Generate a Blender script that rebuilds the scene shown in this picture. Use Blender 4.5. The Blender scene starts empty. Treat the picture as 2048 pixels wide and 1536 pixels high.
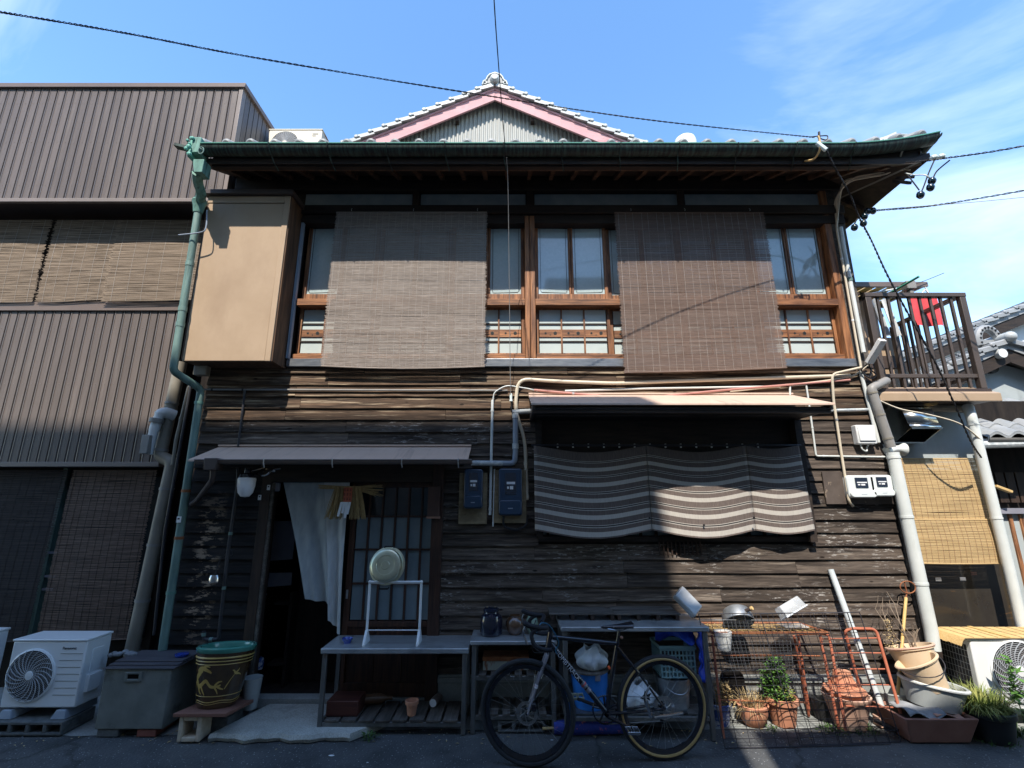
import bpy, math, random
from mathutils import Vector as V
random.seed(7)
sc = bpy.context.scene
C = sc.collection
R = math.radians
# ---------------------------------------------------------------- camera
CAM_H, CAM_D, FPX, TILT = 1.95, 5.15, 960.0, R(13.7)
ST, CT = math.sin(TILT), math.cos(TILT)
cd = bpy.data.cameras.new('camera'); cam = bpy.data.objects.new('camera', cd); C.objects.link(cam)
cam.location = (0, -CAM_D, CAM_H); cam.rotation_euler = (R(90) + TILT, 0, 0)
cd.sensor_width = 36; cd.lens = 36 * FPX / 2048; cd.clip_start = .05; cd.clip_end = 500
sc.camera = cam
# ---------------------------------------------------------------- sun and sky
SUN = V((.2, 1, -1.4)).normalized()
sd = bpy.data.lights.new('sun', 'SUN'); sun = bpy.data.objects.new('sun', sd); C.objects.link(sun)
sd.energy = 3.3; sd.angle = R(.5); sd.color = (1, .93, .84)
sun.rotation_euler = SUN.to_track_quat('-Z', 'Y').to_euler(); sun.location = (-4, -8, 20)
w = bpy.data.worlds.new('World'); sc.world = w; w.use_nodes = True
def sky_nodes():
    nt = w.node_tree; N = nt.nodes; L = nt.links; N.clear()
    out = N.new('ShaderNodeOutputWorld'); bg = N.new('ShaderNodeBackground'); bg.inputs[1].default_value = .15
    sk = N.new('ShaderNodeTexSky'); sk.sky_type = 'NISHITA'; sk.sun_disc = False
    sk.sun_elevation = math.asin(-SUN.z); sk.sun_rotation = math.atan2(-SUN.x, -SUN.y)
    sk.air_density = 1.25; sk.dust_density = .3; sk.ozone_density = 3.0
    tc = N.new('ShaderNodeTexCoord'); sp = N.new('ShaderNodeSeparateXYZ'); L.new(tc.outputs['Generated'], sp.inputs[0])
    mx = N.new('ShaderNodeMath'); mx.operation = 'MAXIMUM'; mx.inputs[1].default_value = 0; L.new(sp.outputs[2], mx.inputs[0])
    ad = N.new('ShaderNodeMath'); ad.inputs[1].default_value = .22; L.new(mx.outputs[0], ad.inputs[0])
    vd = N.new('ShaderNodeVectorMath'); vd.operation = 'DIVIDE'
    cb = N.new('ShaderNodeCombineXYZ')
    for i in range(3): L.new(ad.outputs[0], cb.inputs[i])
    L.new(tc.outputs['Generated'], vd.inputs[0]); L.new(cb.outputs[0], vd.inputs[1])
    def noise(scale, rot, strx, detail, dist, off):
        mp = N.new('ShaderNodeMapping'); mp.inputs['Rotation'].default_value = (0, 0, rot); mp.inputs['Scale'].default_value = (strx, 1, .2)
        mp.inputs['Location'].default_value = off
        L.new(vd.outputs[0], mp.inputs[0]); t = N.new('ShaderNodeTexNoise'); L.new(mp.outputs[0], t.inputs[0])
        t.inputs['Scale'].default_value = scale; t.inputs['Detail'].default_value = detail; t.inputs['Distortion'].default_value = dist
        t.inputs['Roughness'].default_value = .6
        return t
    n1 = noise(1.7, R(35), .55, 7, .9, (1.0115, 4.8504, 0)); n2 = noise(.75, R(20), .8, 3, .2, (2.1838, 5.1473, 0))
    ml = N.new('ShaderNodeMath'); ml.operation = 'MULTIPLY'; L.new(n1.outputs[0], ml.inputs[0]); L.new(n2.outputs[0], ml.inputs[1])
    rp = N.new('ShaderNodeValToRGB'); L.new(ml.outputs[0], rp.inputs[0])
    rp.color_ramp.elements[0].position = .255; rp.color_ramp.elements[1].position = .52
    rp.color_ramp.elements[1].color = (.72, .72, .72, 1)
    hs = N.new('ShaderNodeHueSaturation'); hs.inputs['Saturation'].default_value = 1.14; hs.inputs['Value'].default_value = 1.04; L.new(sk.outputs[0], hs.inputs['Color'])
    m = N.new('ShaderNodeMixRGB'); L.new(rp.outputs[0], m.inputs[0]); L.new(hs.outputs[0], m.inputs[1]); m.inputs[2].default_value = (4.9, 5.4, 6.2, 1)
    L.new(m.outputs[0], bg.inputs[0]); L.new(bg.outputs[0], out.inputs[0])
sky_nodes()
sc.view_settings.view_transform = 'Standard'; sc.view_settings.look = 'None'
sc.view_settings.exposure = 1.22; sc.view_settings.gamma = 1; sc.view_settings.use_curve_mapping = False
# ---------------------------------------------------------------- measuring: where a sight line meets an upright plane, or a level
def W(px, py, Y=0.0):
    u = (px - 1024) / FPX; v = (768 - py) / FPX; dy = CT - v * ST; dz = ST + v * CT; t = (Y + CAM_D) / dy
    return V((u * t, Y, CAM_H + dz * t))
def GZ(px, py, z=0.0):
    u = (px - 1024) / FPX; v = (768 - py) / FPX; dy = CT - v * ST; dz = ST + v * CT; t = (z - CAM_H) / dz
    return V((u * t, dy * t - CAM_D, z))
def SC(py, Y=0.0):
    v = (768 - py) / FPX; return (Y + CAM_D) / (CT - v * ST) / FPX
# ---------------------------------------------------------------- materials
MATS = {}
def M(name, c1, c2=None, scale=6, stretch=(1, 1, 1), rough=.6, metal=0, bump=0.0, rnd=0.0, c3=None, s3=1.5, st3=(1, 1, 1), t3=(.52, .62), detail=6, ramp=(.35, .65), bdist=.004, coat=0, spec=.5, alpha=1, trans=0, fine=None, hue=0, ior=1.45):
    m = bpy.data.materials.new(name); m.use_nodes = True; MATS[name] = m
    nt = m.node_tree; N = nt.nodes; L = nt.links; b = N['Principled BSDF']
    b.inputs['Roughness'].default_value = rough; b.inputs['Metallic'].default_value = metal
    b.inputs['Specular IOR Level'].default_value = spec; b.inputs['IOR'].default_value = ior
    if coat: b.inputs['Coat Weight'].default_value = coat; b.inputs['Coat Roughness'].default_value = .04
    b.inputs['Alpha'].default_value = alpha; b.inputs['Transmission Weight'].default_value = trans
    c1 = (*c1, 1)
    if c2 is None: b.inputs['Base Color'].default_value = c1; return m
    c2 = (*c2, 1)
    tc = N.new('ShaderNodeTexCoord'); oi = N.new('ShaderNodeObjectInfo')
    wm = N.new('ShaderNodeMath'); wm.operation = 'MULTIPLY'; wm.inputs[1].default_value = 37; L.new(oi.outputs['Random'], wm.inputs[0])
    def noise(s, st, det, rg=.6):
        mp = N.new('ShaderNodeMapping'); mp.inputs['Scale'].default_value = st; L.new(tc.outputs['Object'], mp.inputs[0])
        t = N.new('ShaderNodeTexNoise'); t.noise_dimensions = '4D'; L.new(mp.outputs[0], t.inputs['Vector']); L.new(wm.outputs[0], t.inputs['W'])
        t.inputs['Scale'].default_value = s; t.inputs['Detail'].default_value = det; t.inputs['Roughness'].default_value = rg
        return t.outputs[0]
    def ramp_(src, a, z):
        r = N.new('ShaderNodeMapRange'); r.inputs[1].default_value = a; r.inputs[2].default_value = z; L.new(src, r.inputs[0]); return r.outputs[0]
    def mix(f, a, bb, bt='MIX'):
        x = N.new('ShaderNodeMixRGB'); x.blend_type = bt
        for i, q in ((0, f), (1, a), (2, bb)):
            if isinstance(q, (tuple, float, int)): x.inputs[i].default_value = q
            else: L.new(q, x.inputs[i])
        return x.outputs[0]
    n1 = noise(scale, stretch, detail); col = mix(ramp_(n1, *ramp), c1, c2)
    if fine:
        fs, fst, fa, fb = fine; nf = ramp_(noise(fs, fst, 3), .3, .7); col = mix(nf, mix(1.0, col, (fa, fa, fa, 1), 'MULTIPLY'), mix(1.0, col, (fb, fb, fb, 1), 'MULTIPLY'))
    if c3: col = mix(ramp_(noise(s3, st3, 8, .68), *t3), col, (*c3, 1))
    if rnd:
        r = N.new('ShaderNodeMapRange'); L.new(oi.outputs['Random'], r.inputs[0]); r.inputs[3].default_value = 1 - rnd; r.inputs[4].default_value = 1 + rnd
        hv = N.new('ShaderNodeHueSaturation'); L.new(col, hv.inputs['Color']); L.new(r.outputs[0], hv.inputs['Value']); col = hv.outputs[0]
    L.new(col, b.inputs['Base Color'])
    if bump:
        bp = N.new('ShaderNodeBump'); bp.inputs['Strength'].default_value = bump; bp.inputs['Distance'].default_value = bdist
        L.new(n1, bp.inputs['Height']); L.new(bp.outputs[0], b.inputs['Normal'])
    return m
WX = (1, 5, 14)
M('board', (.03, .023, .019), (.125, .098, .078), 2.2, WX, .85, bump=.6, rnd=.35, c3=(.24, .20, .16), s3=3.2, st3=(.7, 3, 13), t3=(.56, .7), fine=(16, (.4, 4, 20), .5, 1.4), spec=.25)
M('board_old', (.024, .017, .013), (.145, .092, .058), 2.4, (.8, 5, 15), .85, bump=.8, rnd=.25, c3=(.36, .28, .19), s3=2.6, st3=(.5, 3, 11), t3=(.53, .66), fine=(16, (.4, 4, 22), .4, 1.45), spec=.25)
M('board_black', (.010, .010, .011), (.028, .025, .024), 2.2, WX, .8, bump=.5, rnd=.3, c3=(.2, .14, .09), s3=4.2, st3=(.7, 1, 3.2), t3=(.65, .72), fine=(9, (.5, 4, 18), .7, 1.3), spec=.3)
M('wood_dark', (.018, .011, .008), (.05, .028, .018), 3, (6, 6, 1), .7, bump=.3, rnd=.2)
M('wood_dark_x', (.014, .010, .008), (.04, .026, .018), 3, (1, 6, 8), .75, bump=.3, rnd=.2)
M('wood_red', (.08, .03, .013), (.36, .155, .062), 3, (1, 6, 12), .55, bump=.35, rnd=.2, c3=(.42, .22, .10), s3=3, st3=(.6, 4, 9), t3=(.58, .7), fine=(8, (.6, 6, 20), .6, 1.3))
M('wood_red_v', (.08, .03, .013), (.36, .155, .062), 3, (12, 6, 1), .55, bump=.35, rnd=.2, c3=(.42, .22, .10), s3=3, st3=(9, 4, .6), t3=(.58, .7), fine=(8, (20, 6, .6), .6, 1.3))
M('wood_brown_v', (.028, .012, .008), (.075, .032, .018), 3, (12, 6, 1), .55, bump=.3, rnd=.2, fine=(8, (20, 6, .6), .7, 1.3))
M('wood_grey', (.05, .043, .036), (.13, .112, .095), 3, (6, 1, 6), .85, bump=.5, rnd=.25, fine=(8, (14, .6, 10), .6, 1.3))
M('wood_grey_x', (.05, .043, .036), (.13, .112, .095), 3, (1, 6, 6), .85, bump=.5, rnd=.25, fine=(8, (.6, 10, 14), .6, 1.3))
M('wood_side', (.04, .022, .013), (.15, .08, .042), 2.5, (7, 7, .7), .75, bump=.5, fine=(8, (20, 20, .6), .6, 1.4))
M('panel_plaster', (.20, .235, .24), (.27, .30, .30), 5, rough=.9)
M('frosted', (.42, .51, .50), (.48, .56, .55), 40, rough=.10, bump=.04, coat=1.0)
M('frosted_low', (.44, .50, .48), (.50, .56, .53), 4, rough=.35, coat=.35)
M('line_dark', (.015, .02, .02))
M('beige_metal', (.375, .27, .175), (.41, .30, .20), 3, rough=.45, bump=.03, c3=(.32, .225, .145), s3=1.6, st3=(1.5, 1.5, .8), t3=(.5, .8))
M('brown_metal', (.15, .115, .10), (.175, .135, .115), 3, rough=.4, rnd=.06, bump=.02)
M('brown_dark', (.055, .04, .035), (.07, .052, .046), 4, rough=.45)
M('canopy_metal', (.55, .40, .31), (.60, .44, .345), 4, (3, .6, 1), rough=.5, c3=(.28, .2, .16), s3=3, st3=(4, .4, .4), t3=(.55, .8))
M('balcony_metal', (.07, .056, .048), (.09, .07, .06), 3, rough=.4)
M('clad', (.118, .096, .084), (.145, .119, .105), 1.5, (2, 2, .5), rough=.42, rnd=.07, bump=.05, c3=(.185, .155, .135), s3=3, st3=(8, 8, .4), t3=(.52, .75))
M('clad_trim', (.2, .17, .15), (.23, .19, .17), 4, rough=.4)
M('steel_sill', (.20, .22, .25), (.36, .38, .40), 6, (1, 6, 6), rough=.35, metal=.8)
M('copper', (.09, .20, .165), (.17, .34, .28), 5, (3, 3, 1), rough=.65, bump=.2, c3=(.035, .06, .05), s3=5, st3=(6, 6, .8), t3=(.52, .66))
M('copper_pipe', (.09, .16, .14), (.17, .27, .24), 5, (3, 3, .6), rough=.6, bump=.15, c3=(.05, .10, .09), s3=4, st3=(5, 5, .5), t3=(.55, .72))
M('copper_gutter', (.02, .024, .021), (.05, .10, .08), 6, (9, 1, 1.6), rough=.6, bump=.2, c3=(.012, .014, .013), s3=5, st3=(7, 1, 1), t3=(.46, .56))
M('copper_bright', (.10, .33, .255), (.16, .42, .335), 6, rough=.6)
M('pvc_grey', (.22, .21, .195), (.27, .26, .24), 4, rough=.5, c3=(.16, .15, .13), s3=3, t3=(.55, .75))
M('pvc_tan', (.2, .18, .14), (.26, .235, .19), 4, rough=.5, c3=(.12, .11, .09), s3=3, st3=(4, 4, .6), t3=(.55, .75))
M('pvc_white', (.55, .58, .55), (.64, .66, .63), 4, rough=.4, c3=(.42, .42, .38), s3=3, st3=(4, 4, .6), t3=(.58, .8))
M('pvc_cream', (.55, .48, .36), (.62, .54, .41), 4, rough=.45, c3=(.40, .33, .24), s3=4, t3=(.58, .75))
M('pvc_pink', (.42, .19, .16), (.5, .24, .2), 4, rough=.5)
M('pipe_dark', (.02, .02, .026), (.04, .038, .042), 5, rough=.5)
M('pipe_peel', (.30, .34, .36), (.62, .64, .62), 22, rough=.6, bump=.5)
M('pipe_blue', (.22, .26, .31), (.30, .34, .39), 5, rough=.5)
M('white_plastic', (.66, .67, .66), (.72, .73, .71), 3, rough=.4, c3=(.52, .50, .45), s3=2.5, st3=(2, 2, .6), t3=(.58, .8))
M('white_clean', (.74, .76, .76), (.78, .8, .8), 3, rough=.3)
M('ac_rust', (.58, .54, .44), (.66, .61, .50), 3, rough=.5, c3=(.30, .13, .06), s3=2.2, st3=(1, 1, 2), t3=(.60, .66))
M('ac_dark', (.03, .03, .032))
M('ac_grille', (.36, .38, .40), (.42, .44, .46), 3, rough=.45)
M('black', (.012, .012, .013), (.02, .02, .021), 6, rough=.5)
M('black_gloss', (.008, .008, .012), (.014, .014, .02), 6, rough=.22, coat=.5)
M('void', (.006, .006, .007), (.012, .011, .011), 2, rough=.9, spec=.1)
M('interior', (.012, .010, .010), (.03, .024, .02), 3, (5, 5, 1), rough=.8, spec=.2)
M('tile', (.21, .225, .23), (.30, .31, .31), 5, rough=.55, rnd=.15, bump=.15, c3=(.13, .14, .14), s3=7, t3=(.55, .7))
M('tile_pale', (.36, .385, .38), (.46, .48, .47), 5, rough=.5, rnd=.1, c3=(.25, .27, .27), s3=6, t3=(.58, .74))
M('pink_board', (.50, .27, .28), (.57, .33, .34), 3, (1, 1, 1), rough=.7, c3=(.40, .19, .2), s3=3, st3=(2, 2, 3), t3=(.56, .7))
M('gable_panel', (.30, .31, .29), (.37, .375, .345), 4, (10, 10, .5), rough=.6, c3=(.24, .22, .18), s3=3, st3=(8, 8, .4), t3=(.56, .7))
M('stucco', (.34, .38, .38), (.39, .43, .43), 5, rough=.9, bump=.1, c3=(.27, .3, .3), s3=2, st3=(2, 2, .5), t3=(.55, .75))
M('plaster_white', (.60, .62, .60), (.66, .68, .66), 4, rough=.9, c3=(.5, .5, .47), s3=2, t3=(.55, .75))
M('slat', (.155, .122, .10), (.31, .26, .22), 14, (.35, 1, 34), rough=.8, c3=(.54, .47, .41), s3=11, st3=(.7, 1, 40), t3=(.52, .66), detail=4)
M('slat_dark', (.10, .066, .05), (.20, .138, .108), 14, (.35, 1, 34), rough=.8, c3=(.31, .235, .19), s3=11, st3=(.7, 1, 40), t3=(.54, .68), detail=4)
M('slat_brown', (.16, .12, .085), (.34, .26, .19), 12, (.3, 1, 34), rough=.85, c3=(.34, .28, .21), s3=8, st3=(.3, 1, 30), t3=(.52, .68), detail=4)
M('slat_black', (.022, .02, .022), (.075, .062, .058), 12, (.3, 1, 34), rough=.85, detail=4)
M('slat_reed', (.38, .25, .11), (.59, .43, .22), 12, (.3, 1, 34), rough=.8, c3=(.66, .48, .22), s3=8, st3=(.3, 1, 30), t3=(.55, .7), detail=4)
M('cord', (.38, .34, .30)); M('cord_dark', (.03, .025, .02))
M('noren_dark', (.085, .066, .058), (.15, .118, .102), 22, (16, 1, .8), rough=.9, detail=3)
M('noren_light', (.37, .34, .30), (.46, .43, .38), 22, (16, 1, .8), rough=.9, detail=3)
M('noren_line', (.02, .018, .018))
M('curtain_pale', (.46, .48, .48), (.58, .60, .59), 6, (3, 1, 1), rough=.9, c3=(.28, .30, .31), s3=2.2, st3=(1, 1, .7), t3=(.6, .7))
M('curtain', (.30, .33, .34), (.40, .43, .43), 6, (3, 1, 1), rough=.9, c3=(.16, .18, .19), s3=2.2, st3=(1, 1, .7), t3=(.6, .7))
M('steel', (.40, .42, .43), (.54, .56, .57), 9, (1, 8, 8), rough=.36, metal=.6, c3=(.2, .21, .22), s3=3, t3=(.5, .75))
M('steel_leg', (.16, .16, .155), (.25, .25, .24), 5, (4, 4, 1), rough=.45, metal=.7, c3=(.16, .085, .045), s3=4, st3=(2, 2, 1), t3=(.6, .7))
M('steel_hood', (.55, .55, .52), (.66, .66, .62), 5, (6, 1, 1), rough=.22, metal=1)
M('tin_dull', (.40, .41, .41), (.52, .53, .52), 9, rough=.4, metal=.35, c3=(.33, .33, .32), s3=3, t3=(.5, .7))
M('galv', (.28, .30, .31), (.42, .44, .45), 14, rough=.4, metal=.75)
M('pole_white', (.55, .60, .60), (.68, .72, .72), 4, rough=.35, metal=.2)
M('brass', (.56, .56, .40), (.68, .68, .52), 9, rough=.3, metal=.9, c3=(.38, .33, .18), s3=5, t3=(.6, .75))
M('globe', (.86, .85, .86), None, rough=.25)
M('straw', (.30, .20, .085), (.46, .33, .15), 20, (3, 3, 1), rough=.9)
M('red_paper', (.42, .10, .05), (.5, .13, .07), 5, rough=.8); M('paper', (.68, .70, .72), (.76, .77, .78), 5, rough=.85)
M('paper_dim', (.20, .20, .24), (.25, .25, .29), 6, rough=.85)
M('plaque', (.055, .028, .022), (.085, .045, .035), 5, rough=.6); M('label_tan', (.3, .16, .11))
M('door_glass', (.15, .20, .22), (.19, .24, .26), 4, rough=.25, coat=.5); M('door_glass_dark', (.02, .025, .03), (.035, .04, .045), 4, rough=.1, coat=.6)
M('concrete', (.21, .225, .215), (.30, .31, .295), 5, rough=.95, bump=.5, c3=(.14, .15, .145), s3=2.2, t3=(.55, .72), fine=(120, (1, 1, 1), .75, 1.2))
M('slab_stone', (.33, .33, .29), (.46, .455, .41), 4, rough=.95, bump=.7, c3=(.20, .205, .19), s3=3, t3=(.56, .72), fine=(90, (1, 1, 1), .7, 1.25))
M('block', (.085, .09, .09), (.14, .145, .14), 25, rough=.95, bump=.6, c3=(.04, .05, .04), s3=3, t3=(.55, .7))
M('block_pale', (.46, .38, .28), (.58, .49, .37), 22, rough=.95, bump=.8, c3=(.34, .28, .2), s3=5, t3=(.6, .75))
M('box_grey', (.14, .15, .135), (.20, .21, .19), 5, rough=.75, bump=.3, c3=(.075, .08, .07), s3=3.5, t3=(.54, .66))
M('lid_dark', (.06, .058, .065), (.09, .085, .095), 5, (1, 6, 1), rough=.6)
M('glaze_brown', (.045, .026, .014), (.085, .05, .024), 5, rough=.2, coat=.8); M('glaze_green', (.05, .22, .17), (.09, .31, .24), 6, rough=.2, coat=.8)
M('glaze_gold', (.42, .27, .07), (.52, .36, .11), 9, rough=.4); M('terracotta_dark', (.19, .085, .06), (.25, .115, .08), 6, rough=.85)
M('terracotta', (.46, .19, .105), (.56, .26, .155), 6, rough=.85, bump=.15, c3=(.62, .42, .31), s3=4, t3=(.56, .72))
M('terracotta_pale', (.52, .31, .22), (.60, .39, .29), 5, rough=.85, c3=(.66, .52, .43), s3=4, t3=(.55, .72))
M('brick_red', (.19, .06, .045), (.26, .09, .065), 9, rough=.9)
M('wood_box', (.05, .014, .011), (.10, .032, .02), 4, (1, 5, 8), rough=.5, bump=.2)
M('blue_plastic', (.025, .19, .62), (.04, .24, .70), 3, rough=.35, c3=(.02, .13, .45), s3=3, t3=(.56, .72)); M('blue_tarp', (.012, .05, .50), (.025, .11, .72), 9, rough=.5, bump=.9, bdist=.02)
M('basket', (.19, .34, .36), (.24, .40, .42), 4, rough=.5); M('bag_white', (.60, .66, .70), (.74, .78, .80), 9, rough=.35, bump=.8, bdist=.02)
M('blue_white', (.55, .58, .62), (.05, .10, .33), 13, rough=.25, coat=.6, ramp=(.47, .52)); M('blue_bowl', (.02, .05, .30), (.03, .07, .38), 6, rough=.2, coat=.8)
M('multi_cloth', (.03, .05, .26), (.05, .07, .34), 20, rough=.8, c3=(.5, .16, .2), s3=22, t3=(.58, .62)); M('rust', (.20, .065, .028), (.36, .145, .062), 12, rough=.85, bump=.3)
M('rust_tin', (.36, .38, .34), (.45, .46, .40), 8, rough=.7, c3=(.20, .07, .03), s3=6, st3=(4, 4, 1), t3=(.52, .62)); M('rust_orange', (.36, .10, .05), (.48, .16, .09), 9, rough=.75, c3=(.22, .07, .035), s3=9, t3=(.6, .72))
M('bamboo', (.5, .32, .12), (.62, .44, .2), 14, (1, 6, 6), rough=.6); M('yellow_wood', (.55, .36, .12), (.64, .45, .18), 6, (6, 6, 1), rough=.5)
M('jar_black', (.008, .010, .022), (.018, .022, .04), 6, rough=.12, coat=1); M('jar_brown', (.10, .05, .025), (.15, .08, .045), 6, rough=.2, coat=.7); M('celadon', (.24, .33, .24), (.30, .39, .29), 6, rough=.2, coat=.7)
M('clear_plastic', (.80, .84, .86), (.86, .89, .9), 6, rough=.12, alpha=.28); M('smoke_plastic', (.7, .72, .7), (.78, .8, .78), 8, rough=.3, alpha=.5)
M('tub_grey', (.32, .34, .33), (.40, .42, .40), 5, rough=.6, c3=(.24, .25, .24), s3=4, t3=(.56, .74)); M('tub_pale', (.56, .57, .53), (.63, .64, .6), 5, rough=.55); M('bucket_beige', (.56, .42, .27), (.64, .50, .34), 5, rough=.6, c3=(.48, .36, .23), s3=3, t3=(.58, .75))
M('planter_brown', (.26, .12, .085), (.33, .165, .12), 5, rough=.7); M('rag', (.16, .17, .18), (.3, .31, .32), 9, rough=.9, bump=.6, bdist=.02); M('rag_pink', (.45, .24, .17), (.52, .3, .22), 9, rough=.9); M('soil', (.025, .018, .012), (.05, .035, .025), 30, rough=1)
M('meter_blue', (.018, .042, .082), (.026, .055, .10), 4, rough=.35, coat=.3); M('meter_glass', (.02, .03, .05), None, rough=.08, coat=1)
M('meter_white', (.62, .66, .65), (.68, .72, .71), 3, rough=.35); M('plywood', (.17, .13, .075), (.28, .22, .13), 4, (1, 1, 6), rough=.85, c3=(.07, .05, .03), s3=3, t3=(.5, .68)); M('board_scuffed', (.06, .045, .036), (.10, .078, .064), 6, rough=.8, c3=(.27, .21, .15), s3=13, st3=(1, 1, .6), t3=(.6, .64))
M('red_cloth', (.62, .05, .06), (.70, .08, .09), 5, rough=.85); M('yellow_roof', (.62, .50, .12), (.7, .6, .2), 5, rough=.5); M('green_pole', (.06, .30, .20), (.09, .38, .26), 6, rough=.4)
M('insulator', (.006, .018, .024), None, rough=.2, coat=.6); M('porcelain', (.66, .74, .70), None, rough=.2, coat=.6); M('wire', (.012, .012, .014))
M('leaf', (.055, .15, .025), (.13, .27, .055), 30, rough=.6, rnd=.2); M('leaf_yellow', (.27, .30, .06), (.36, .34, .09), 30, rough=.6); M('grass', (.11, .18, .035), (.3, .29, .08), 8, rough=.7); M('dry', (.36, .27, .13), (.48, .37, .2), 10, rough=.9); M('twig', (.20, .145, .10), (.3, .24, .18), 10, rough=.9); M('weed', (.03, .075, .015), (.075, .14, .03), 20, rough=.7)
M('bike_black', (.008, .009, .014), (.012, .013, .02), 4, rough=.18, coat=1); M('bike_grey', (.20, .19, .215), (.24, .23, .255), 4, rough=.3, coat=.5); M('tyre', (.016, .018, .021), (.024, .026, .03), 40, rough=.8); M('tan_wall', (.34, .225, .085), (.42, .28, .11), 9, rough=.75); M('chrome', (.62, .63, .65), None, rough=.18, metal=1); M('rotor', (.55, .53, .50), None, rough=.3, metal=1); M('bike_tape', (.010, .010, .014), (.018, .018, .022), 60, rough=.7); M('bike_blue', (.03, .13, .22), None, rough=.3); M('deco_white', (.6, .6, .62)); M('deco_red', (.6, .06, .07)); M('reflector', (.8, .12, .04), None, rough=.2)
M('brown_glass', (.028, .024, .02), (.04, .034, .026), 3, rough=.15, coat=.7, c3=(.30, .14, .04), s3=1.6, st3=(1, 1, 5), t3=(.60, .72)); M('opposite_wall', (.24, .23, .215), (.29, .28, .26), 3, rough=.9); M('opposite_roof', (.12, .12, .125), (.17, .17, .17), 5, rough=.7)
M('hang_metal', (.5, .5, .5), None, rough=.35, metal=.8)
def wear(name, peel=False, flake=True):
    nt = MATS[name].node_tree; N = nt.nodes; L = nt.links; b = N['Principled BSDF']; src = b.inputs['Base Color'].links[0].from_socket
    tc = N.new('ShaderNodeTexCoord')
    def nz(scale, st, a, z, det=5):
        mp = N.new('ShaderNodeMapping'); mp.inputs['Scale'].default_value = st; L.new(tc.outputs['Object'], mp.inputs[0]); t = N.new('ShaderNodeTexNoise'); L.new(mp.outputs[0], t.inputs[0]); t.inputs['Scale'].default_value = scale; t.inputs['Detail'].default_value = det; t.inputs['Roughness'].default_value = .7
        r = N.new('ShaderNodeMapRange'); r.inputs[1].default_value = a; r.inputs[2].default_value = z; L.new(t.outputs[0], r.inputs[0]); return r.outputs[0]
    def mul(a, c):
        m = N.new('ShaderNodeMath'); m.operation = 'MULTIPLY'; L.new(a, m.inputs[0]); L.new(c, m.inputs[1]); return m.outputs[0]
    def mix(f, a, c):
        x = N.new('ShaderNodeMixRGB'); L.new(f, x.inputs[0]); L.new(a, x.inputs[1]); x.inputs[2].default_value = (*c, 1); return x.outputs[0]
    col = src
    if flake: col = mix(mul(nz(26, (.45, 1, 2.2), .56, .62), nz(1.1, (1, 1, 1.6), .50, .60, 2)), src, (.31, .29, .265))
    kn = N.new('ShaderNodeTexVoronoi'); mp = N.new('ShaderNodeMapping'); mp.inputs['Scale'].default_value = (1, 1, 2.6); L.new(tc.outputs['Object'], mp.inputs[0]); L.new(mp.outputs[0], kn.inputs[0]); kn.inputs['Scale'].default_value = 3.1
    r = N.new('ShaderNodeMapRange'); r.inputs[1].default_value = .10; r.inputs[2].default_value = .05; L.new(kn.outputs['Distance'], r.inputs[0]); col = mix(r.outputs[0], col, (.016, .011, .008))
    if peel:
        sp = N.new('ShaderNodeSeparateXYZ'); L.new(tc.outputs['Object'], sp.inputs[0])
        def band(o, c, w):
            d = N.new('ShaderNodeMath'); d.operation = 'SUBTRACT'; L.new(o, d.inputs[0]); d.inputs[1].default_value = c; e = N.new('ShaderNodeMath'); e.operation = 'ABSOLUTE'; L.new(d.outputs[0], e.inputs[0])
            q = N.new('ShaderNodeMapRange'); q.inputs[1].default_value = w; q.inputs[2].default_value = w * .55; L.new(e.outputs[0], q.inputs[0]); return q.outputs[0]
        col = mix(mul(mul(band(sp.outputs[0], -3.09, .16), band(sp.outputs[2], 1.30, .80)), nz(9, (.8, 1, 3.0), .53, .57)), col, (.30, .225, .16))
    L.new(col, b.inputs['Base Color'])
wear('board'); wear('board_old', False, False); wear('board_black', True, False)
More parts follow.
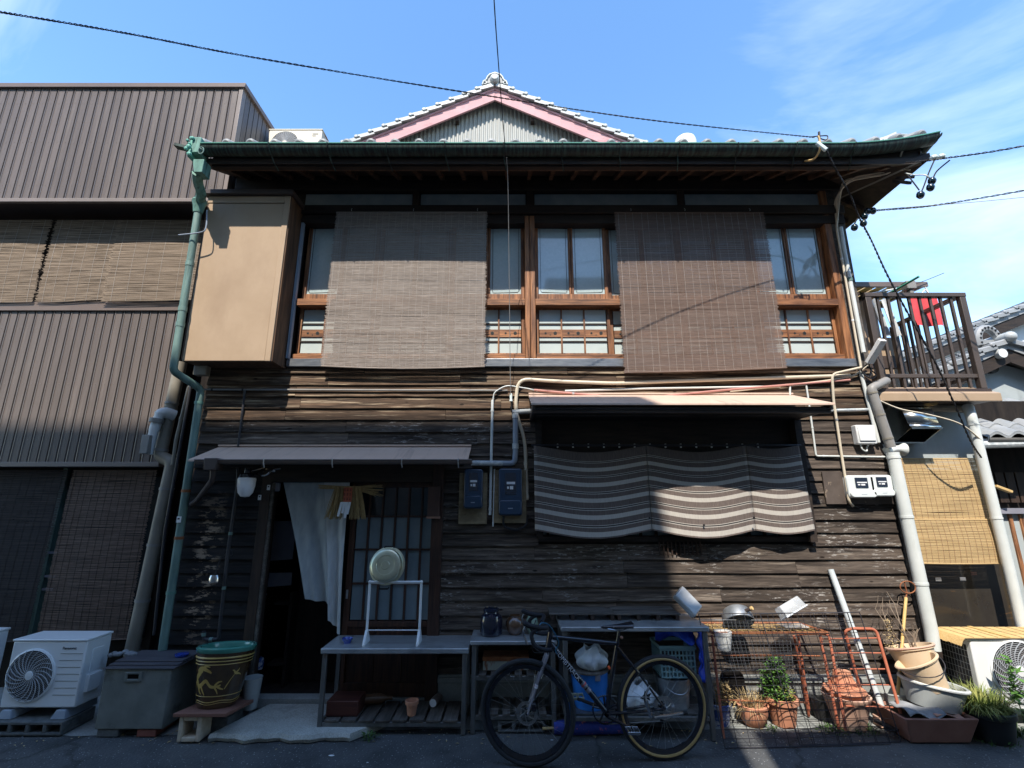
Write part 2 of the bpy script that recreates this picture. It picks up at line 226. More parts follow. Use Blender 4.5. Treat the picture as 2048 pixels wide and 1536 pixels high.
# asphalt with pale aggregate
def asphalt():
    m = M('asphalt', (.045, .048, .05), (.08, .083, .085), 3, rough=.9, bump=.3)
    nt = m.node_tree; N = nt.nodes; L = nt.links; b = N['Principled BSDF']
    tc = N.new('ShaderNodeTexCoord'); vo = N.new('ShaderNodeTexVoronoi'); vo.inputs['Scale'].default_value = 55; L.new(tc.outputs['Object'], vo.inputs[0])
    r = N.new('ShaderNodeMapRange'); r.inputs[1].default_value = .30; r.inputs[2].default_value = .18; L.new(vo.outputs['Distance'], r.inputs[0])
    s = N.new('ShaderNodeSeparateColor'); L.new(vo.outputs['Color'], s.inputs[0])
    g = N.new('ShaderNodeMapRange'); g.inputs[1].default_value = .68; g.inputs[2].default_value = 1.0; L.new(s.outputs[0], g.inputs[0])
    mu = N.new('ShaderNodeMath'); mu.operation = 'MULTIPLY'; L.new(r.outputs[0], mu.inputs[0]); L.new(g.outputs[0], mu.inputs[1])
    src = b.inputs['Base Color'].links[0].from_socket
    mx = N.new('ShaderNodeMixRGB'); L.new(mu.outputs[0], mx.inputs[0]); L.new(src, mx.inputs[1]); mx.inputs[2].default_value = (.36, .37, .37, 1)
    def nz(scale, a, z, det=4, st=(1, 1, 1)):
        mp = N.new('ShaderNodeMapping'); mp.inputs['Scale'].default_value = st; L.new(tc.outputs['Object'], mp.inputs[0]); t = N.new('ShaderNodeTexNoise'); L.new(mp.outputs[0], t.inputs[0]); t.inputs['Scale'].default_value = scale; t.inputs['Detail'].default_value = det
        q = N.new('ShaderNodeMapRange'); q.inputs[1].default_value = a; q.inputs[2].default_value = z; L.new(t.outputs[0], q.inputs[0]); return t, q.outputs[0]
    col = mx.outputs[0]
    for f, c_ in ((nz(.9, .50, .62)[1], (.105, .105, .10)), (nz(2.3, .56, .66)[1], (.028, .030, .030))):
        y = N.new('ShaderNodeMixRGB'); k = N.new('ShaderNodeMath'); k.operation = 'MULTIPLY'; k.inputs[1].default_value = .6; L.new(f, k.inputs[0]); L.new(k.outputs[0], y.inputs[0]); L.new(col, y.inputs[1]); y.inputs[2].default_value = (*c_, 1); col = y.outputs[0]
    dt, _ = nz(3, 0, 1); ad = N.new('ShaderNodeMixRGB'); ad.inputs[0].default_value = .25; L.new(tc.outputs['Object'], ad.inputs[1]); L.new(dt.outputs['Color'], ad.inputs[2])
    ce = N.new('ShaderNodeTexVoronoi'); ce.feature = 'DISTANCE_TO_EDGE'; ce.inputs['Scale'].default_value = .33; L.new(ad.outputs[0], ce.inputs[0])
    q = N.new('ShaderNodeMapRange'); q.inputs[1].default_value = .006; q.inputs[2].default_value = -.004; L.new(ce.outputs['Distance'], q.inputs[0])
    y = N.new('ShaderNodeMixRGB'); L.new(q.outputs[0], y.inputs[0]); L.new(col, y.inputs[1]); y.inputs[2].default_value = (.010, .011, .010, 1)
    L.new(y.outputs[0], b.inputs['Base Color'])
    bp = N.new('ShaderNodeBump'); bp.inputs['Strength'].default_value = .7; bp.inputs['Distance'].default_value = .006; L.new(vo.outputs['Distance'], bp.inputs['Height']); L.new(bp.outputs[0], b.inputs['Normal'])
asphalt()
# ---------------------------------------------------------------- mesh building
class MB:
    def __init__(s): s.v = []; s.f = []; s.m = []; s.cur = 0
    def add(s, vs, fs):
        o = len(s.v); s.v += [V(p) for p in vs]; s.f += [[i + o for i in f] for f in fs]; s.m += [s.cur] * len(fs); return s
    def box(s, a, b):
        x0, y0, z0 = [min(a[i], b[i]) for i in range(3)]; x1, y1, z1 = [max(a[i], b[i]) for i in range(3)]
        return s.add([(x0, y0, z0), (x1, y0, z0), (x1, y1, z0), (x0, y1, z0), (x0, y0, z1), (x1, y0, z1), (x1, y1, z1), (x0, y1, z1)],
                     [(0, 3, 2, 1), (4, 5, 6, 7), (0, 1, 5, 4), (1, 2, 6, 5), (2, 3, 7, 6), (3, 0, 4, 7)])
    def prism(s, poly, ext):
        n = len(poly); ext = V(ext); a = [V(p) for p in poly]; nm = V((0, 0, 0))
        for i in range(n): nm += a[i].cross(a[(i + 1) % n])
        if nm.dot(ext) > 0: a.reverse()
        b = [p + ext for p in a]
        return s.add(a + b, [list(range(n)), list(range(2 * n - 1, n - 1, -1))] + [(i, n + i, n + (i + 1) % n, (i + 1) % n) for i in range(n)])
    def bar(s, p, q, w, h, up=(0, 0, 1)):
        p = V(p); q = V(q); d = (q - p).normalized(); up = V(up)
        if abs(d.dot(up)) > .98: up = V((0, 1, 0))
        x = d.cross(up).normalized() * w / 2; y = x.cross(d).normalized() * h / 2
        return s.prism([p - x - y, p + x - y, p + x + y, p - x + y], q - p)
    def tube(s, pts, r, n=8, closed=False, cap=True):
        pts = [V(p) for p in pts]; k = len(pts); rs = r if isinstance(r, (list, tuple)) else [r] * k
        vs = []; prev = None
        for i in range(k):
            if closed: d = (pts[(i + 1) % k] - pts[i - 1]).normalized()
            else: d = (pts[min(i + 1, k - 1)] - pts[max(i - 1, 0)]).normalized()
            if prev is None: u = d.orthogonal().normalized()
            else:
                u = prev - d * prev.dot(d)
                u = u.normalized() if u.length > 1e-6 else d.orthogonal().normalized()
            prev = u; w_ = d.cross(u)
            for j in range(n):
                a = 2 * math.pi * j / n; vs.append(pts[i] + (u * math.cos(a) + w_ * math.sin(a)) * rs[i])
        fs = []
        for i in range(k if closed else k - 1):
            b = ((i + 1) % k) * n
            for j in range(n): fs.append((i * n + j, i * n + (j + 1) % n, b + (j + 1) % n, b + j))
        if cap and not closed: fs += [list(range(n - 1, -1, -1)), list(range((k - 1) * n, k * n))]
        return s.add(vs, fs)
    def lathe(s, prof, c=(0, 0, 0), n=24, ax=(0, 0, 1), sx=1, sy=1):
        c = V(c); a = V(ax).normalized(); u = V((1, 0, 0)); u = (u - a * u.dot(a)); u = u.normalized() if u.length > .1 else V((0, 1, 0)); w_ = a.cross(u)
        vs = []; fs = []; k = len(prof)
        for r, z in prof:
            for j in range(n):
                t = 2 * math.pi * j / n; vs.append(c + a * z + (u * math.cos(t) * sx + w_ * math.sin(t) * sy) * max(r, 1e-5))
        for i in range(k - 1):
            for j in range(n): fs.append((i * n + j, i * n + (j + 1) % n, (i + 1) * n + (j + 1) % n, (i + 1) * n + j))
        return s.add(vs, fs)
    def grid(s, fn, nu, nv):
        vs = [fn(i / nu, j / nv) for j in range(nv + 1) for i in range(nu + 1)]
        return s.add(vs, [(j * (nu + 1) + i, j * (nu + 1) + i + 1, (j + 1) * (nu + 1) + i + 1, (j + 1) * (nu + 1) + i) for j in range(nv) for i in range(nu)])
    def quad(s, a, b, c, d): return s.add([a, b, c, d], [(0, 1, 2, 3)])
    def sphere(s, c, r, n=14, k=8, sz=1):
        return s.lathe([(r * math.sin(math.pi * i / k), -r * sz * math.cos(math.pi * i / k)) for i in range(k + 1)], c, n)
def arc(a, b, c, n=6):
    a, b, c = V(a), V(b), V(c); return [a * (1 - t) ** 2 + b * 2 * t * (1 - t) + c * t * t for t in [i / n for i in range(n + 1)]]
def smooth(pts, n=5):
    p = [V(q) for q in pts]; o = []
    for i in range(len(p) - 1):
        p0 = p[max(i - 1, 0)]; p1 = p[i]; p2 = p[i + 1]; p3 = p[min(i + 2, len(p) - 1)]
        for j in range(n):
            t = j / n; o.append(.5 * (2 * p1 + (p2 - p0) * t + (2 * p0 - 5 * p1 + 4 * p2 - p3) * t * t + (3 * p1 - p0 - 3 * p2 + p3) * t ** 3))
    o.append(p[-1]); return o
def rnd_path(pts, r=.05, n=5):
    """poly-line with rounded corners"""
    p = [V(q) for q in pts]; o = [p[0]]
    for i in range(1, len(p) - 1):
        a = (p[i - 1] - p[i]); b = (p[i + 1] - p[i]); k = min(r, a.length * .45, b.length * .45)
        o += arc(p[i] + a.normalized() * k, p[i], p[i] + b.normalized() * k, n)
    o.append(p[-1]); return o
WP = {}
def mesh(name, mb, mats, off=V((0, 0, 0)), flat=False):
    me = bpy.data.meshes.new(name); me.from_pydata([tuple(p - off) for p in mb.v], [], mb.f)
    ml = mats if isinstance(mats, (list, tuple)) else [mats]
    for m in ml: me.materials.append(MATS[m])
    if len(ml) > 1: me.polygons.foreach_set('material_index', mb.m)
    if not flat:
        me.polygons.foreach_set('use_smooth', [True] * len(me.polygons)); me.set_sharp_from_angle(angle=R(34))
    me.update(); return me
def obj(name, mb, mats, parent=None, bev=0, flat=False, label=None, kind=None, me=None, at=None, seg=2):
    off = WP.get(parent.name, V((0, 0, 0))) if parent else V((0, 0, 0))
    if at is not None: off = V(at)
    if me is None: me = mesh(name, mb, mats, off, flat)
    o = bpy.data.objects.new(name, me); C.objects.link(o)
    if parent:
        o.parent = parent; o.location = off - WP.get(parent.name, V((0, 0, 0)))
    else: o.location = off
    WP[o.name] = off.copy()
    if bev:
        b = o.modifiers.new('bevel', 'BEVEL'); b.width = bev; b.segments = seg; b.limit_method = 'ANGLE'; b.angle_limit = R(40)
    if label: o['label'] = label
    if kind: o['kind'] = kind
    return o
def tag(o, label, cat, group=None):
    o['label'] = label; o['category'] = cat
    if group: o['group'] = group
    return o
def thing(name, label, cat, loc=(0, 0, 0), group=None):
    o = bpy.data.objects.new(name, None); C.objects.link(o); o.location = loc; o.empty_display_size = .1; WP[o.name] = V(loc)
    return tag(o, label, cat, group)
def solo(name, mb, mats, label, cat, group=None, **k):
    """a thing that is one mesh; its origin at the middle of its underside"""
    xs = [p.x for p in mb.v]; ys = [p.y for p in mb.v]; zs = [p.z for p in mb.v]
    at = V(((min(xs) + max(xs)) / 2, (min(ys) + max(ys)) / 2, min(zs)))
    return tag(obj(name, mb, mats, at=at, **k), label, cat, group)
def copy_tree(o, parent=None):
    c = o.copy(); C.objects.link(c); WP[c.name] = WP.get(o.name, V((0, 0, 0)))
    if parent: c.parent = parent
    for ch in list(o.children): copy_tree(ch, c)
    return c
def jit(a): return random.uniform(-a, a)
# ---------------------------------------------------------------- text as geometry
def text(name, body, size, mat, parent, loc, rot, depth=.0006):
    cu = bpy.data.curves.new(name, 'FONT'); cu.body = body; cu.size = size; cu.extrude = depth; cu.align_x = 'CENTER'; cu.align_y = 'CENTER'; cu.resolution_u = 2
    t = bpy.data.objects.new(name + '_curve', cu); dg = bpy.context.evaluated_depsgraph_get()
    C.objects.link(t); dg.update(); me = bpy.data.meshes.new_from_object(t.evaluated_get(bpy.context.evaluated_depsgraph_get())); bpy.data.objects.remove(t)
    me.materials.clear(); me.materials.append(MATS[mat]); me.name = name
    o = bpy.data.objects.new(name, me); C.objects.link(o); o.parent = parent
    o.location = V(loc) - (WP.get(parent.name, V((0, 0, 0))) if parent else V((0, 0, 0))); o.rotation_euler = rot
    return o
# ================================================================ SETTING
g = MB(); g.quad((-60, -60, 0), (60, -60, 0), (60, 60, 0), (-60, 60, 0)); o = obj('road', g, 'asphalt'); o['kind'] = 'structure'
g = MB(); n = 60
def strip(u, v):
    x = -9 + 18 * u; e = -.30 + .05 * math.sin(x * 2.3) + .03 * math.sin(x * 7.1) - (.10 if x < -2.3 else 0); return V((x, e + (.7 - e) * v, .004 + .006 * v))
g.grid(strip, 120, 2); o = obj('pavement', g, 'concrete'); o['kind'] = 'structure'
# houses across the lane: their walls throw the shade on the lower half of the front
def opp(name, lab, a, b, roofh):
    t = thing(name, lab, 'house', ((a[0] + b[0]) / 2, b[1], 0)); m = MB(); m.box((a[0], a[1], 0), (b[0], b[1], b[2] - .2)); obj('wall', m, 'opposite_wall', t)
    m = MB(); m.box((a[0], a[1], b[2] - .2), (b[0], b[1] + .04, b[2])); obj('roof', m, 'opposite_roof', t)
    k = 0
    while a[0] + 1.2 + k * 2.4 < b[0] - 1:
        x = a[0] + 1.2 + k * 2.4; k += 1
        for z in [1.0 + 2.9 * q for q in range(int(b[2] // 3))]:
            m = MB(); m.box((x, b[1] - .02, z), (x + 1.2, b[1] + .015, z + 1.2)); obj('window', m, 'door_glass', t)
opp('lane_house', 'low flat roofed house across the lane, left of the narrow gap', (-13, -6.2, 0), (.77, -5.62, 8.4), .2)
opp('lane_house', 'flat roofed house across the lane, right of the narrow gap', (1.06, -13, 0), (15, -5.60, 7.28), .2)
opp('apartment_block', 'tall flat roofed block standing behind the low house across the lane', (-5.35, -18, 0), (-.40, -9.0, 15.33), .2)
opp('apartment_block', 'taller flat roofed block at the far left behind the low house across the lane', (-16, -18, 0), (-5.36, -9.0, 15.80), .2)

# ================================================================ MAIN HOUSE
H = thing('wooden_house', 'old two storey wooden house with dark clapboards, sliding windows and a tiled gable', 'house', (0, 0, 0))
XL, XR = -3.352, 3.962
DOOR = (-2.60, -.725, 0, 2.26); NW = (.27, 3.05, 1.60, 2.93)
ZB, EX = .343, .1294
def zz(py, Y=0.0): return W(1024, py, Y).z
def xx(px, py, Y=0.0): return W(px, py, Y).x
# clapboards, one object each
for k in range(24):
    z0 = ZB + k * EX; z1 = z0 + EX + .014; zc = z0 + EX / 2
    spans = [(XL, XR)]
    for a, b, c, d in (DOOR, NW):
        if c - .03 < zc < d + .02:
            ns = []
            for s, e in spans:
                if a > s and b < e: ns += [(s, a), (b, e)]
                else: ns.append((s, e))
            spans = ns
    for s, e in spans:
        cuts = [s]; x = s + random.uniform(.7, 1.9)
        while x < e - .5: cuts.append(x); x += random.choice((1.82, 1.82, 1.4, 2.2)) + jit(.1)
        cuts.append(e)
        for i in range(len(cuts) - 1):
            a, b = cuts[i] + .0015, cuts[i + 1] - .0015; m = MB(); dz = jit(.003); dy = jit(.002); tl = jit(.002); nx = max(2, int((b - a) / .25))
            vs = []
            for q in range(nx + 1):
                x = a + (b - a) * q / nx; wob = jit(.0035); wy = jit(.002)
                vs += [(x, .0, z0 + dz + wob), (x, -.034 + dy + wy, z0 + dz + wob + tl * (q / nx)), (x, -.009 + dy, z1), (x, 0, z1)]
            fs = [(q * 4 + j, q * 4 + 4 + j, q * 4 + 4 + (j + 1) % 4, q * 4 + (j + 1) % 4) for q in range(nx) for j in range(4)] + [(0, 1, 2, 3), (nx * 4 + 3, nx * 4 + 2, nx * 4 + 1, nx * 4)]
            m.add(vs, fs)
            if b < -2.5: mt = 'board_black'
            elif zc > 2.78: mt = 'board_old'
            elif zc > 2.3 and b < 0.6: mt = 'board'
            else: mt = 'board'
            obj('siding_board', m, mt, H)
# body behind the boards (leaves the doorway open)
m = MB(); Yb = .14
m.box((XL, .012, 0), (DOOR[0], Yb, 3.4)); m.box((DOOR[1], .012, 0), (XR, Yb, 1.6)); m.box((DOOR[1], .012, 2.93), (XR, Yb, 3.4)); m.box((DOOR[1], .012, 1.6), (NW[0], Yb, 2.93)); m.box((NW[1], .012, 1.6), (XR, Yb, 2.93))
m.box((DOOR[0], .012, DOOR[3]), (DOOR[1], Yb, 3.4)); m.box((XL, Yb, 0), (XL + .1, 6, 5.6)); m.box((XR - .1, Yb, 0), (XR, 6, 5.6)); m.box((XL, 5.9, 0), (XR, 6, 5.6))
m.box((XL, .16, 3.4), (XR, .2, 5.9)); m.box((XL + .1, Yb, 3.3), (XR - .1, 5.9, 3.42))
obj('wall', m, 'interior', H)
m = MB(); m.box((XL - .012, -.05, 0), (DOOR[0] - .02, .012, ZB - .002)); m.box((DOOR[1] + .02, -.05, 0), (XR + .012, .012, ZB - .002)); m.box((DOOR[1] + .02, -.075, .275), (XR + .02, -.05, .32))
obj('foundation', m, 'concrete', H, bev=.008)
# room seen through the doorway
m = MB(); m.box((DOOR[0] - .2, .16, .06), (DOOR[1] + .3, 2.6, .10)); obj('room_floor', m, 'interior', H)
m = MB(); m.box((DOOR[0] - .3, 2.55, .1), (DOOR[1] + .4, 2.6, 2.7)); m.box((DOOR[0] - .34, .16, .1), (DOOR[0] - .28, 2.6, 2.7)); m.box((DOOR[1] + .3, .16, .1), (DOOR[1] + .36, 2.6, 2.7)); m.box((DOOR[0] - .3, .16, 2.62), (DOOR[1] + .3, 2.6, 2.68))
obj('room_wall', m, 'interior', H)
# door frame: posts, lintel, sill
for x0, x1 in ((-2.60, -2.50), (DOOR[1] - .10, DOOR[1] + .015)):
    m = MB(); m.box((x0, -.06, .03), (x1, .11, 2.34)); obj('door_post', m, 'wood_dark' if x0 < -2 else 'wood_brown_v', H, bev=.004)
m = MB(); m.box((-2.50, -.06, 2.14), (DOOR[1] - .1, .11, 2.34)); obj('door_lintel', m, 'wood_dark_x', H, bev=.004)
m = MB(); m.box((-2.50, .02, .03), (DOOR[1] - .1, .15, .115)); obj('door_sill', m, 'concrete', H, bev=.004)
# sliding lattice door, closed half
dx0, dx1 = xx(693, 1150, .06), xx(876, 1150, .06); dz0, dz1 = .12, 2.14
m = MB(); y0, y1 = .045, .085
m.box((dx0, y0, dz0), (dx0 + .055, y1, dz1)); m.box((dx1 - .055, y0, dz0), (dx1, y1, dz1))
zr = [zz(p, .06) for p in (1242, 1167, 1099, 1033, 968)]
m.box((dx0 + .055, y0, dz0), (dx1 - .055, y1, dz0 + .12)); m.box((dx0 + .055, y0, zr[0] - .05), (dx1 - .055, y1, zr[0])); m.box((dx0 + .055, y0, dz1 - .05), (dx1 - .055, y1, dz1))
D = obj('lattice_door', m, 'wood_brown_v', H, bev=.003)
iw = (dx1 - dx0 - .11)
for k in range(1, 6):
    x = dx0 + .055 + iw * k / 6; m = MB(); m.box((x - .010, y0 + .002, zr[0]), (x + .010, y1 - .004, dz1 - .05)); obj('lattice_bar', m, 'wood_brown_v', D)
for z in zr[1:4]:
    m = MB(); m.box((dx0 + .055, y0 + .006, z - .010), (dx1 - .055, y1 - .008, z + .010)); obj('lattice_rail', m, 'wood_brown_v', D)
for r_ in range(4):
    za = zr[r_] + .01; zb = (zr[r_ + 1] - .01) if r_ < 3 else dz1 - .052
    for k in range(6):
        xa = dx0 + .055 + iw * k / 6; m = MB(); m.box((xa + .011, .068, za), (xa + iw / 6 - .011, .072, zb)); obj('pane', m, 'door_glass' if r_ < 3 else 'door_glass_dark', D)
for k in range(3):
    xa = dx0 + .055 + iw * k / 3; m = MB(); m.box((xa + .004, .064, dz0 + .12), (xa + iw / 3 - .004, .078, zr[0] - .05)); obj('kick_board', m, 'wood_brown_v', D)
m = MB(); m.box((dx0 + .015, y0 - .004, zz(1199)), (dx0 + .035, y0 + .001, zz(1181))); obj('door_pull', m, 'steel', D)
# second door leaf, slid back and hung with sheets of paper, seen through the opening
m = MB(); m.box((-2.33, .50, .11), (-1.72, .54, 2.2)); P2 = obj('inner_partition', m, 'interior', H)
for a, b, c, d in ((535, 1042, 593, 1122), (535, 1145, 585, 1174)):
    p, q = W(a, d, .49), W(c, b, .49); m = MB(); m.grid(lambda u, v: V((p.x + (q.x - p.x) * u, .49 - .012 * math.sin(3 * u), p.z + (q.z - p.z) * v + .02 * u * (1 - v))), 6, 2); obj('paper_sheet', m, 'paper_dim', P2)
def nook(lab, cat, nm, px, py, Y, prof, mt):
    c = W(px, py, Y); solo(nm, MB().lathe(prof, c, 16), mt, lab, cat)
m = MB(); m.box((-2.52, .34, W(520, 1205, .36).z - .02), (-2.34, .54, W(520, 1205, .36).z)); m.box((-2.52, .34, .30), (-2.34, .54, .32)); m.box((-2.36, .34, .1), (-2.33, .54, 1.0)); obj('inner_shelf', m, 'interior', H)
nook('steel kettle glinting in the dark just inside the doorway', 'kettle', 'kettle', 524, 1204, .44, [(0, 0), (.06, 0), (.075, .03), (.07, .075), (.04, .10), (.015, .105), (.015, .125), (0, .13)], 'chrome')
nook('small blue and white jar low inside the doorway', 'jar', 'jar', 516, 1338, .44, [(0, 0), (.045, 0), (.055, .05), (.045, .10), (.03, .11), (0, .11)], 'blue_white')
# jamb strip with worn edge on the left of the door and small labels
m = MB(); m.box((-2.50, -.055, .03), (-2.472, -.02, 2.13)); obj('door_strip', m, 'wood_grey', H, bev=.003)
for a, b in ((519, 995), (537, 975)):
    p = W(a, b, -.075); m = MB(); m.box((p.x - .016, -.0745, p.z - .026), (p.x + .016, -.0715, p.z + .026)); s_ = obj('door_label', m, 'paper', H)
    m = MB(); m.box((p.x - .008, -.0765, p.z + .002), (p.x + .006, -.0745, p.z + .016)); obj('mark', m, 'line_dark', s_)
p = W(868, 1003, -.08); m = MB(); m.box((p.x - .062, -.10, zz(1034, -.08)), (p.x + .062, -.075, zz(973, -.08))); q_ = obj('door_plaque', m, 'plaque', H, bev=.003)
m = MB(); m.box((p.x - .068, -.106, zz(1037, -.08)), (p.x + .068, -.072, zz(1033, -.08))); obj('plaque_rail', m, 'label_tan', q_)
# ---- upper storey: posts, sill, beams
zs0, zs1 = zz(733, -.06), zz(717, -.06); zt0, zt1 = zz(614), zz(601); zh0 = zz(450); zl0, zl1 = zz(452), zz(418)
LG = (-2.455, .149); RG = (.267, 3.72)
m = MB(); m.box((-2.49, -.065, zs0), (3.80, .02, zs1)); obj('sill_flashing', m, 'steel_sill', H, bev=.004)
for a, b in ((.149, .206), (.210, .267)):
    m = MB(); m.box((a, -.062, zs1), (b, .13, zl0 + .1)); obj('window_post', m, 'wood_red_v', H, bev=.005)
for a, b in ((3.722, 3.80), (3.805, 3.89), (3.895, XR + .01)):
    m = MB(); m.box((a, -.05 + .01 * (a > 3.8), zs0), (b, .14, zz(385))); obj('corner_post', m, 'wood_grey' if a > 3.79 else 'wood_red_v', H, bev=.005)
m = MB(); m.box((-2.60, -.05, zs0), (-2.505, .14, zl1)); obj('corner_post', m, 'wood_dark', H, bev=.005)
m = MB(); m.box((-2.497, -.075, zs1), (-2.468, -.03, zl0)); obj('shutter_track', m, 'pipe_blue', H)
for a, b in (LG, RG):
    m = MB(); m.box((a, -.055, zt0), (b, .12, zt1)); obj('transom_rail', m, 'wood_red', H, bev=.005)
    m = MB(); m.box((a, -.02, zs1), (b, .13, zz(709))); obj('lower_rail', m, 'wood_red', H, bev=.004)
m = MB(); m.box((XL, -.06, zl0), (XR, .14, zz(436))); m.box((XL, -.085, zz(434)), (XR, .14, zl1)); obj('lintel_beam', m, 'wood_dark_x', H, bev=.004)
m = MB(); m.box((XL, -.075, zz(387)), (XR, .15, zz(352))); obj('wall_plate', m, 'wood_dark_x', H, bev=.006)
m = MB(); m.box((XL, .02, zl1), (XR, .14, zz(387))); obj('frieze_wall', m, 'wood_dark_x', H)
for a, b in ((612, 825), (842, 1051), (1069, 1355), (1366, 1650)):
    m = MB(); m.box((xx(a, 402), -.012, zz(416)), (xx(b, 402), .02, zz(390))); obj('frieze_panel', m, 'panel_plaster', H)
for a in (833, 1060, 1360):
    x = xx(a, 402); m = MB(); m.box((x - .04, -.05, zl1), (x + .04, .02, zz(387))); obj('frieze_post', m, 'wood_dark', H)
# ---- windows
zg0, zg1 = zz(588, .05), zz(451, .05); zb0 = zs1 + .035
zlat = dict(top=zz(619, .05), h1=zz(648, .05), st1=zz(659, .05), st0=zz(674, .05), h2=zz(683, .05), bot=zz(709, .05))
def window(x0, x1, y):
    e = .042; m = MB(); ya, yb_ = y, y + .034; z0 = zt1; z1 = zg1 + .07
    for a, b in ((x0, x0 + e), (x1 - e, x1)): m.box((a, ya, z0), (b, yb_, z1))
    m.box((x0 + e, ya + .001, z0), (x1 - e, yb_ - .001, zg0)); m.box((x0 + e, ya + .001, zg1), (x1 - e, yb_ - .001, z1))
    f = obj('window', m, 'wood_red_v', H, bev=.004); xm = (x0 + x1) / 2
    m = MB(); m.box((xm - .028, ya + .003, zg0), (xm - .002, yb_ - .003, zg1)); m.box((xm + .002, ya + .003, zg0), (xm + .028, yb_ - .003, zg1)); obj('mullion', m, 'wood_red_v', f, bev=.004)
    for a, b in ((x0 + e, xm - .028), (xm + .028, x1 - e)):
        t = jit(.004); m = MB(); m.add([(a, ya + .018 + t, zg0), (b, ya + .018 - t, zg0), (b, ya + .018 - t, zg1), (a, ya + .018 + t, zg1)], [(0, 1, 2, 3)]); m.add([(a, ya + .023 + t, zg0), (b, ya + .023 - t, zg0), (b, ya + .023 - t, zg1), (a, ya + .023 + t, zg1)], [(3, 2, 1, 0)]); obj('pane', m, 'frosted', f)
        i = .026; r = .02; ring = []
        for cx, cz, a0 in ((b - i - r, zg1 - i - r, 0), (a + i + r, zg1 - i - r, 90), (a + i + r, zg0 + i + r, 180), (b - i - r, zg0 + i + r, 270)):
            ring += [V((cx + r * math.cos(R(a0 + 22.5 * q)), ya + .0125, cz + r * math.sin(R(a0 + 22.5 * q)))) for q in range(5)]
        m = MB(); m.tube(ring, .0026, 4, True); obj('etched_line', m, 'line_dark', f)
    # lattice sash below the transom
    m = MB(); e2 = .036
    for a, b in ((x0, x0 + e2), (x1 - e2, x1)): m.box((a, ya, zlat['bot']), (b, yb_, zt0))
    m.box((x0 + e2, ya + .001, zlat['top'] - .004), (x1 - e2, yb_ - .001, zt0)); m.box((x0 + e2, ya + .001, zlat['bot'] - .02), (x1 - e2, yb_ - .001, zlat['bot'] + .016))
    f = obj('lattice_window', m, 'wood_red_v', H, bev=.003)
    for z in (zlat['h1'], zlat['h2']):
        m = MB(); m.box((x0 + e2, ya + .004, z - .008), (x1 - e2, yb_ - .01, z + .008)); obj('glazing_bar', m, 'wood_dark_x', f)
    w3 = (x1 - x0 - 2 * e2) / 3
    for k in (1, 2):
        x = x0 + e2 + w3 * k; m = MB(); m.box((x - .009, ya - .002, zlat['bot'] + .016), (x + .009, yb_ - .008, zlat['top'] - .004)); obj('glazing_bar', m, 'wood_red_v', f)
    for k in range(3):
        xa = x0 + e2 + w3 * k; m = MB(); m.box((xa + .009, ya + .004, zlat['st0']), (xa + w3 - .009, ya + .014, zlat['st1'])); obj('carved_panel', m, 'wood_red', f)
        for za, zb in ((zlat['bot'] + .016, zlat['h2'] - .008), (zlat['h2'] + .008, zlat['st0']), (zlat['st1'], zlat['h1'] - .008), (zlat['h1'] + .008, zlat['top'] - .004)):
            m = MB(); m.box((xa + .009, ya + .015, za), (xa + w3 - .009, ya + .018, zb)); obj('pane', m, 'frosted_low', f)
        m = MB(); zc = (zlat['st0'] + zlat['st1']) / 2
        for cx, s in ((xa + w3 * .72, .019), (xa + w3 * .30, .012)):
            for q in range(5):
                a0 = R(72 * q + 18); m.lathe([(s * .5, 0), (s * .5, -.003), (0, -.003)], (cx + s * .62 * math.cos(a0), ya + .0045, zc + s * .62 * math.sin(a0)), 8, (0, 1, 0))
        m.lathe([(.006, 0), (.006, -.003), (0, -.003)], (xa + w3 * .50, ya + .0045, zc - .02), 8, (0, 1, 0))
        obj('flower_cutout', m, 'line_dark', f)
for k in range(3): window(LG[0] + .868 * k + .004, LG[0] + .868 * (k + 1) - .002, .045 if k != 1 else .082)
for k in range(4): window(RG[0] + .8632 * k + .003, RG[0] + .8632 * (k + 1) - .002, .045 if k in (0, 3) else .082)
# ---- shutter box
tx0, tx1 = -3.46, -2.505; tz0, tz1 = zz(722, -.34), zz(392, -.34)
m = MB(); m.box((tx0, -.34, tz0 + .015), (tx0 + .02, .0, tz1)); m.box((tx1 - .02, -.338, tz0), (tx1, 0, tz1)); m.box((tx0 + .02, -.32, tz0 + .01), (tx1 - .02, 0, tz0 + .03)); SBX = obj('shutter_box', m, 'wood_side', H)
m = MB(); m.box((tx0 + .022, -.348, tz0), (tx1 - .075, -.322, zz(408, -.34))); obj('front_sheet', m, 'beige_metal', SBX, bev=.004)
m = MB(); m.box((tx1 - .073, -.356, tz0 - .004), (tx1 - .012, -.322, tz1 - .01)); m.box((tx0 + .01, -.354, zz(407, -.34)), (tx1 - .075, -.322, tz1 - .012)); obj('edge_trim', m, 'beige_metal', SBX, bev=.004)
m = MB(); m.box((tx0 - .03, -.40, tz1 - .008), (tx1 + .03, .02, tz1 + .05)); obj('cap', m, 'brown_dark', SBX, bev=.006)
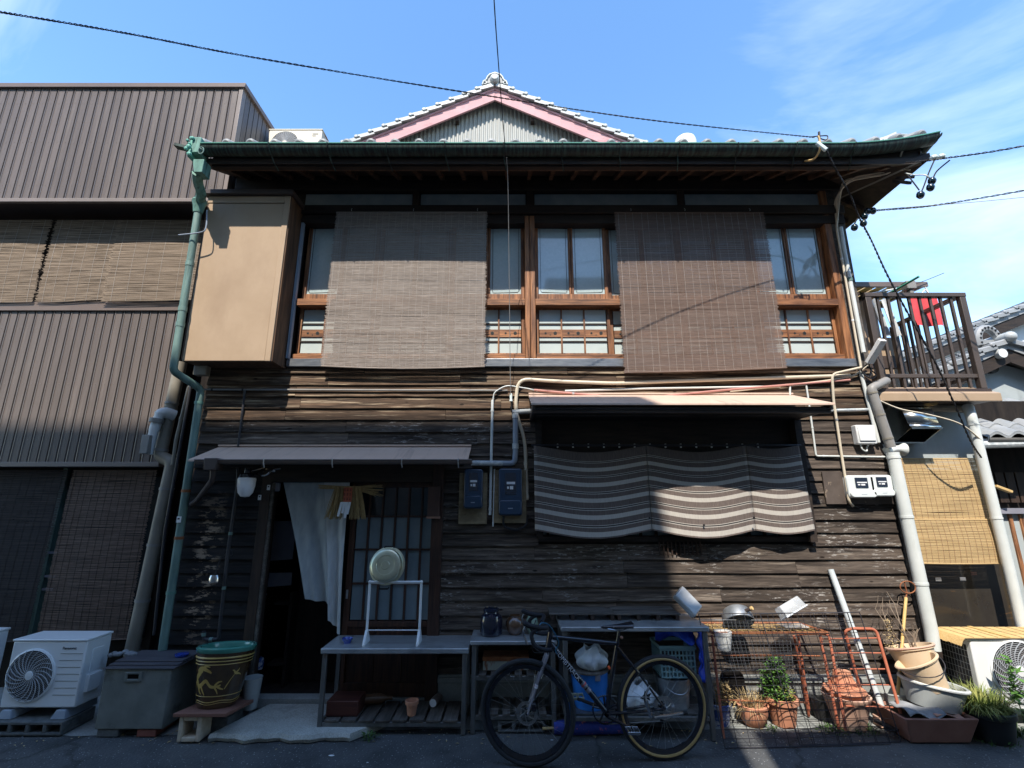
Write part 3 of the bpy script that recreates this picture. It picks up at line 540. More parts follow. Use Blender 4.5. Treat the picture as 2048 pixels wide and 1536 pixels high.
# ---- main roof
YE = -.74; zg = zz(286, YE - .085); zrt = zg - .02
def rz(y): return zrt - .06 + .5 * (y - YE)
XE = xx(1872, 282, YE)
m = MB(); th = .07
def slab(poly): m.prism([V(p) for p in poly], (0, 0, -th))
slab([(XL - .06, YE + .05, rz(YE)), (XE - .25, YE + .05, rz(YE)), (XE - 2.4, 1.6, rz(1.6)), (XL - .06, 1.6, rz(1.6))])
slab([(XE - .25, YE + .05, rz(YE)), (XE - .05, YE + .05, rz(YE) + .07), (XE - .05, 6, rz(YE) + .0), (XE - 2.4, 6, rz(1.6)), (XE - 2.4, 1.6, rz(1.6))])
obj('roof', m, 'wood_dark_x', H, flat=True)
m = MB(); m.prism([V((XL - .06, 1.6, rz(1.6))), V((XE - 2.4, 1.6, rz(1.6))), V((XE - 2.4, 6, rz(1.6))), V((XL - .06, 6, rz(1.6)))], (0, 0, -.05)); obj('roof_deck', m, 'tile', H)
def warp(x):  # sweep of the eave up to the right corner
    return .15 * max(0, (x - (XE - 1.15)) / 1.15) ** 2
def swept(name, y0, y1, z0, z1, mat, x0, x1, nx=40):
    m = MB(); vs = []
    for i in range(nx + 1):
        x = x0 + (x1 - x0) * i / nx; s = warp(x); vs += [(x, y0, z0 + s), (x, y1, z0 + s), (x, y1, z1 + s), (x, y0, z1 + s)]
    fs = [(q * 4 + j, q * 4 + 4 + j, q * 4 + 4 + (j + 1) % 4, q * 4 + (j + 1) % 4) for q in range(nx) for j in range(4)] + [(0, 1, 2, 3), (nx * 4 + 3, nx * 4 + 2, nx * 4 + 1, nx * 4)]
    m.add(vs, fs); return obj(name, m, mat, H)
swept('fascia', YE + .08, YE + .13, zz(336, YE + .1), zz(310, YE + .1), 'wood_dark_x', XL + .1, XE - .1)
swept('eave_board', YE + .15, YE + .18, zz(334, YE + .16) - .035, zz(334, YE + .16) + .02, 'wood_side', XL + .1, XE - .3)
# rafters
zf = zz(334, YE + .12) + .02
for k in range(30):
    x = -3.20 + k * .262
    if x > XE - .35: break
    m = MB(); m.bar((x, YE + .14, zf + .02), (x, .05, zz(356)), .048, .062); obj('rafter', m, 'wood_side', H)
m = MB(); m.bar((XR + .02, .02, zz(360)), (XE - .10, YE + .10, zf + .08), .09, .12); obj('hip_rafter', m, 'wood_dark', H)
for k in range(10):
    y = .25 + k * .30; m = MB(); m.bar((XR - .02, y, zz(356)), (XE - .12, y, zf + .03), .048, .062); obj('rafter', m, 'wood_side', H)
# gutters (half round) with straps
def gutter_mesh(pts, r, mb, seg=8):
    prev = []
    for p, side in pts:
        row = []
        for q in range(seg + 1):
            a = math.pi * q / seg; row.append(V(p) + side * (-math.cos(a) * r) + V((0, 0, -math.sin(a) * r)))
        prev.append(row)
    n = seg + 1; vs = [v for row in prev for v in row] + [v + (v - V(pts[i][0])).normalized() * -.008 for i, row in enumerate(prev) for v in row]; k = len(prev); o = k * n
    fs = []
    for i in range(k - 1):
        for j in range(seg):
            fs.append((i * n + j, i * n + n + j, i * n + n + j + 1, i * n + j + 1)); fs.append((o + i * n + j + 1, o + i * n + n + j + 1, o + i * n + n + j, o + i * n + j))
        for j in (0, seg): fs.append((i * n + j, i * n + n + j, o + i * n + n + j, o + i * n + j))
    mb.add(vs, fs)
gr = .085; m = MB(); pts = [(V((x, YE, zg + warp(x))), V((0, 1, 0))) for x in [xx(412, 290, YE) + (XE - .02 - xx(412, 290, YE)) * i / 50 for i in range(51)]]
gutter_mesh(pts, gr, m); GU = obj('gutter', m, 'copper_gutter', H)
m = MB(); m.tube([p + V((0, -gr - .002, 0)) for p, s in pts], .008, 6); obj('gutter_rim', m, 'copper_bright', GU)
for k in range(11):
    x = xx(545, 300, YE) + k * .62
    if x > XE - .4: break
    m = MB(); m.tube([V((x, YE - gr - .012, zg + warp(x)))] + [V((x, YE - math.cos(R(a)) * (gr + .006), zg + warp(x) - math.sin(R(a)) * (gr + .006))) for a in (20, 45, 70, 90)] + [V((x + .01, YE + .03, zg - gr - .05)), V((x + .03, YE + .12, zg - gr - .10))], .006, 5); obj('gutter_strap', m, 'copper_gutter', GU)
m = MB(); gutter_mesh([(V((XE - .02, y, zg + .15 * max(0, 1 - (y - YE) / 1.2) ** 2)), V((1, 0, 0))) for y in [YE - .05 + i * .2 for i in range(34)]], .06, m); obj('gutter', m, 'copper_gutter', H)
m = MB(); m.tube([V((XE + .04, y, zg + .15 * max(0, 1 - (y - YE) / 1.2) ** 2)) for y in [YE - .05 + i * .2 for i in range(34)]], .007, 5); obj('gutter_rim', m, 'copper_bright', H)
# eave tiles: round caps and pans
tm = MB(); tm.lathe([(0, -.012), (.035, -.012), (.052, 0), (.056, .012), (.056, .5)], (0, 0, 0), 14, (0, .894, .447))
def pan(u, v): return V((-.128 + .256 * u, .02 + .46 * v, -.02 - .028 * math.sin(math.pi * u) + .23 * v))
tm.grid(pan, 6, 1); tm.grid(lambda u, v: pan(u, 1 - v) + V((0, 0, -.02)), 6, 1)
tme = mesh('roof_tile', tm, 'tile')
x = xx(407, 283, YE); k = 0
while x < XE - .06:
    for row in range(3):
        o = obj('roof_tile', None, None, H, me=tme, at=V((x, YE - .01 + .4 * row, zg + .055 + .2 * row + warp(x) + jit(.004)))); o.rotation_euler = (jit(.02), 0, jit(.03))
    x += .2585; k += 1
# corner ridge end tiles at the right
m = MB(); m.tube([V((XE - .12, YE + .02, zg + .20)), V((XE - .42, YE + .32, zg + .22)), V((XE - .9, YE + .8, zg + .36))], [.05, .075, .085], 10); obj('hip_tile', m, 'tile', H)
m = MB(); c = W(1788, 284, YE + .1); m.tube([c + V((.02, -.02, .0)), c + V((-.14, .12, .02))], [.095, .07], 12); m.sphere(c + V((.03, -.03, .02)), .045, 10, 6); m.tube([c + V((.0, 0, .06)), c + V((-.2, .1, .04)), c + V((-.42, .25, -.06))], [.03, .05, .03], 8); obj('hip_ornament', m, 'tile_pale', H)
m = MB(); c = W(1868, 279, YE); m.tube([c + V((-.16, .12, .0)), c + V((-.04, 0, .03)), c + V((.01, -.03, .06))], [.045, .04, .012], 8); obj('hip_ornament', m, 'tile', H)
m = MB(); m.tube(rnd_path([W(1752, 287, YE + .1), W(1782, 268, YE + .1), W(1822, 270, YE + .1), W(1832, 280, YE + .1)], .1), .011, 6); obj('hip_wire', m, 'pvc_white', H)
# ---- gable above
GY = 1.4; ap = W(990, 172, GY); el = W(700, 288, GY); er = W(1278, 288, GY)
slope = (ap.z - el.z) / (ap.x - el.x)
def gz(x, d=0): return ap.z - abs(x - ap.x) * slope - d
Xa, Xb = el.x - .5, er.x + .5
m = MB()
for s, X in ((-1, Xa), (1, Xb)):
    m.prism([V((ap.x, GY + .04, ap.z - .045)), V((X, GY + .04, gz(X) - .045)), V((X, GY + .04, gz(X) - .10)), V((ap.x, GY + .04, ap.z - .10))], (0, 4.4, 0))
obj('gable_roof', m, 'tile', H)
for s, X in ((-1, Xa), (1, Xb)):
    m = MB(); x0 = ap.x + s * .001; m.prism([V((x0, GY, ap.z - .06)), V((X, GY, gz(X) - .06)), V((X, GY, gz(X) - .275)), V((x0, GY, ap.z - .275))], (0, .035, 0)); obj('bargeboard', m, 'pink_board', H, bev=.003)
    m = MB(); m.prism([V((x0, GY - .014, ap.z - .047)), V((X, GY - .014, gz(X) - .047)), V((X, GY - .014, gz(X) - .085)), V((x0, GY - .014, ap.z - .085))], (0, .03, 0)); obj('barge_strip', m, 'pink_board', H)
# ribbed panel inside the gable
PY = GY + .15; m = MB(); x = Xa + .2; st = .068
while x < Xb - .2:
    zt = min(gz(x), gz(x + st)) - .10; zb_ = ap.z - 1.75
    if zt > zb_ + .1:
        q = [(x, .018), (x + .012, 0), (x + .036, 0), (x + .048, .018), (x + st, .018)]
        for i in range(4): m.quad((q[i][0], PY + q[i][1], zb_), (q[i + 1][0], PY + q[i + 1][1], zb_), (q[i + 1][0], PY + q[i + 1][1], gz(q[i + 1][0]) - .10), (q[i][0], PY + q[i][1], gz(q[i][0]) - .10))
    x += st
obj('gable_panel', m, 'gable_panel', H, flat=True)
m = MB(); m.box((Xa + .2, PY + .03, ap.z - 3.2), (Xb - .2, 5.8, ap.z - 1.2)); obj('gable_wall', m, 'interior', H)
for dx in (-.62, .62):
    m = MB(); m.box((ap.x + dx - .03, GY + .05, gz(ap.x + dx) - .33), (ap.x + dx + .03, PY, gz(ap.x + dx) - .29)); obj('purlin', m, 'wood_dark', H)
# verge tiles
an = math.atan(slope); pit = .235
def verge(s, mat='tile_pale'):
    m = MB(); ca, sa = math.cos(an), math.sin(an)
    def P(t, y, h): return V((s * (t * ca + h * sa), y, -t * sa + h * ca))
    n = 6; vs = []
    for i in range(n + 1):
        t = -.16 + .30 * i / n; h = .008 + .042 * (i / n) ** 1.5
        vs += [P(t, -.03, h - .05), P(t, -.03, h + .012), P(t, -.015, h + .03), P(t, .30, h + .02), P(t, .30, h - .03)]
    fs = []
    for i in range(n):
        for j in range(5): fs.append((i * 5 + j, i * 5 + 5 + j, i * 5 + 5 + (j + 1) % 5, i * 5 + (j + 1) % 5))
    fs += [(0, 1, 2, 3, 4), tuple(n * 5 + j for j in (4, 3, 2, 1, 0))]; m.add(vs, fs)
    m.lathe([(0, -.012), (.022, -.012), (.034, 0), (.036, .02), (.036, .3)], P(.125, -.035, .035), 10, (0, 1, 0))
    return mesh('verge_tile', m, mat)
for s in (-1, 1):
    vm = verge(s)
    for k in range(12):
        t = .19 + k * pit; x = ap.x + s * t * math.cos(an)
        o = obj('verge_tile', None, None, H, me=vm, at=V((x, GY - .03, gz(x)))); o.rotation_euler = (0, jit(.012), 0)
m = MB(); c = ap + V((0, -.05, .05)); m.lathe([(0, -.05), (.05, -.045), (.078, -.015), (.082, .02), (.082, .5)], c + V((0, -.03, .02)), 18, (0, 1, 0)); obj('ridge_cap', m, 'tile_pale', H)
m = MB(); pr = [(-.22, -.09), (-.20, -.02), (-.15, .02), (-.13, .08), (-.09, .13), (0, .165), (.09, .13), (.13, .08), (.15, .02), (.20, -.02), (.22, -.09), (.12, -.05), (-.12, -.05)]
m.prism([c + V((a, 0, b)) for a, b in pr], (0, .07, 0)); OG = obj('ridge_ornament', m, 'tile', H, bev=.012)
m = MB(); m.tube([c + V((a * .93, -.008, b * .93)) for a, b in pr[:11]], .016, 6)
for sx in (-1, 1): m.tube([c + V((sx * (.165 + .028 * math.cos(R(a))), -.01, -.045 + .028 * math.sin(R(a)))) for a in range(0, 330, 30)], .012, 6)
obj('scroll', m, 'tile_pale', OG)
m = MB(); m.tube([ap + V((0, .1, .06)), ap + V((0, 4.3, .06))], .09, 10); obj('ridge_tile', m, 'tile', H)
# pale dome on the roof near the right
solo('roof_dome', MB().lathe([(.135, -.1), (.135, 0), (.12, .05), (.08, .085), (0, .10)], W(1370, 284, .0) + V((0, 0, -.02)), 20), 'white_plastic', 'white rounded dome showing above the gutter right of the gable', 'vent')
# ================================================================ BLINDS AND CLOTHS
def blind(label, P, h, mat, group, pitch=.0064, fill=.8, nx=12, cords=18, cmat='cord', cat='blind', name='bamboo_blind', edge=.011, rails=True, seed=1, tilt=.0012):
    rg = random.Random(seed); root = thing(name, label, cat, P(.5, 0), group); m = MB(); n = int(h / pitch)
    for k in range(n):
        v0 = (k + .5) / n; j0 = rg.uniform(-edge, edge); j1 = rg.uniform(-edge, edge); w = pitch * fill * rg.uniform(.85, 1.1); ph = rg.uniform(0, 6); am = rg.uniform(0, tilt); fr = rg.uniform(2, 9); dy = rg.uniform(-.0012, .0012); vs = []
        if rg.random() < .025: am += .004; j0 = rg.uniform(-.03, .03); j1 = rg.uniform(-.03, .03)
        wd = (P(1, v0) - P(0, v0)).length
        for i in range(nx + 1):
            u = i / nx + (j0 if i == 0 else j1 if i == nx else 0) / wd; c = P(u, v0); q = am * math.sin(u * fr + ph) + .0035 * math.sin(u * 5 + v0 * 11 + seed) * math.sin(v0 * 7)
            vs += [c + V((0, -.0012 + dy, w / 2 + q)), c + V((0, -.0012 + dy, -w / 2 + q)), c + V((0, .0016 + dy, q))]
        fs = [(i * 3 + a, i * 3 + 3 + a, i * 3 + 3 + (a + 1) % 3, i * 3 + (a + 1) % 3) for i in range(nx) for a in range(3)]
        m.add(vs, fs)
    obj('slats', m, mat, root, flat=True, kind='stuff')
    if cords:
        m = MB()
        for k in range(cords):
            u = (k + .5) / cords + rg.uniform(-.1, .1) / cords; u = max(.012, min(.988, u))
            m.tube([P(u, v / 30) + V((0, -.0035, 0)) for v in range(31)], .0015 if k not in (0, cords - 1) else .002, 3, cap=False)
        obj('binding_cords', m, cmat, root, kind='stuff')
    if rails:
        for v in (0, 1):
            m = MB(); m.tube([P(i / 8, v) for i in range(9)], .0075, 6); obj('end_rod', m, mat, root)
    return root
def rectP(x0, x1, z0, z1, y0, y1, sag=0, bow=0, skew=0, dx=0):
    def P(u, v): return V((x0 + (x1 - x0) * u + dx * v, y0 + (y1 - y0) * v - bow * math.sin(math.pi * v) * (.6 + .4 * math.sin(math.pi * u)), z1 + (z0 - z1) * v - sag * math.sin(math.pi * u) * v * v + skew * u * v * v))
    return P
GB = 'brown slatted blinds over the upper windows of the wooden house'
a, b = xx(673, 422, -.11), xx(974, 422, -.11); z1, z0 = zz(424, -.11), zz(732, -.125)
blind('pale brown bamboo blind with thin grid cords over the left upper windows', rectP(a, b, z0, z1, -.105, -.125, .025, .02, -.005), z1 - z0, 'slat', GB, cords=24, seed=3)
a, b = xx(1229, 424, -.11), xx(1527, 424, -.11); z1, z0 = zz(425, -.11), zz(745, -.14)
blind('darker brown bamboo blind over the right upper windows, crossed by a slanting wire shadow', rectP(a, b, z0, z1, -.105, -.14, .01, .015, .055), z1 - z0, 'slat_dark', GB, cords=20, seed=5)
for px, lb in ((703, 'left end of the pale left blind'), (827, 'middle of the pale left blind'), (955, 'right end of the pale left blind'), (1262, 'left end of the darker right blind'), (1370, 'middle of the darker right blind'), (1500, 'right end of the darker right blind')):
    p = W(px, 421, -.10); solo('blind_hook', MB().tube([p + V((0, .05, .03)), p + V((0, .01, .035)), p + V((0, -.006, .01)), p + V((0, .004, -.004))], .004, 5), 'hang_metal', 'small wire hook at the ' + lb + ' under the eave', 'hook', 'hooks of the upper blinds')
# striped door-curtain over the kitchen window
def noren():
    zt, zb = zz(891, -.12), zz(1061, -.14); xs = [xx(1068, 900, -.12), xx(1293, 900, -.12), xx(1492, 900, -.12), xx(1600, 900, -.12)]
    root = thing('striped_curtain', 'grey brown cloth with pale cross stripes hung under the right canopy, half in sun', 'curtain', ((xs[0] + xs[3]) / 2, -.12, zt))
    vs = [0]; mt = []
    def band(c, w, m):
        nonlocal vs, mt
        s = max(c - w / 2, vs[-1] + 1e-4)
        if s - vs[-1] > .004: k = max(1, round((s - vs[-1]) / .05)); q = vs[-1]; vs += [q + (s - q) * (i + 1) / k for i in range(k)]; mt += [0] * k
        vs.append(c + w / 2); mt.append(m)
    for c, w, m in ((.035, .04, 3), (.112, .006, 1), (.120, .010, 2), (.129, .006, 1), (.21, .046, 1), (.285, .006, 1), (.294, .012, 2), (.304, .006, 1), (.39, .048, 1), (.474, .007, 1), (.484, .013, 2), (.495, .007, 1), (.572, .048, 1), (.664, .007, 1), (.674, .013, 2), (.685, .007, 1), (.765, .05, 1), (.855, .007, 1), (.866, .014, 2), (.878, .007, 1), (.955, .055, 1), (.991, .017, 0)): band(c, w, m)
    vs.append(1.0); mt.append(0)
    def sag(x):
        for i, (d, bl) in enumerate(((.075, .075), (.07, .07), (.035, .03))):
            if x <= xs[i + 1] + 1e-6: t = (x - xs[i]) / (xs[i + 1] - xs[i]); return d * math.sin(math.pi * t) ** 1.2, bl * math.sin(math.pi * t)
        return 0, 0
    for i, (s, e) in enumerate(((xs[0], xs[1] - .003), (xs[1] + .003, xs[2]), (xs[2] + .002, xs[3]))):
        nx = 28; m = MB(); rows = []
        for v in vs:
            for q in range(nx + 1):
                x = s + (e - s) * q / nx; d, bl = sag(x)
                rows.append(V((x + (.035 * v if i == 2 else 0) * (q / nx), -.11 - bl * (.35 + .65 * v) - .02 * v - .006 * math.sin(x * 31) * v, zt - (zt - zb) * v - d + (.02 if i < 2 and q == nx * 0 else 0) * 0)))
        m.v = rows
        for r_ in range(len(vs) - 1):
            for q in range(nx): m.f.append([r_ * (nx + 1) + q, (r_ + 1) * (nx + 1) + q, (r_ + 1) * (nx + 1) + q + 1, r_ * (nx + 1) + q + 1]); m.m.append(0 if mt[r_] == 3 else mt[r_])
        o = obj('cloth_panel', m, ['noren_dark', 'noren_light', 'noren_line'], root)
        sl = o.modifiers.new('thickness', 'SOLIDIFY'); sl.thickness = .002; sl.offset = 1
    m = MB(); m.tube([V((xs[0] - .03, -.10, zt + .004)), V((xs[3] + .03, -.10, zt + .004))], .011, 8); obj('curtain_rod', m, 'pipe_dark', root)
    m = MB()
    for k in range(14):
        x = xs[0] + .25 + k * .162; m.box((x - .007, -.098, zt - .02), (x + .007, -.085, zt + .02))
    obj('rod_clips', m, 'white_plastic', root, kind='stuff')
    for px, py in ((1408, 1050), (1508, 1035), (1299, 1036)):
        p = W(px, py, -.22); m = MB(); m.box((p.x - .008, -.224, p.z - .006), (p.x + .008, -.214, p.z + .008)); obj('clip', m, 'black', root)
noren()
# kitchen window box behind the curtain
m = MB(); x0, x1, zA, zB = NW
m.box((x0, -.05, zA - .05), (x1, .12, zA)); m.box((x0, -.05, zB), (x1, .02, zB + .004)); m.box((x0 - .02, -.045, zA), (x0 + .05, .12, zB)); m.box((x1 - .05, -.10, zA - .05), (x1 + .02, .12, zB - .08)); m.box((x0 + .05, .0, 2.42), (x1 - .05, .10, zB))
KW = obj('kitchen_window', m, 'wood_dark_x', H)
m = MB(); m.box((x0 + .05, .09, zA), (x1 - .05, .095, 2.42)); obj('pane', m, 'door_glass', KW)
for k in range(18):
    x = x0 + .1 + k * .16; m = MB(); m.box((x - .012, .02, zA), (x + .012, .05, 2.42)); obj('window_bar', m, 'wood_dark', KW)
# lattice strip below the curtain
m = MB(); xa, xb = xx(1312, 1090), xx(1402, 1090)
for k in range(11):
    x = xa + (xb - xa) * (k + .5) / 11; m.box((x - .006, -.05, 1.42), (x + .006, -.036, 1.60))
obj('vent_lattice', m, 'wood_dark', H)
# ---- canopies
def canopy(label, px0, px1, pyb, pyf, yf, ybk=-.01, mat='canopy_metal', th=.02, lean0=0):
    p0 = W(px0, pyb, 0); p1 = W(px1, pyb, 0); zf = zz(pyf, yf); zb = p0.z
    t = thing('canopy', label, 'canopy', ((p0.x + p1.x) / 2, 0, zb)); m = MB()
    A = [V((p0.x, ybk, zb)), V((p1.x, ybk, zb)), V((p1.x, yf, zf)), V((p0.x + lean0, yf, zf))]
    m.prism(A, (0, 0, -th)); obj('canopy_sheet', m, mat, t, bev=.003)
    m = MB(); m.box((p0.x, -.045, zb - .002), (p1.x, ybk + .01, zb + .016)); obj('wall_flashing', m, mat, t)
    return t, p0, p1, zb, zf
K1, p0, p1, zb, zf = canopy('brown sheet metal canopy over the doorway with its own small gutter', 441, 943, 893, 919, -.40, lean0=-.06)
yq = -.435; ga = xx(393, 926, yq); gb = xx(944, 926, yq); gz1 = zz(920, yq)
m = MB(); gutter_mesh([(V((ga + (gb - ga) * i / 12, yq, gz1)), V((0, 1, 0))) for i in range(13)], .042, m); obj('gutter', m, 'brown_metal', K1)
m = MB(); m.tube([V((ga, yq - .042, gz1)), V((gb, yq - .042, gz1))], .006, 5); obj('gutter_rim', m, 'brown_metal', K1)
m = MB(); m.box((p0.x + .02, -.36, zf - .03), (p1.x - .02, -.31, zf - .018)); m.box((p0.x, -.30, zf - .02), (p0.x + .03, -.05, zf + .02)); obj('canopy_frame', m, 'brown_dark', K1)
for px in (531, 667, 805, 917):
    x = xx(px, 930, yq); m = MB(); m.tube([V((x, yq - .046, gz1 + .012)), V((x, yq - .046, gz1 - .03)), V((x + .004, yq - .03, gz1 - .075))], .0055, 5); obj('gutter_hook', m, 'hang_metal', K1)
m = MB(); x = xx(427, 930, yq); m.prism([V((x - .065, yq - .06, gz1 + .015)), V((x + .065, yq - .06, gz1 + .015)), V((x + .055, yq - .06, gz1 - .10)), V((x - .055, yq - .06, gz1 - .10))], (0, .12, 0)); obj('gutter_outlet', m, 'brown_dark', K1, bev=.006)
m = MB(); e = W(382, 1010, -.10); m.tube(rnd_path([V((x, yq, gz1 - .08)), V((x, yq + .02, gz1 - .19)), e + V((.06, 0, .05)), e], .08), .026, 10); obj('gutter_spout', m, 'brown_dark', K1)
K2, p0, p1, zb, zf = canopy('pinkish brown sheet metal canopy above the striped curtain', 1057, 1582, 790, 806, -.69)
m = MB(); m.box((p0.x + .01, -.63, zf - .085), (p1.x - .01, -.60, zf - .022)); m.box((p0.x + .01, -.66, zf - .06), (p0.x + .04, -.01, zf - .0)); m.box((p1.x - .04, -.66, zf - .06), (p1.x - .01, -.01, zf - .0)); obj('fascia', m, 'brown_dark', K2, bev=.004)
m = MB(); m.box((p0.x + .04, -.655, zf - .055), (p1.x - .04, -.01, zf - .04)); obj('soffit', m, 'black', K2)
for a, b in ((1072, 1138), (1139, 1254), (1256, 1376), (1436, 1500), (1502, 1552), (1554, 1578)):
    q = -.30; m = MB(); m.box((xx(a, 828, q), q - .012, zz(832, q)), (xx(b, 828, q), q, zz(824, q))); obj('batten', m, 'clad_trim', K2)
# ---- plank gutter bracket left of the right canopy, blue-grey pipes, meters
def pipe(label, pts, r, mat, cat='pipe', name='pipe', rad=.06, n=10, group=None, joints=(), jm=None):
    P = [W(*q) if not isinstance(q, V) else q for q in pts]; m = MB(); path = rnd_path(P, rad) if len(P) > 2 else P
    m.tube(path, r, n)
    if not joints: return solo(name, m, mat, label, cat, group)
    t = thing(name, label, cat, min(P, key=lambda p: p.z), group); obj('tube', m, mat, t)
    for (i, f) in joints:
        a, b = P[i], P[i + 1]; d = (b - a).normalized(); c = a.lerp(b, f); m = MB(); k_ = .9 if r < .035 else .2; m.tube([c - d * r * k_, c + d * r * k_], r * (1.22 if r < .035 else 1.09), n); obj('collar', m, jm or mat, t)
    return t
pipe('thick white conduit that bends over beside the right canopy and runs right along the boards', [(1054, 1000, -.03), (1050, 880, -.03), (1030, 820, -.06), (1036, 757, -.06), (1100, 762, -.06), (1230, 767, -.07), (1300, 764, -.06), (1700, 751, -.05)], .019, 'pvc_cream', 'conduit', 'conduit', .13, joints=((0, .05), (0, .6)))
pipe('blue grey vertical pipe standing between the two blue meters', [(1031, 822, -.055), (1031, 905, -.055), (1029, 927, -.055), (946, 926, -.055)], .029, 'pipe_blue', 'pipe', 'pipe', .05, joints=((0, .12), (0, .85)), jm='pipe_peel')
pipe('short pipe stub wrapped in flaking tape below the bend of the white conduit', [(1025, 824, -.06), (1062, 822, -.06)], .025, 'pipe_peel')
pipe('white flaking pipe end beside the door canopy above the left meter', [(942, 926, -.12), (1005, 927, -.08)], .026, 'pipe_peel')
pipe('slim white conduit rising left of the blue grey pipe and curling over at its top', [(980, 1030, -.05), (985, 800, -.05)], .014, 'pvc_white', 'conduit', 'conduit', joints=((0, .05), (0, .9)))
pipe('thin grey cable looping from the slim white conduit over to the pink pipe', [(986, 800, -.05), (988, 785, -.06), (1012, 770, -.07), (1060, 778, -.06), (1075, 782, -.05)], .007, 'pvc_white', 'cable', 'cable', .1)
pipe('thin white tube hanging lowest between the two blue meters', [(986, 1053, -.05), (989, 938, -.05)], .008, 'pvc_white', 'conduit', 'conduit', joints=((0, .06),))
pipe('long pink pipe sagging along the wall above the right canopy', [(1068, 780, -.05), (1180, 790, -.05), (1270, 798, -.06), (1370, 788, -.05), (1460, 779, -.05), (1700, 760, -.05)], .0125, 'pvc_pink', 'pipe', 'pipe', .3, joints=((0, .7), (1, .5)), jm='hang_metal')
pipe('long dark iron conduit running level under the left blind', [(400, 779, -.045), (1015, 781, -.045)], .011, 'pvc_grey', 'conduit', 'conduit', joints=((0, .04), (0, .14)), jm='pipe_dark')
pipe('white pipe along the boards under the right blind, behind the cream conduit', [(1130, 782, -.035), (1290, 777, -.035), (1560, 773, -.035)], .012, 'pvc_white')
pipe('grey conduit dropping from the dark level conduit to the door canopy', [(490, 781, -.045), (476, 893, -.045)], .012, 'pipe_dark', 'conduit', 'conduit')
def meter(label, x0, x1, y0, y1, Y, mat, board=None, group=None):
    p0 = W(x0, y1, Y); p1 = W(x1, y0, Y); t = thing('electric_meter', label, 'meter', ((p0.x + p1.x) / 2, Y, p0.z), group); w_ = p1.x - p0.x; h = p1.z - p0.z; d = .11
    def rr(i0, i1, ya, yb, z0=0, z1=1, r=.028):
        m = MB(); a, b, c, e = p0.x + w_ * i0, p0.x + w_ * i1, p0.z + h * z0, p0.z + h * z1; po = []
        for cx, cz, s in ((b - r, e - r, 0), (a + r, e - r, 90), (a + r, c + r, 180), (b - r, c + r, 270)): po += [V((cx + r * math.cos(R(s + 30 * q)), ya, cz + r * math.sin(R(s + 30 * q)))) for q in range(4)]
        m.prism(po, (0, yb - ya, 0)); return m
    obj('case', rr(0, 1, -d, -.02), mat, t, bev=.014, seg=3)
    obj('terminal_cover', rr(.03, .97, -d - .022, -d + .01, .02, .32, .03), mat, t, bev=.008)
    obj('window', rr(.28, .74, -d - .005, -d + .004, .44, .90, .006), 'meter_glass', t)
    zq = p0.z + h * .66; m = MB(); m.box((p0.x + w_ * .34, -d - .008, zq), (p0.x + w_ * .70, -d - .004, zq + h * .05)); obj('display', m, 'paper', t)
    m = MB(); m.box((p0.x + w_ * .36, -d - .008, zq - h * .10), (p0.x + w_ * .44, -d - .004, zq - h * .05)); m.box((p0.x + w_ * .48, -d - .008, zq - h * .11), (p0.x + w_ * .62, -d - .004, zq - h * .04)); obj('sticker', m, 'paper', t)
    m = MB(); m.box((p0.x + w_ * .4, -d - .0225, p0.z + h * .14), (p0.x + w_ * .6, -d - .0215, p0.z + h * .16)); obj('rating_mark', m, 'pipe_blue', t)
    return t
for a, b, c, d_ in ((917, 975, 946, 1048), (985, 1052, 940, 1046)):
    p, q = W(a, d_, -.03), W(b, c, -.03); solo('meter_board', MB().box((p.x, -.056, p.z), (q.x, -.032, q.z)), 'plywood', 'weathered plywood board behind the ' + ('left' if a < 950 else 'right') + ' blue meter', 'board', 'boards of the blue meters', bev=.003)
meter('narrower dark blue electric meter, left one of the pair beside the doorway', 927, 966, 938, 1017, -.09, 'meter_blue', group='blue electric meters')
meter('larger dark blue electric meter, right one of the pair beside the striped curtain', 997, 1044, 937, 1031, -.09, 'meter_blue', group='blue electric meters')
pipe('black rubber cable drooping under the larger blue meter', [(1007, 1032, -.06), (1006, 1052, -.06), (1030, 1062, -.06), (1053, 1052, -.06), (1055, 1030, -.05)], .011, 'black', 'cable', 'cable', .06)
c = W(1022, 797, -.08); t = thing('cable_clamp', 'small white bell clamp on the thin drop wire above the blue grey pipe', 'clamp', c + V((0, 0, -.1)))
m = MB(); m.lathe([(0, .06), (.012, .055), (.016, .02), (.012, 0), (.02, -.03), (0, -.04)], c, 8); obj('bell', m, 'porcelain', t)
m = MB(); m.tube([c + V((0, 0, -.04)), c + V((.005, 0, -.10)), c + V((0, 0, -.13))], .006, 5); obj('hook', m, 'black', t)
# ---- right end: meters, boards, conduits, white box
p, q = W(1650, 1008, -.02), W(1782, 944, -.02)
solo('meter_board', MB().box((p.x, -.05, p.z), (q.x, -.034, q.z)), 'board_scuffed', 'scuffed dark board behind the pair of white meters', 'board')
meter('white electric meter, left one of the pair on the scuffed board', 1697, 1744, 951, 996, -.09, 'meter_white', group='white electric meters')
meter('white electric meter, right one of the pair beside the drainpipe', 1742, 1780, 950, 993, -.09, 'meter_white', group='white electric meters')
pipe('cream conduit falling past the right canopy to the white meters', [(1722, 735, -.10), (1664, 748, -.10), (1667, 800, -.07), (1684, 915, -.07), (1698, 1003, -.08), (1706, 1012, -.05)], .013, 'pvc_cream', 'conduit', 'conduit', .06, joints=((2, .35), (3, .8)), jm='hang_metal')
pipe('thin white gas pipe with elbows stepping down to the right drainpipe', [(1580, 790, -.04), (1580, 771, -.04), (1612, 769, -.04), (1617, 800, -.04), (1632, 912, -.04), (1780, 914, -.05)], .010, 'pvc_white', 'pipe', 'pipe', .02, joints=((3, .5), (4, .1), (4, .9)))
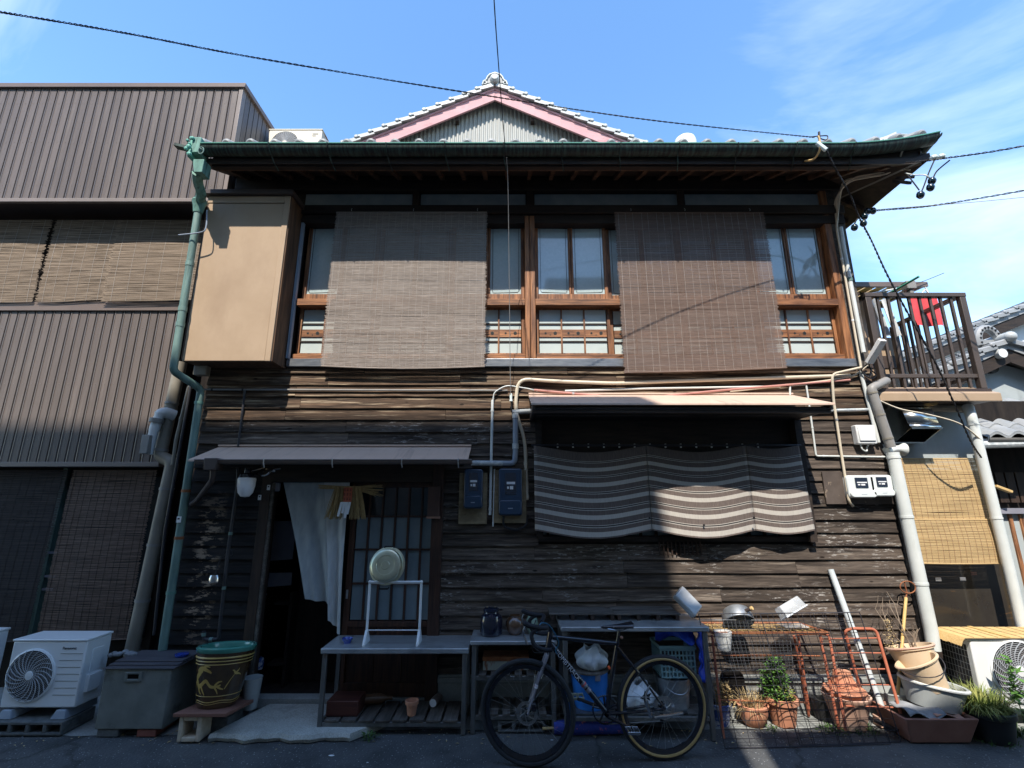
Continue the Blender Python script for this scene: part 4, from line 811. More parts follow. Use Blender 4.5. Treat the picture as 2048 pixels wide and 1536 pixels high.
pipe('flaking white pipe running level right of the right canopy', [(1614, 822, -.05), (1745, 819, -.05)], .017, 'pipe_peel')
pipe('cream flexible conduit along the right end of the wall under the sill', [(1460, 783, -.045), (1650, 762, -.045), (1710, 752, -.05), (1735, 730, -.07)], .010, 'pvc_cream', 'conduit', 'conduit', .2)
p, q = W(1716, 888, -.10), W(1748, 850, -.10); t = thing('junction_box', 'white plastic cable box on the boards beside the right drainpipe', 'box', ((p.x + q.x) / 2, -.1, p.z)); m = MB(); m.box((p.x, -.11, p.z), (q.x, -.03, q.z)); obj('case', m, 'white_plastic', t, bev=.010)
m = MB(); m.box((p.x + .015, -.122, p.z + .03), (q.x - .02, -.108, q.z - .02)); obj('cover', m, 'white_plastic', t, bev=.006)
m = MB(); m.tube(smooth([V((p.x + .05, -.07, p.z)), V((p.x + .05, -.08, p.z - .05)), V((p.x + .10, -.07, p.z - .07)), V((p.x + .13, -.05, p.z - .02)), V((q.x, -.05, p.z + .05))]), .008, 6); obj('cable', m, 'pvc_white', t)
# corner trims right and drainpipe
for a in (3.972, 4.012):
    m = MB(); m.box((a, -.055, .02), (a + .032, .03, 2.45)); obj('corner_trim', m, 'wood_grey' if a < 4 else 'pvc_grey', H)
pipe('thick pale drainpipe at the right corner of the wooden house', [(1868, 1300, -.12), (1862, 1262, -.12), (1785, 905, -.12)], .058, 'pvc_white', 'drainpipe', 'drainpipe', .03, 14, joints=((1, .25), (1, .62), (1, .97)))
pipe('slim grey pipe above the thick pale drainpipe with an elbow at its top', [(1782, 895, -.11), (1742, 778, -.11), (1752, 772, -.10), (1772, 762, .02)], .047, 'pvc_grey', 'drainpipe', 'drainpipe', .03, 12, joints=((0, .15), (0, .55), (0, .93)), jm='pvc_tan')
pipe('pale green conduit between the boards and the slim grey pipe', [(1757, 885, -.06), (1724, 755, -.06), (1721, 742, -.06)], .019, 'pvc_white', 'conduit', 'conduit', .02)
pipe('grey green downpipe at the right end of the upper windows', [(1727, 705, -.08), (1688, 500, -.08), (1681, 455, -.08)], .024, 'pvc_white', 'drainpipe', 'drainpipe', .03, joints=((0, .7),), jm='copper_pipe')
pipe('thin cream cable tube clipped beside the upper right downpipe', [(1722, 735, -.09), (1714, 690, -.09), (1673, 455, -.09), (1678, 400, -.10), (1686, 360, -.20), (1762, 350, -.45)], .012, 'pvc_cream', 'conduit', 'conduit', .08, joints=((1, .2), (1, .72)), jm='white_plastic')
pipe('cream cable running in the shade under the right eave', [(1674, 452, -.07), (1668, 400, -.08), (1695, 362, -.25), (1790, 345, -.5), (1805, 300, -.72)], .009, 'pvc_cream', 'cable', 'cable', .12)
pipe('second cream cable fanning out under the right eave corner', [(1676, 440, -.09), (1672, 395, -.1), (1700, 355, -.3), (1812, 338, -.55), (1820, 340, -.6)], .008, 'pvc_cream', 'cable', 'cable', .12)
# small grey lamp arm at the right end of the sill
a, b = W(1738, 726, -.16), W(1765, 679, -.36)
t = thing('tube_lamp', 'slanting white lamp housing jutting out beside the balcony', 'lamp', a); m = MB(); m.bar(a, b, .075, .05, (0, .3, 1)); obj('housing', m, 'white_plastic', t, bev=.008)
d = (b - a).normalized(); m = MB(); m.bar(a + d * .03 + V((0, .0, -.03)), b - d * .03 + V((0, 0, -.03)), .05, .015, (0, .3, 1)); obj('diffuser', m, 'white_clean', t)
m = MB(); m.tube(smooth([a, a + V((-.05, .06, -.06)), a + V((.0, .05, -.14)), a + V((.05, .05, -.06)), a + V((.02, .06, -.02))]), .008, 6); m.tube(smooth([a, a + V((.05, .06, -.05)), a + V((.09, .05, -.12)), a + V((.03, .05, -.16)), a + V((-.02, .06, -.1))]), .007, 6); obj('cable', m, 'black', t)
# ---- left side: copper downpipe
cx = W(398, 440, -.40).x
t = thing('copper_downpipe', 'green copper downpipe with an ornate square hopper at the left end of the eave', 'drainpipe', W(325, 1300, -.09))
hz = zz(316, YE); m = MB(); m.box((xx(393, 300, YE), YE - .085, zz(316, YE)), (xx(410, 300, YE), YE + .08, zz(285, YE))); obj('hopper_box', m, 'copper', t, bev=.01)
m = MB(); c = W(402, 301, YE - .088); m.tube([c + V((.028 * math.cos(R(a)), 0, .042 * math.sin(R(a)))) for a in range(0, 360, 30)], .006, 6, True); m.tube([c + V((-.02, 0, .03)), c + V((.015, 0, .01)), c + V((-.01, 0, -.02)), c + V((.02, 0, -.035))], .006, 5); obj('emblem', m, 'copper_pipe', t)
m = MB(); c = W(386, 296, YE - .04)
for k in range(9):
    q = c + V((jit(.03), -.05 + jit(.03), .10 - .028 * k)); m.sphere(q, .021 + jit(.005), 8, 5)
m.box((c.x - .018, YE - .07, c.z - .13), (c.x + .018, YE + .04, c.z + .10)); obj('hopper_ornament', m, 'copper_bright', t)
m = MB(); m.bar(W(386, 300, YE), W(352, 292, YE), .07, .03); obj('gutter_stub', m, 'copper_gutter', t)
m = MB(); A = [W(385, 318, YE - .07), W(408, 318, YE - .07), W(404, 344, YE - .06), W(387, 344, YE - .06)]; m.prism(A, (0, .13, 0)); obj('funnel', m, 'copper', t, bev=.005)
m = MB(); m.tube(smooth([W(395, 346, YE), W(396, 365, YE + .10), W(402, 385, -.55), W(400, 402, -.44)]), [.052 - .0002 * i for i in range(16)], 8); obj('offset_pipe', m, 'copper', t)
cp = W(398, 412, -.42); m = MB(); m.lathe([(.045, -.09), (.06, 0), (.078, .05), (.062, .085), (.05, .085)], cp, 12); obj('collar', m, 'copper', t)
lo = [W(398, 412, -.42), W(346, 742, -.42), W(402, 778, -.10), W(325, 1300, -.09)]
m = MB(); m.tube(rnd_path(lo, .05), .0375, 14); obj('pipe_run', m, 'copper_pipe', t)
for py in (535, 625, 655): c = lo[0].lerp(lo[1], (py - 412) / 330.); m = MB(); m.tube([c + V((0, 0, .025)), c - V((0, 0, .025))], .042, 12); obj('joint', m, 'copper_pipe', t)
for f in (.06, .42, .60, .80): c = lo[2].lerp(lo[3], f); m = MB(); m.tube([c + V((0, 0, .014)), c - V((0, 0, .014))], .043, 12); obj('joint', m, 'rust' if f in (.6, .42) else 'copper', t)
p = lo[2].lerp(lo[3], .53); m = MB(); m.box((p.x - .022, p.y - .046, p.z - .03), (p.x + .022, p.y - .040, p.z + .03)); s_ = obj('pipe_label', m, 'paper', t); m = MB(); m.box((p.x - .012, p.y - .049, p.z + .0), (p.x + .008, p.y - .046, p.z + .016)); obj('label_mark', m, 'line_dark', s_)
m = MB(); m.tube(smooth([W(414, 420, -.45), W(412, 455, -.48), W(400, 465, -.49), W(357, 470, -.50)]), .007, 6); obj('tie_string', m, 'pipe_blue', t)
p, q = W(386, 750, -.12), W(416, 726, -.12); solo('junction_box', MB().box((p.x, -.13, p.z), (q.x, -.05, q.z)), 'pvc_tan', 'small grey box under the beige shutter box', 'box', bev=.008)
# left conduits beside the copper pipe
pipe('thin dark pipe left of the copper downpipe', [(308, 1270, -.02), (330, 1060, -.02), (382, 770, -.02)], .014, 'pipe_dark', joints=((1, .5),))
pipe('thin pale pipe left of the copper downpipe', [(345, 930, .02), (352, 880, .02), (378, 772, .02), (385, 775, 0)], .017, 'pvc_tan', joints=((1, .4),))
pipe('old dark vertical pipe left of the doorway ending in a tap elbow', [(408, 1262, -.10), (407, 1279, -.10), (437, 1279, -.09), (455, 1110, -.07), (475, 970, -.06), (476, 938, -.06)], .016, 'pipe_dark', 'pipe', 'pipe', .03, joints=((0, .4), (1, .5), (2, .6), (3, .3)), jm='copper_pipe')
# ladle hanging
c = W(430, 1156, -.12); t = thing('hanging_ladle', 'silver dipper hanging from a wire on the dark boards left of the door', 'ladle', c); m = MB(); m.lathe([(.055, -.035), (.055, .0), (.045, .03), (.022, .045), (0, .05)], c, 16); obj('bowl', m, 'chrome', t)
m = MB(); m.tube(smooth([c + V((0, 0, .05)), c + V((.0, .03, .14)), c + V((.03, .05, .20)), c + V((.09, .05, .26)), c + V((.11, .05, .21)), c + V((.07, .05, .19))]), .004, 5); obj('wire', m, 'black', t)
# globe lamp
c = W(492, 974, -.28); t = thing('wall_lamp', 'white glass globe lamp on a black holder under the door canopy', 'lamp', c); m = MB(); s = SC(974, -.28)
m.lathe([(0, -20 * s), (8 * s, -18.5 * s), (14 * s, -11 * s), (16.5 * s, 2 * s), (17 * s, 15 * s), (16 * s, 18 * s), (0, 18 * s)], c, 22); obj('globe', m, 'globe', t)
m = MB(); m.lathe([(16 * s, 18 * s), (14 * s, 25 * s), (7 * s, 28 * s), (6 * s, 36 * s), (0, 36 * s)], c, 14); m.tube([c + V((0, 0, 30 * s)), c + V((.10, .08, 38 * s)), c + V((.16, .24, 36 * s))], .012, 6); obj('holder', m, 'black_gloss', t)
m = MB(); m.tube(smooth([W(513, 948, -.24), W(530, 951, -.27), W(545, 940, -.24), W(560, 937, -.18)]), .010, 6); m.sphere(W(548, 941, -.22), .02, 8, 5); obj('bracket', m, 'chrome', t)
p = W(557, 975, .02); solo('door_chime', MB().box((p.x - .05, -.02, p.z - .04), (p.x + .02, .03, p.z + .05)), 'paper_dim', 'small grey box at the top left inside the doorway', 'box', bev=.008)
# shop curtain in the doorway
def curtain(px0, px1, pyt, bl, br, Y, mt, xb0, xb1, ph):
    pt0, pt1, pb0, pb1 = W(px0, pyt, Y), W(px1, pyt, Y), W(xb0, bl, Y), W(xb1, br, Y); m = MB()
    def fn(u, v):
        a = pt0.lerp(pt1, u); b = pb0.lerp(pb1, u); p = a.lerp(b, v); k = math.sin(math.pi * v * .5); p.x += .03 * math.sin(v * math.pi) * (.5 - u); p.y += -.03 * k * math.sin(u * 7 + ph) - .02 * v * math.cos(u * 13 + ph); p.z += .002 * math.sin(u * 11 + ph) * v; return p
    m.grid(fn, 26, 30); return obj('cloth_panel', m, mt, CU)
CU = thing('doorway_curtain', 'long grey white split cloth curtain pulled to the right in the open doorway', 'curtain', W(640, 965, .0))
curtain(566, 655, 962, 1197, 1208, .0, 'curtain', 612, 662, .3); curtain(648, 700, 962, 1240, 1268, -.02, 'curtain_pale', 658, 681, 1.4)
m = MB(); m.tube([W(562, 961, .0), W(704, 961, .0)], .009, 6); obj('curtain_rod', m, 'pipe_dark', CU)
# straw ornament
c = W(697, 975, -.12); s = SC(975, -.12); t = thing('straw_ornament', 'straw rope ornament with red label and white paper strips above the doorway', 'ornament', c)
rg = random.Random(4); m = MB()
for k in range(40):
    y = rg.uniform(-.02, .02); m.tube([c + V((-58 * s + rg.uniform(-.02, .03), y, rg.uniform(-.015, .03))), c + V((0, y, rg.uniform(-.015, .012))), c + V((60 * s + rg.uniform(-.06, .06), y, rg.uniform(-.09, .03)))], [.002, .0055, .0015], 4)
obj('rope', m, 'straw', t)
m = MB()
for k in range(150):
    sx = -1 if k % 2 else 1; u = rg.uniform(0, 1); x0 = sx * (10 + 14 * u) * s; x1 = sx * (8 + 32 * u) * s; y = rg.uniform(-.03, .015)
    m.tube([c + V((x0, y, .01)), c + V(((x0 + x1) / 2 + rg.uniform(-.01, .01), y - .01, -32 * s)), c + V((x1, y - .015, (-56 - rg.uniform(0, 6)) * s))], [.004, .0035, .002], 4)
obj('tassel', m, 'straw', t)
def card(a, b, px0, py0, px1, py1, mat, nm, y=-.165, sk=0):
    p, q = W(px0, py1, y), W(px1, py0, y); m = MB(); m.box((p.x, y, p.z), (q.x, y + .003, q.z)); return obj(nm, m, mat, t)
rl = card(0, 0, 686, 975, 705, 1004, 'red_paper', 'red_label')
p = W(695, 989, -.166)
m = MB()
for j in range(3):
    for i in range(3):
        x = p.x + (i - 1) * .028; z = p.z + .045 - j * .045
        m.box((x - .009, -.1675, z + .008), (x + .009, -.1665, z + .011)); m.box((x - .009, -.1675, z - .006), (x + .009, -.1665, z - .003)); m.box((x - .002, -.1675, z - .014), (x + .002, -.1665, z + .014))
obj('characters', m, 'black', rl)
m = MB()
for x0, x1, z1 in ((-.06, -.085, -.14), (-.035, -.045, -.11), (-.01, -.015, -.155), (.02, .005, -.12)):
    k = W(693, 1004, -.175); m.prism([k + V((x0, 0, 0)), k + V((x0 + .026, 0, 0)), k + V((x1 + .024, -.004, z1)), k + V((x1, -.004, z1))], (0, .002, 0))
obj('paper_strips', m, 'paper', t)
# ================================================================ LEFT NEIGHBOUR
LN = thing('metal_clad_house', 'brown building clad in ribbed metal sheets on the left', 'building', (-5.2, 0, 0))
cxr = W(490, 172, 0).x; zt = zz(180, 0); zb = zz(401, 0); yl = .34; xl = -3.98
pw = .1065
def panels(xr, n, z0, z1, y):
    m = MB(); a = .0965; po = [(0, .0), (.004, -.020), (.016, -.024), (.020, -.018), (a - .006, -.018), (a, 0)]
    m.prism([V((p, q, 0)) for p, q in po], (0, 0, z1 - z0)); m.cur = 1
    for f in (.12, .5, .86): m.lathe([(0, -.004), (.004, -.003), (.005, 0)], (.052, -.018, (z1 - z0) * f), 6, (0, 1, 0))
    me = mesh('cladding_sheet', m, ['clad', 'clad_trim'])
    for k in range(n): o = obj('cladding_sheet', None, None, LN, me=me, at=V((xr - pw * (k + 1), y, z0)))
panels(cxr - .05, 33, zb, zt, -.001); zlt = zz(623, yl); zlb = zz(925, yl); panels(xl, 30, zlt, zlb, yl - .001)
m = MB(); a = .0965; m.prism([V((0, p, 0)) for p in (0, a)] and [V((.0, 0, 0)), V((.02, .004, 0)), V((.02, a - .004, 0)), V((0, a, 0))], (0, 0, zt - zb)); me = mesh('side_sheet', m, 'clad')
for k in range(24): obj('side_sheet', None, None, LN, me=me, at=V((cxr - .02, .06 + pw * k, zb)))
m = MB(); m.box((cxr - .05, -.03, zb), (cxr + .002, .055, zt)); obj('corner_trim', m, 'clad_trim', LN, bev=.004)
m = MB(); m.box((-7.6, 0, zb), (cxr - .022, 6, zt + .0)); obj('upper_wall', m, 'brown_dark', LN)
m = MB(); m.box((-7.6, -.05, zt), (cxr + .035, .04, zt + .065)); m.box((cxr - .04, .04, zt), (cxr + .035, 6, zt + .065)); obj('roof_cap', m, 'brown_metal', LN, bev=.004)
m = MB(); m.box((-7.6, -.045, zb - .045), (cxr + .01, .0, zb + .004)); obj('drip_flashing', m, 'clad_trim', LN, bev=.004)
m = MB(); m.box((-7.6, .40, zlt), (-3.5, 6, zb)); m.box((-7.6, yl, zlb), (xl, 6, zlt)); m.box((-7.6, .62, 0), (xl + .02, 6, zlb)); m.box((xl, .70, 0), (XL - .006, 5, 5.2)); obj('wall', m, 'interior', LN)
m = MB(); m.box((-7.6, yl - .045, zlt - .005), (xl + .005, yl + .10, zz(606, yl))); obj('sill_flashing', m, 'brown_metal', LN, bev=.004)
m = MB(); m.box((-7.6, yl - .05, zlb - .05), (xl + .02, yl + .05, zlb + .004)); obj('drip_flashing', m, 'clad_trim', LN, bev=.004)
m = MB(); x = xx(131, 950, .52); m.box((x - .02, .5, .2), (x + .025, .56, zlb - .05)); obj('window_post', m, 'copper_pipe', LN)
m = MB(); m.box((-6.5, .575, .5), (-4.02, .615, zlb - .15)); obj('window', m, 'door_glass_dark', LN)
for k, (py) in enumerate((1105, 1152, 1178)):
    p = W(108 - 5 * k, py, .5); m = MB(); m.box((p.x - .06, .48, p.z - .012), (p.x + .06, .50, p.z + .012)); obj('latch_plate', m, 'paper_dim', LN)
GL = 'weathered blinds under the overhang of the metal clad building'
z1 = zz(440, .25); z0 = zz(604, .27)
for lab, a, b, sk, sd in (('weathered brown blind at the far left under the metal overhang', -40, 103, .0, 11), ('weathered brown blind in the middle under the metal overhang, its lower left corner ragged', 113, 243, .025, 12), ('weathered brown blind nearest the copper downpipe under the metal overhang', 238, 420, .02, 13)):
    xa, xb = xx(a, 445, .25), xx(b, 445, .25); blind(lab, rectP(xa, xb, z0, z1, .25, .27 - .02 * (sd == 13), .005, .02, sk, 0 if sd != 12 else -.03), z1 - z0, 'slat_brown', GL, cords=6, seed=sd, edge=.02, pitch=.0066, tilt=.005, rails=False)
GL2 = 'dark blinds on the ground floor of the metal clad building'
z1 = zz(941, .40); z0 = zz(1277, .42)
for lab, a, b, sd in (('blue black slatted blind at the far left behind the air conditioner', -60, 133, 21), ('dark brown slatted blind with a grid of cords behind the air conditioner', 137, 311, 22)):
    xa, xb = xx(a, 945, .40) + (.035 if sd == 22 else 0), xx(b, 945, .40); blind(lab, rectP(xa, xb, z0 if sd == 22 else z0 - .02, z1, .42, .40, .01, .02, 0, -.05 if sd == 21 else 0), z1 - z0, 'slat_black' if sd == 21 else 'slat_dark', GL2, cords=12, cmat='cord_dark', seed=sd, pitch=.0066, tilt=.004)
def aircon(label, x0, x1, z0, z1, yf, dep, mat, fc, fr, group=None, spiral=True, logo=None, slots=False, logox=.78):
    t = thing('air_conditioner', label, 'air conditioner', ((x0 + x1) / 2, yf + dep / 2, z0), group)
    m = MB(); m.box((x0, yf, z0), (x1, yf + dep, z1 - .02)); obj('case', m, mat, t, bev=.012, seg=3)
    m = MB(); m.box((x0 - .006, yf - .006, z1 - .02), (x1 + .006, yf + dep + .006, z1)); obj('top_cover', m, mat, t, bev=.006)
    cx, cz = fc; m = MB(); m.lathe([(fr * 1.04, .0), (fr * 1.04, -.012), (fr * .98, -.018), (fr * .96, -.006), (fr * .96, -.001)], (cx, yf, cz), 40, (0, 1, 0)); G_ = obj('fan_ring', m, mat, t)
    m = MB(); m.lathe([(0, -.0015), (fr * .965, -.0015)], (cx, yf, cz), 36, (0, 1, 0)); obj('fan_opening', m, 'ac_dark', t)
    m = MB()
    for q in range(5):
        a0 = q * 72 + 10; pts = [V((cx + r * fr * math.cos(R(a0 + r * 30)), yf - .004, cz + r * fr * math.sin(R(a0 + r * 30)))) for r in (.2, .5, .85)]; pt2 = [V((cx + r * fr * math.cos(R(a0 + 42 + r * 30)), yf - .003, cz + r * fr * math.sin(R(a0 + 42 + r * 30)))) for r in (.2, .5, .85)]
        for i in range(2): m.quad(pts[i], pts[i + 1], pt2[i + 1], pt2[i])
    obj('fan_blades', m, 'brown_dark', t)
    m = MB(); nr = 12; ns = 22 if spiral else 36
    for k in range(1, nr + 1):
        r = fr * (.2 + .78 * k / nr); m.tube([V((cx + r * math.cos(R(a)), yf - .014, cz + r * math.sin(R(a)))) for a in range(0, 360, 12)], .0022 if spiral else .0028, 4, True)
    for k in range(ns):
        a0 = 360 / ns * k; m.tube([V((cx + r * fr * math.cos(R(a0 - (r * 55 if spiral else 0))), yf - .018, cz + r * fr * math.sin(R(a0 - (r * 55 if spiral else 0))))) for r in (.18, .38, .58, .78, 1.0)], .0038 if spiral else .0025, 4)
    obj('fan_grille', m, 'ac_grille', t)
    m = MB(); m.lathe([(0, -.026), (fr * .16, -.024), (fr * .2, -.012), (fr * .2, 0)], (cx, yf, cz), 20, (0, 1, 0)); obj('fan_hub', m, mat, t)
    if slots:
        m = MB()
        for k in range(7):
            z = z0 + (z1 - z0) * (.18 + .1 * k); xa = cx + fr * 1.1; m.box((xa, yf - .002, z), (x1 - .02, yf + .003, z + .004))
        obj('slot_lines', m, 'pvc_grey', t)
        m = MB(); m.box((x1 - .004, yf + .06, z0 + .10), (x1 + .03, yf + .20, z0 + .24)); m.box((x1 - .002, yf + .08, z0 + .26), (x1 + .006, yf + .2, z1 - .10)); obj('valve_cover', m, mat, t, bev=.008)
    if logo: text('brand_mark', logo, .032, 'black', t, V((x0 + (x1 - x0) * logox, yf - .002, z1 - .075)), (R(90), 0, 0))
    return t
yf = -.41; ax0, ax1 = xx(27, 1285, yf), xx(168, 1320, yf); az0, az1 = zz(1416, yf), zz(1272, yf + .1)
AC1 = aircon('white air conditioner unit with a spiral fan grille standing on concrete blocks at the left', ax0, ax1, az0, az1, yf, .28, 'white_clean', (W(62, 1350, yf).x, W(62, 1350, yf).z), .205, 'air conditioners on the ground', True, 'Panasonic', True)
c2 = copy_tree(AC1); c2.location = c2.location + V((-1.04, .05, .02)); c2['label'] = 'white air conditioner unit cut off by the left edge, only its right corner in view'
for px, nm in ((15, 'left'), (123, 'right')):
    p = W(px, 1418, yf); m = MB(); m.prism([V((p.x - .065, yf - .03, .115)), V((p.x + .07, yf - .03, .115)), V((p.x + .045, yf - .01, az0 - .012)), V((p.x - .035, yf - .01, az0 - .012))], (0, .34, 0)); solo('rubber_mount', m, 'pipe_blue', 'blue grey rubber mount under the ' + ('left' if px == 15 else 'right') + ' end of the white air conditioner', 'mount', 'mounts of the air conditioner', bev=.006)
def hollow_block(label, x0, x1, y0, y1, z0, z1, mat, holes=3, group=None):
    m = MB(); w_ = (x1 - x0) / holes; e = .03; h = z1 - z0
    m.box((x0, y0, z0), (x1, y1, z0 + h * .2)); m.box((x0, y0, z0 + h * .78), (x1, y1, z1))
    for k in range(holes + 1):
        x = x0 + w_ * k; a = x if k == 0 else x - e / 2; b = x if k == holes else x + e / 2
        m.box((a + (.0 if k else 0), y0 + .001, z0 + h * .2), (b + (e / 2 if k == 0 else 0), y1 - .001, z0 + h * .78)) if k < holes else m.box((x - e / 2, y0 + .001, z0 + h * .2), (x, y1 - .001, z0 + h * .78))
    m.box((x0, (y0 + y1) / 2, z0 + h * .2), (x1, (y0 + y1) / 2 + .02, z0 + h * .78))
    return solo('concrete_block', m, mat, label, 'concrete block', group, bev=.004)
hollow_block('mossy hollow concrete block under the right foot of the air conditioner', -4.44, -3.84, -.48, -.14, .012, .113, 'block', 4, 'blocks under the air conditioner'); hollow_block('mossy hollow concrete block at the far left edge under the air conditioner', -5.06, -4.45, -.47, -.14, .012, .112, 'block', 4, 'blocks under the air conditioner')
yr = .55; p, q = W(533, 300, yr), W(645, 258, yr)
ACR = aircon('rust stained cream air conditioner on the roof behind the eave', p.x, q.x, 6.46, q.z, yr, .30, 'ac_rust', (W(570, 287, yr).x, W(570, 287, yr).z), .19, None, False, None)
m = MB()
for x in (p.x + .08, q.x - .08): m.box((x - .02, yr + .02, 6.1), (x + .02, yr + .28, 6.46))
obj('stand_leg', m, 'rust', ACR)
pts = [W(632, 268, yr - .004)]; m = MB(); m.box((pts[0].x - .05, yr - .004, pts[0].z), (pts[0].x + .03, yr - .001, pts[0].z + .012)); m.box((pts[0].x - .05, yr - .004, pts[0].z - .03), (pts[0].x + .0, yr - .001, pts[0].z - .022)); obj('badge', m, 'pvc_grey', ACR)
pipe('fat grey drainpipe with an offset joint beside the dark blinds', [(262, 1310, .10), (336, 965, .10), (345, 925, .10), (320, 912, .14), (362, 725, .16)], .064, 'pvc_tan', 'drainpipe', 'drainpipe', .05, 16, joints=((0, .3), (0, .62), (0, .96), (3, .06), (3, .55)), jm='pvc_grey')
c = W(318, 832, .05); t = thing('vent_cowl', 'pale grey curved vent cowl beside the fat grey drainpipe', 'vent', c + V((0, 0, -.3))); m = MB(); m.tube(rnd_path([c + V((.10, .10, .02)), c + V((.02, 0, .05)), c + V((-.01, -.02, -.12)), c + V((-.03, -.02, -.42))], .06), [.062] * 6 + [.05] * 6 + [.045] * 2, 12); obj('elbow', m, 'white_plastic', t)
m = MB(); m.tube([c + V((.0, -.02, -.03)), c + V((-.005, -.02, -.08))], .068, 12); m.box((c.x - .07, -.05, c.z - .42), (c.x + .01, .06, c.z - .22)); obj('cowl_box', m, 'pvc_grey', t, bev=.006)

# ================================================================ RIGHT NEIGHBOURS
RH = thing('grey_house', 'narrow grey rendered house with a balcony right of the wooden house', 'house', (4.7, .3, 0))
yw = .32; RX0, RX1 = 4.06, W(1962, 960, yw).x + .12; slz = W(1850, 800, -.05).z
m = MB(); m.box((RX0, yw, 0), (RX1, 5, slz)); obj('wall', m, 'stucco', RH)
p, q = W(1838, 1262, yw - .02), W(2000, 1110, yw - .02); m = MB(); m.box((p.x, yw - .012, p.z), (q.x, yw + .0, q.z + .9)); RW = obj('window', m, 'brown_glass', RH)
for a, b in ((p.x - .05, p.x), (q.x, q.x + .045)): m = MB(); m.box((a, yw - .05, p.z - .04), (b, yw, q.z + .9)); obj('frame_post', m, 'bamboo' if a > p.x else 'wood_brown_v', RW, bev=.004)
m = MB(); m.box((p.x - .05, yw - .06, p.z - .05), (q.x + .045, yw, p.z)); obj('frame_rail', m, 'wood_brown_v', RW)
for a, b in ((1877, 1159), (1926, 1158), (1948, 1147)): k = W(a, b, yw - .016); m = MB(); m.box((k.x - .03, yw - .016, k.z - .018), (k.x + .03, yw - .0135, k.z + .018)); obj('tape_patch', m, 'paper' if a < 1940 else 'plaque', RW)
m = MB(); m.box((p.x - .05, yw - .04, .3), (q.x + .2, yw, p.z - .05)); obj('dado_board', m, 'wood_dark_x', RH)
z1 = zz(917, .16); zm = zz(1043, .16); z0 = zz(1126, .14)
GB2 = 'yellow reed blind pieces on the grey house'
blind('yellow reed blind, upper piece hung beside the thick pale drainpipe', rectP(xx(1803, 920, .16), xx(1962, 920, .16), zm, z1, .19, .15, .008, .02, .0), z1 - zm, 'slat_reed', GB2, cords=14, cmat='label_tan', seed=31, pitch=.0078, fill=.92, edge=.012, tilt=.003)
blind('yellow reed blind, lower piece hanging over the brown window', rectP(xx(1822, 1040, .12), xx(1988, 1040, .12), z0, zm + .02, .13, .12, .004, .02, .0), zm - z0, 'slat_reed', GB2, cords=15, cmat='label_tan', seed=32, pitch=.0078, fill=.92, edge=.012, tilt=.003)
pipe('pale green white drainpipe at the right edge of the yellow blind', [(2048, 1270, .06), (2016, 1130, .06), (1942, 832, .06), (1935, 812, .1)], .049, 'pvc_white', 'drainpipe', 'drainpipe', .03, 12, joints=((1, .3), (1, .94)))
# hood
hx0, hx1 = W(1822, 856, -.06).x, W(1884, 856, -.06).x; hf = W(1850, 856, -.06).z; ht = W(1840, 818, yw).z; hb = W(1840, 886, .22).z
HD = thing('vent_hood', 'shiny sheet steel vent hood with a curved top above the yellow blind', 'hood', ((hx0 + hx1) / 2, 0, hb))
pr = [(yw, ht), (yw - .10, ht), (.10, ht - .01), (.02, ht - .05), (-.03, hf + .06), (-.06, hf)]
m = MB()
for i in range(5): m.quad((hx0, *pr[i]), (hx1, *pr[i]), (hx1, *pr[i + 1]), (hx0, *pr[i + 1]))
o = obj('curved_top', m, 'steel_hood', HD); s_ = o.modifiers.new('t', 'SOLIDIFY'); s_.thickness = .004
for x in (hx0, hx1 - .004): m = MB(); m.prism([V((x, a, b)) for a, b in pr + [(.20, hb), (yw, hb)]], (.004, 0, 0)); obj('side_plate', m, 'steel_hood', HD)
m = MB(); m.box((hx0 + .006, yw - .1, hb), (hx1 - .006, yw - .09, ht - .02)); obj('fan_back', m, 'void', HD)
m = MB(); m.bar((hx0, -.06, hf), (hx1, -.06, hf), .02, .02); m.bar((hx0, .20, hb), (hx1, .20, hb), .015, .015); obj('lip', m, 'steel_hood', HD)
pipe('white pipe stub with a round open end under the steel hood', [(1772, 902, -.05), (1790, 898, .02), (1808, 899, .02)], [.04] * 7 + [.07], 'pvc_white', n=14)
pipe('tan gutter pipe under the balcony edge', [(1770, 812, .2), (1940, 818, .2)], .045, 'pvc_tan', 'pipe', 'pipe', joints=((0, .5), (0, .9)))
p = W(1861, 803, .12); solo('pipe_end', MB().lathe([(.05, 0), (.055, .1), (0, .1)], p + V((0, .06, -.0)), 12, (0, -1, 0)), 'bamboo', 'short tan pipe end poking out below the balcony edge', 'pipe')
# balcony
BY0, BY1 = .12, 1.15; bx0, bx1 = W(1733, 595, BY0).x, W(1921, 595, BY0).x; bz1 = W(1850, 592, BY0).z; bz0 = W(1850, 752, BY0).z; bzf = W(1850, 774, BY0).z
B = thing('balcony', 'brown metal balcony with upright bars on a beige edge at the right', 'balcony', ((bx0 + bx1) / 2, BY0, slz))
xe0, xe1 = W(1757, 790, -.05).x, W(2000, 790, -.05).x
m = MB(); m.prism([V((xe0, -.06, W(1800, 785, -.06).z)), V((xe1, -.06, W(1800, 785, -.06).z)), V((xe1 - .1, BY0 + .02, bzf + .0)), V((xe0, BY0 + .02, bzf + .0))], (0, 0, -.03)); m.box((xe0, -.065, W(1800, 802, -.06).z), (xe1, -.03, W(1800, 786, -.06).z)); obj('edge_flashing', m, 'beige_metal', B, bev=.004)
m = MB(); m.box((xe0, -.025, W(1800, 800, -.06).z), (xe1 - .05, BY1 + .1, bzf - .05)); obj('floor_slab', m, 'brown_dark', B)
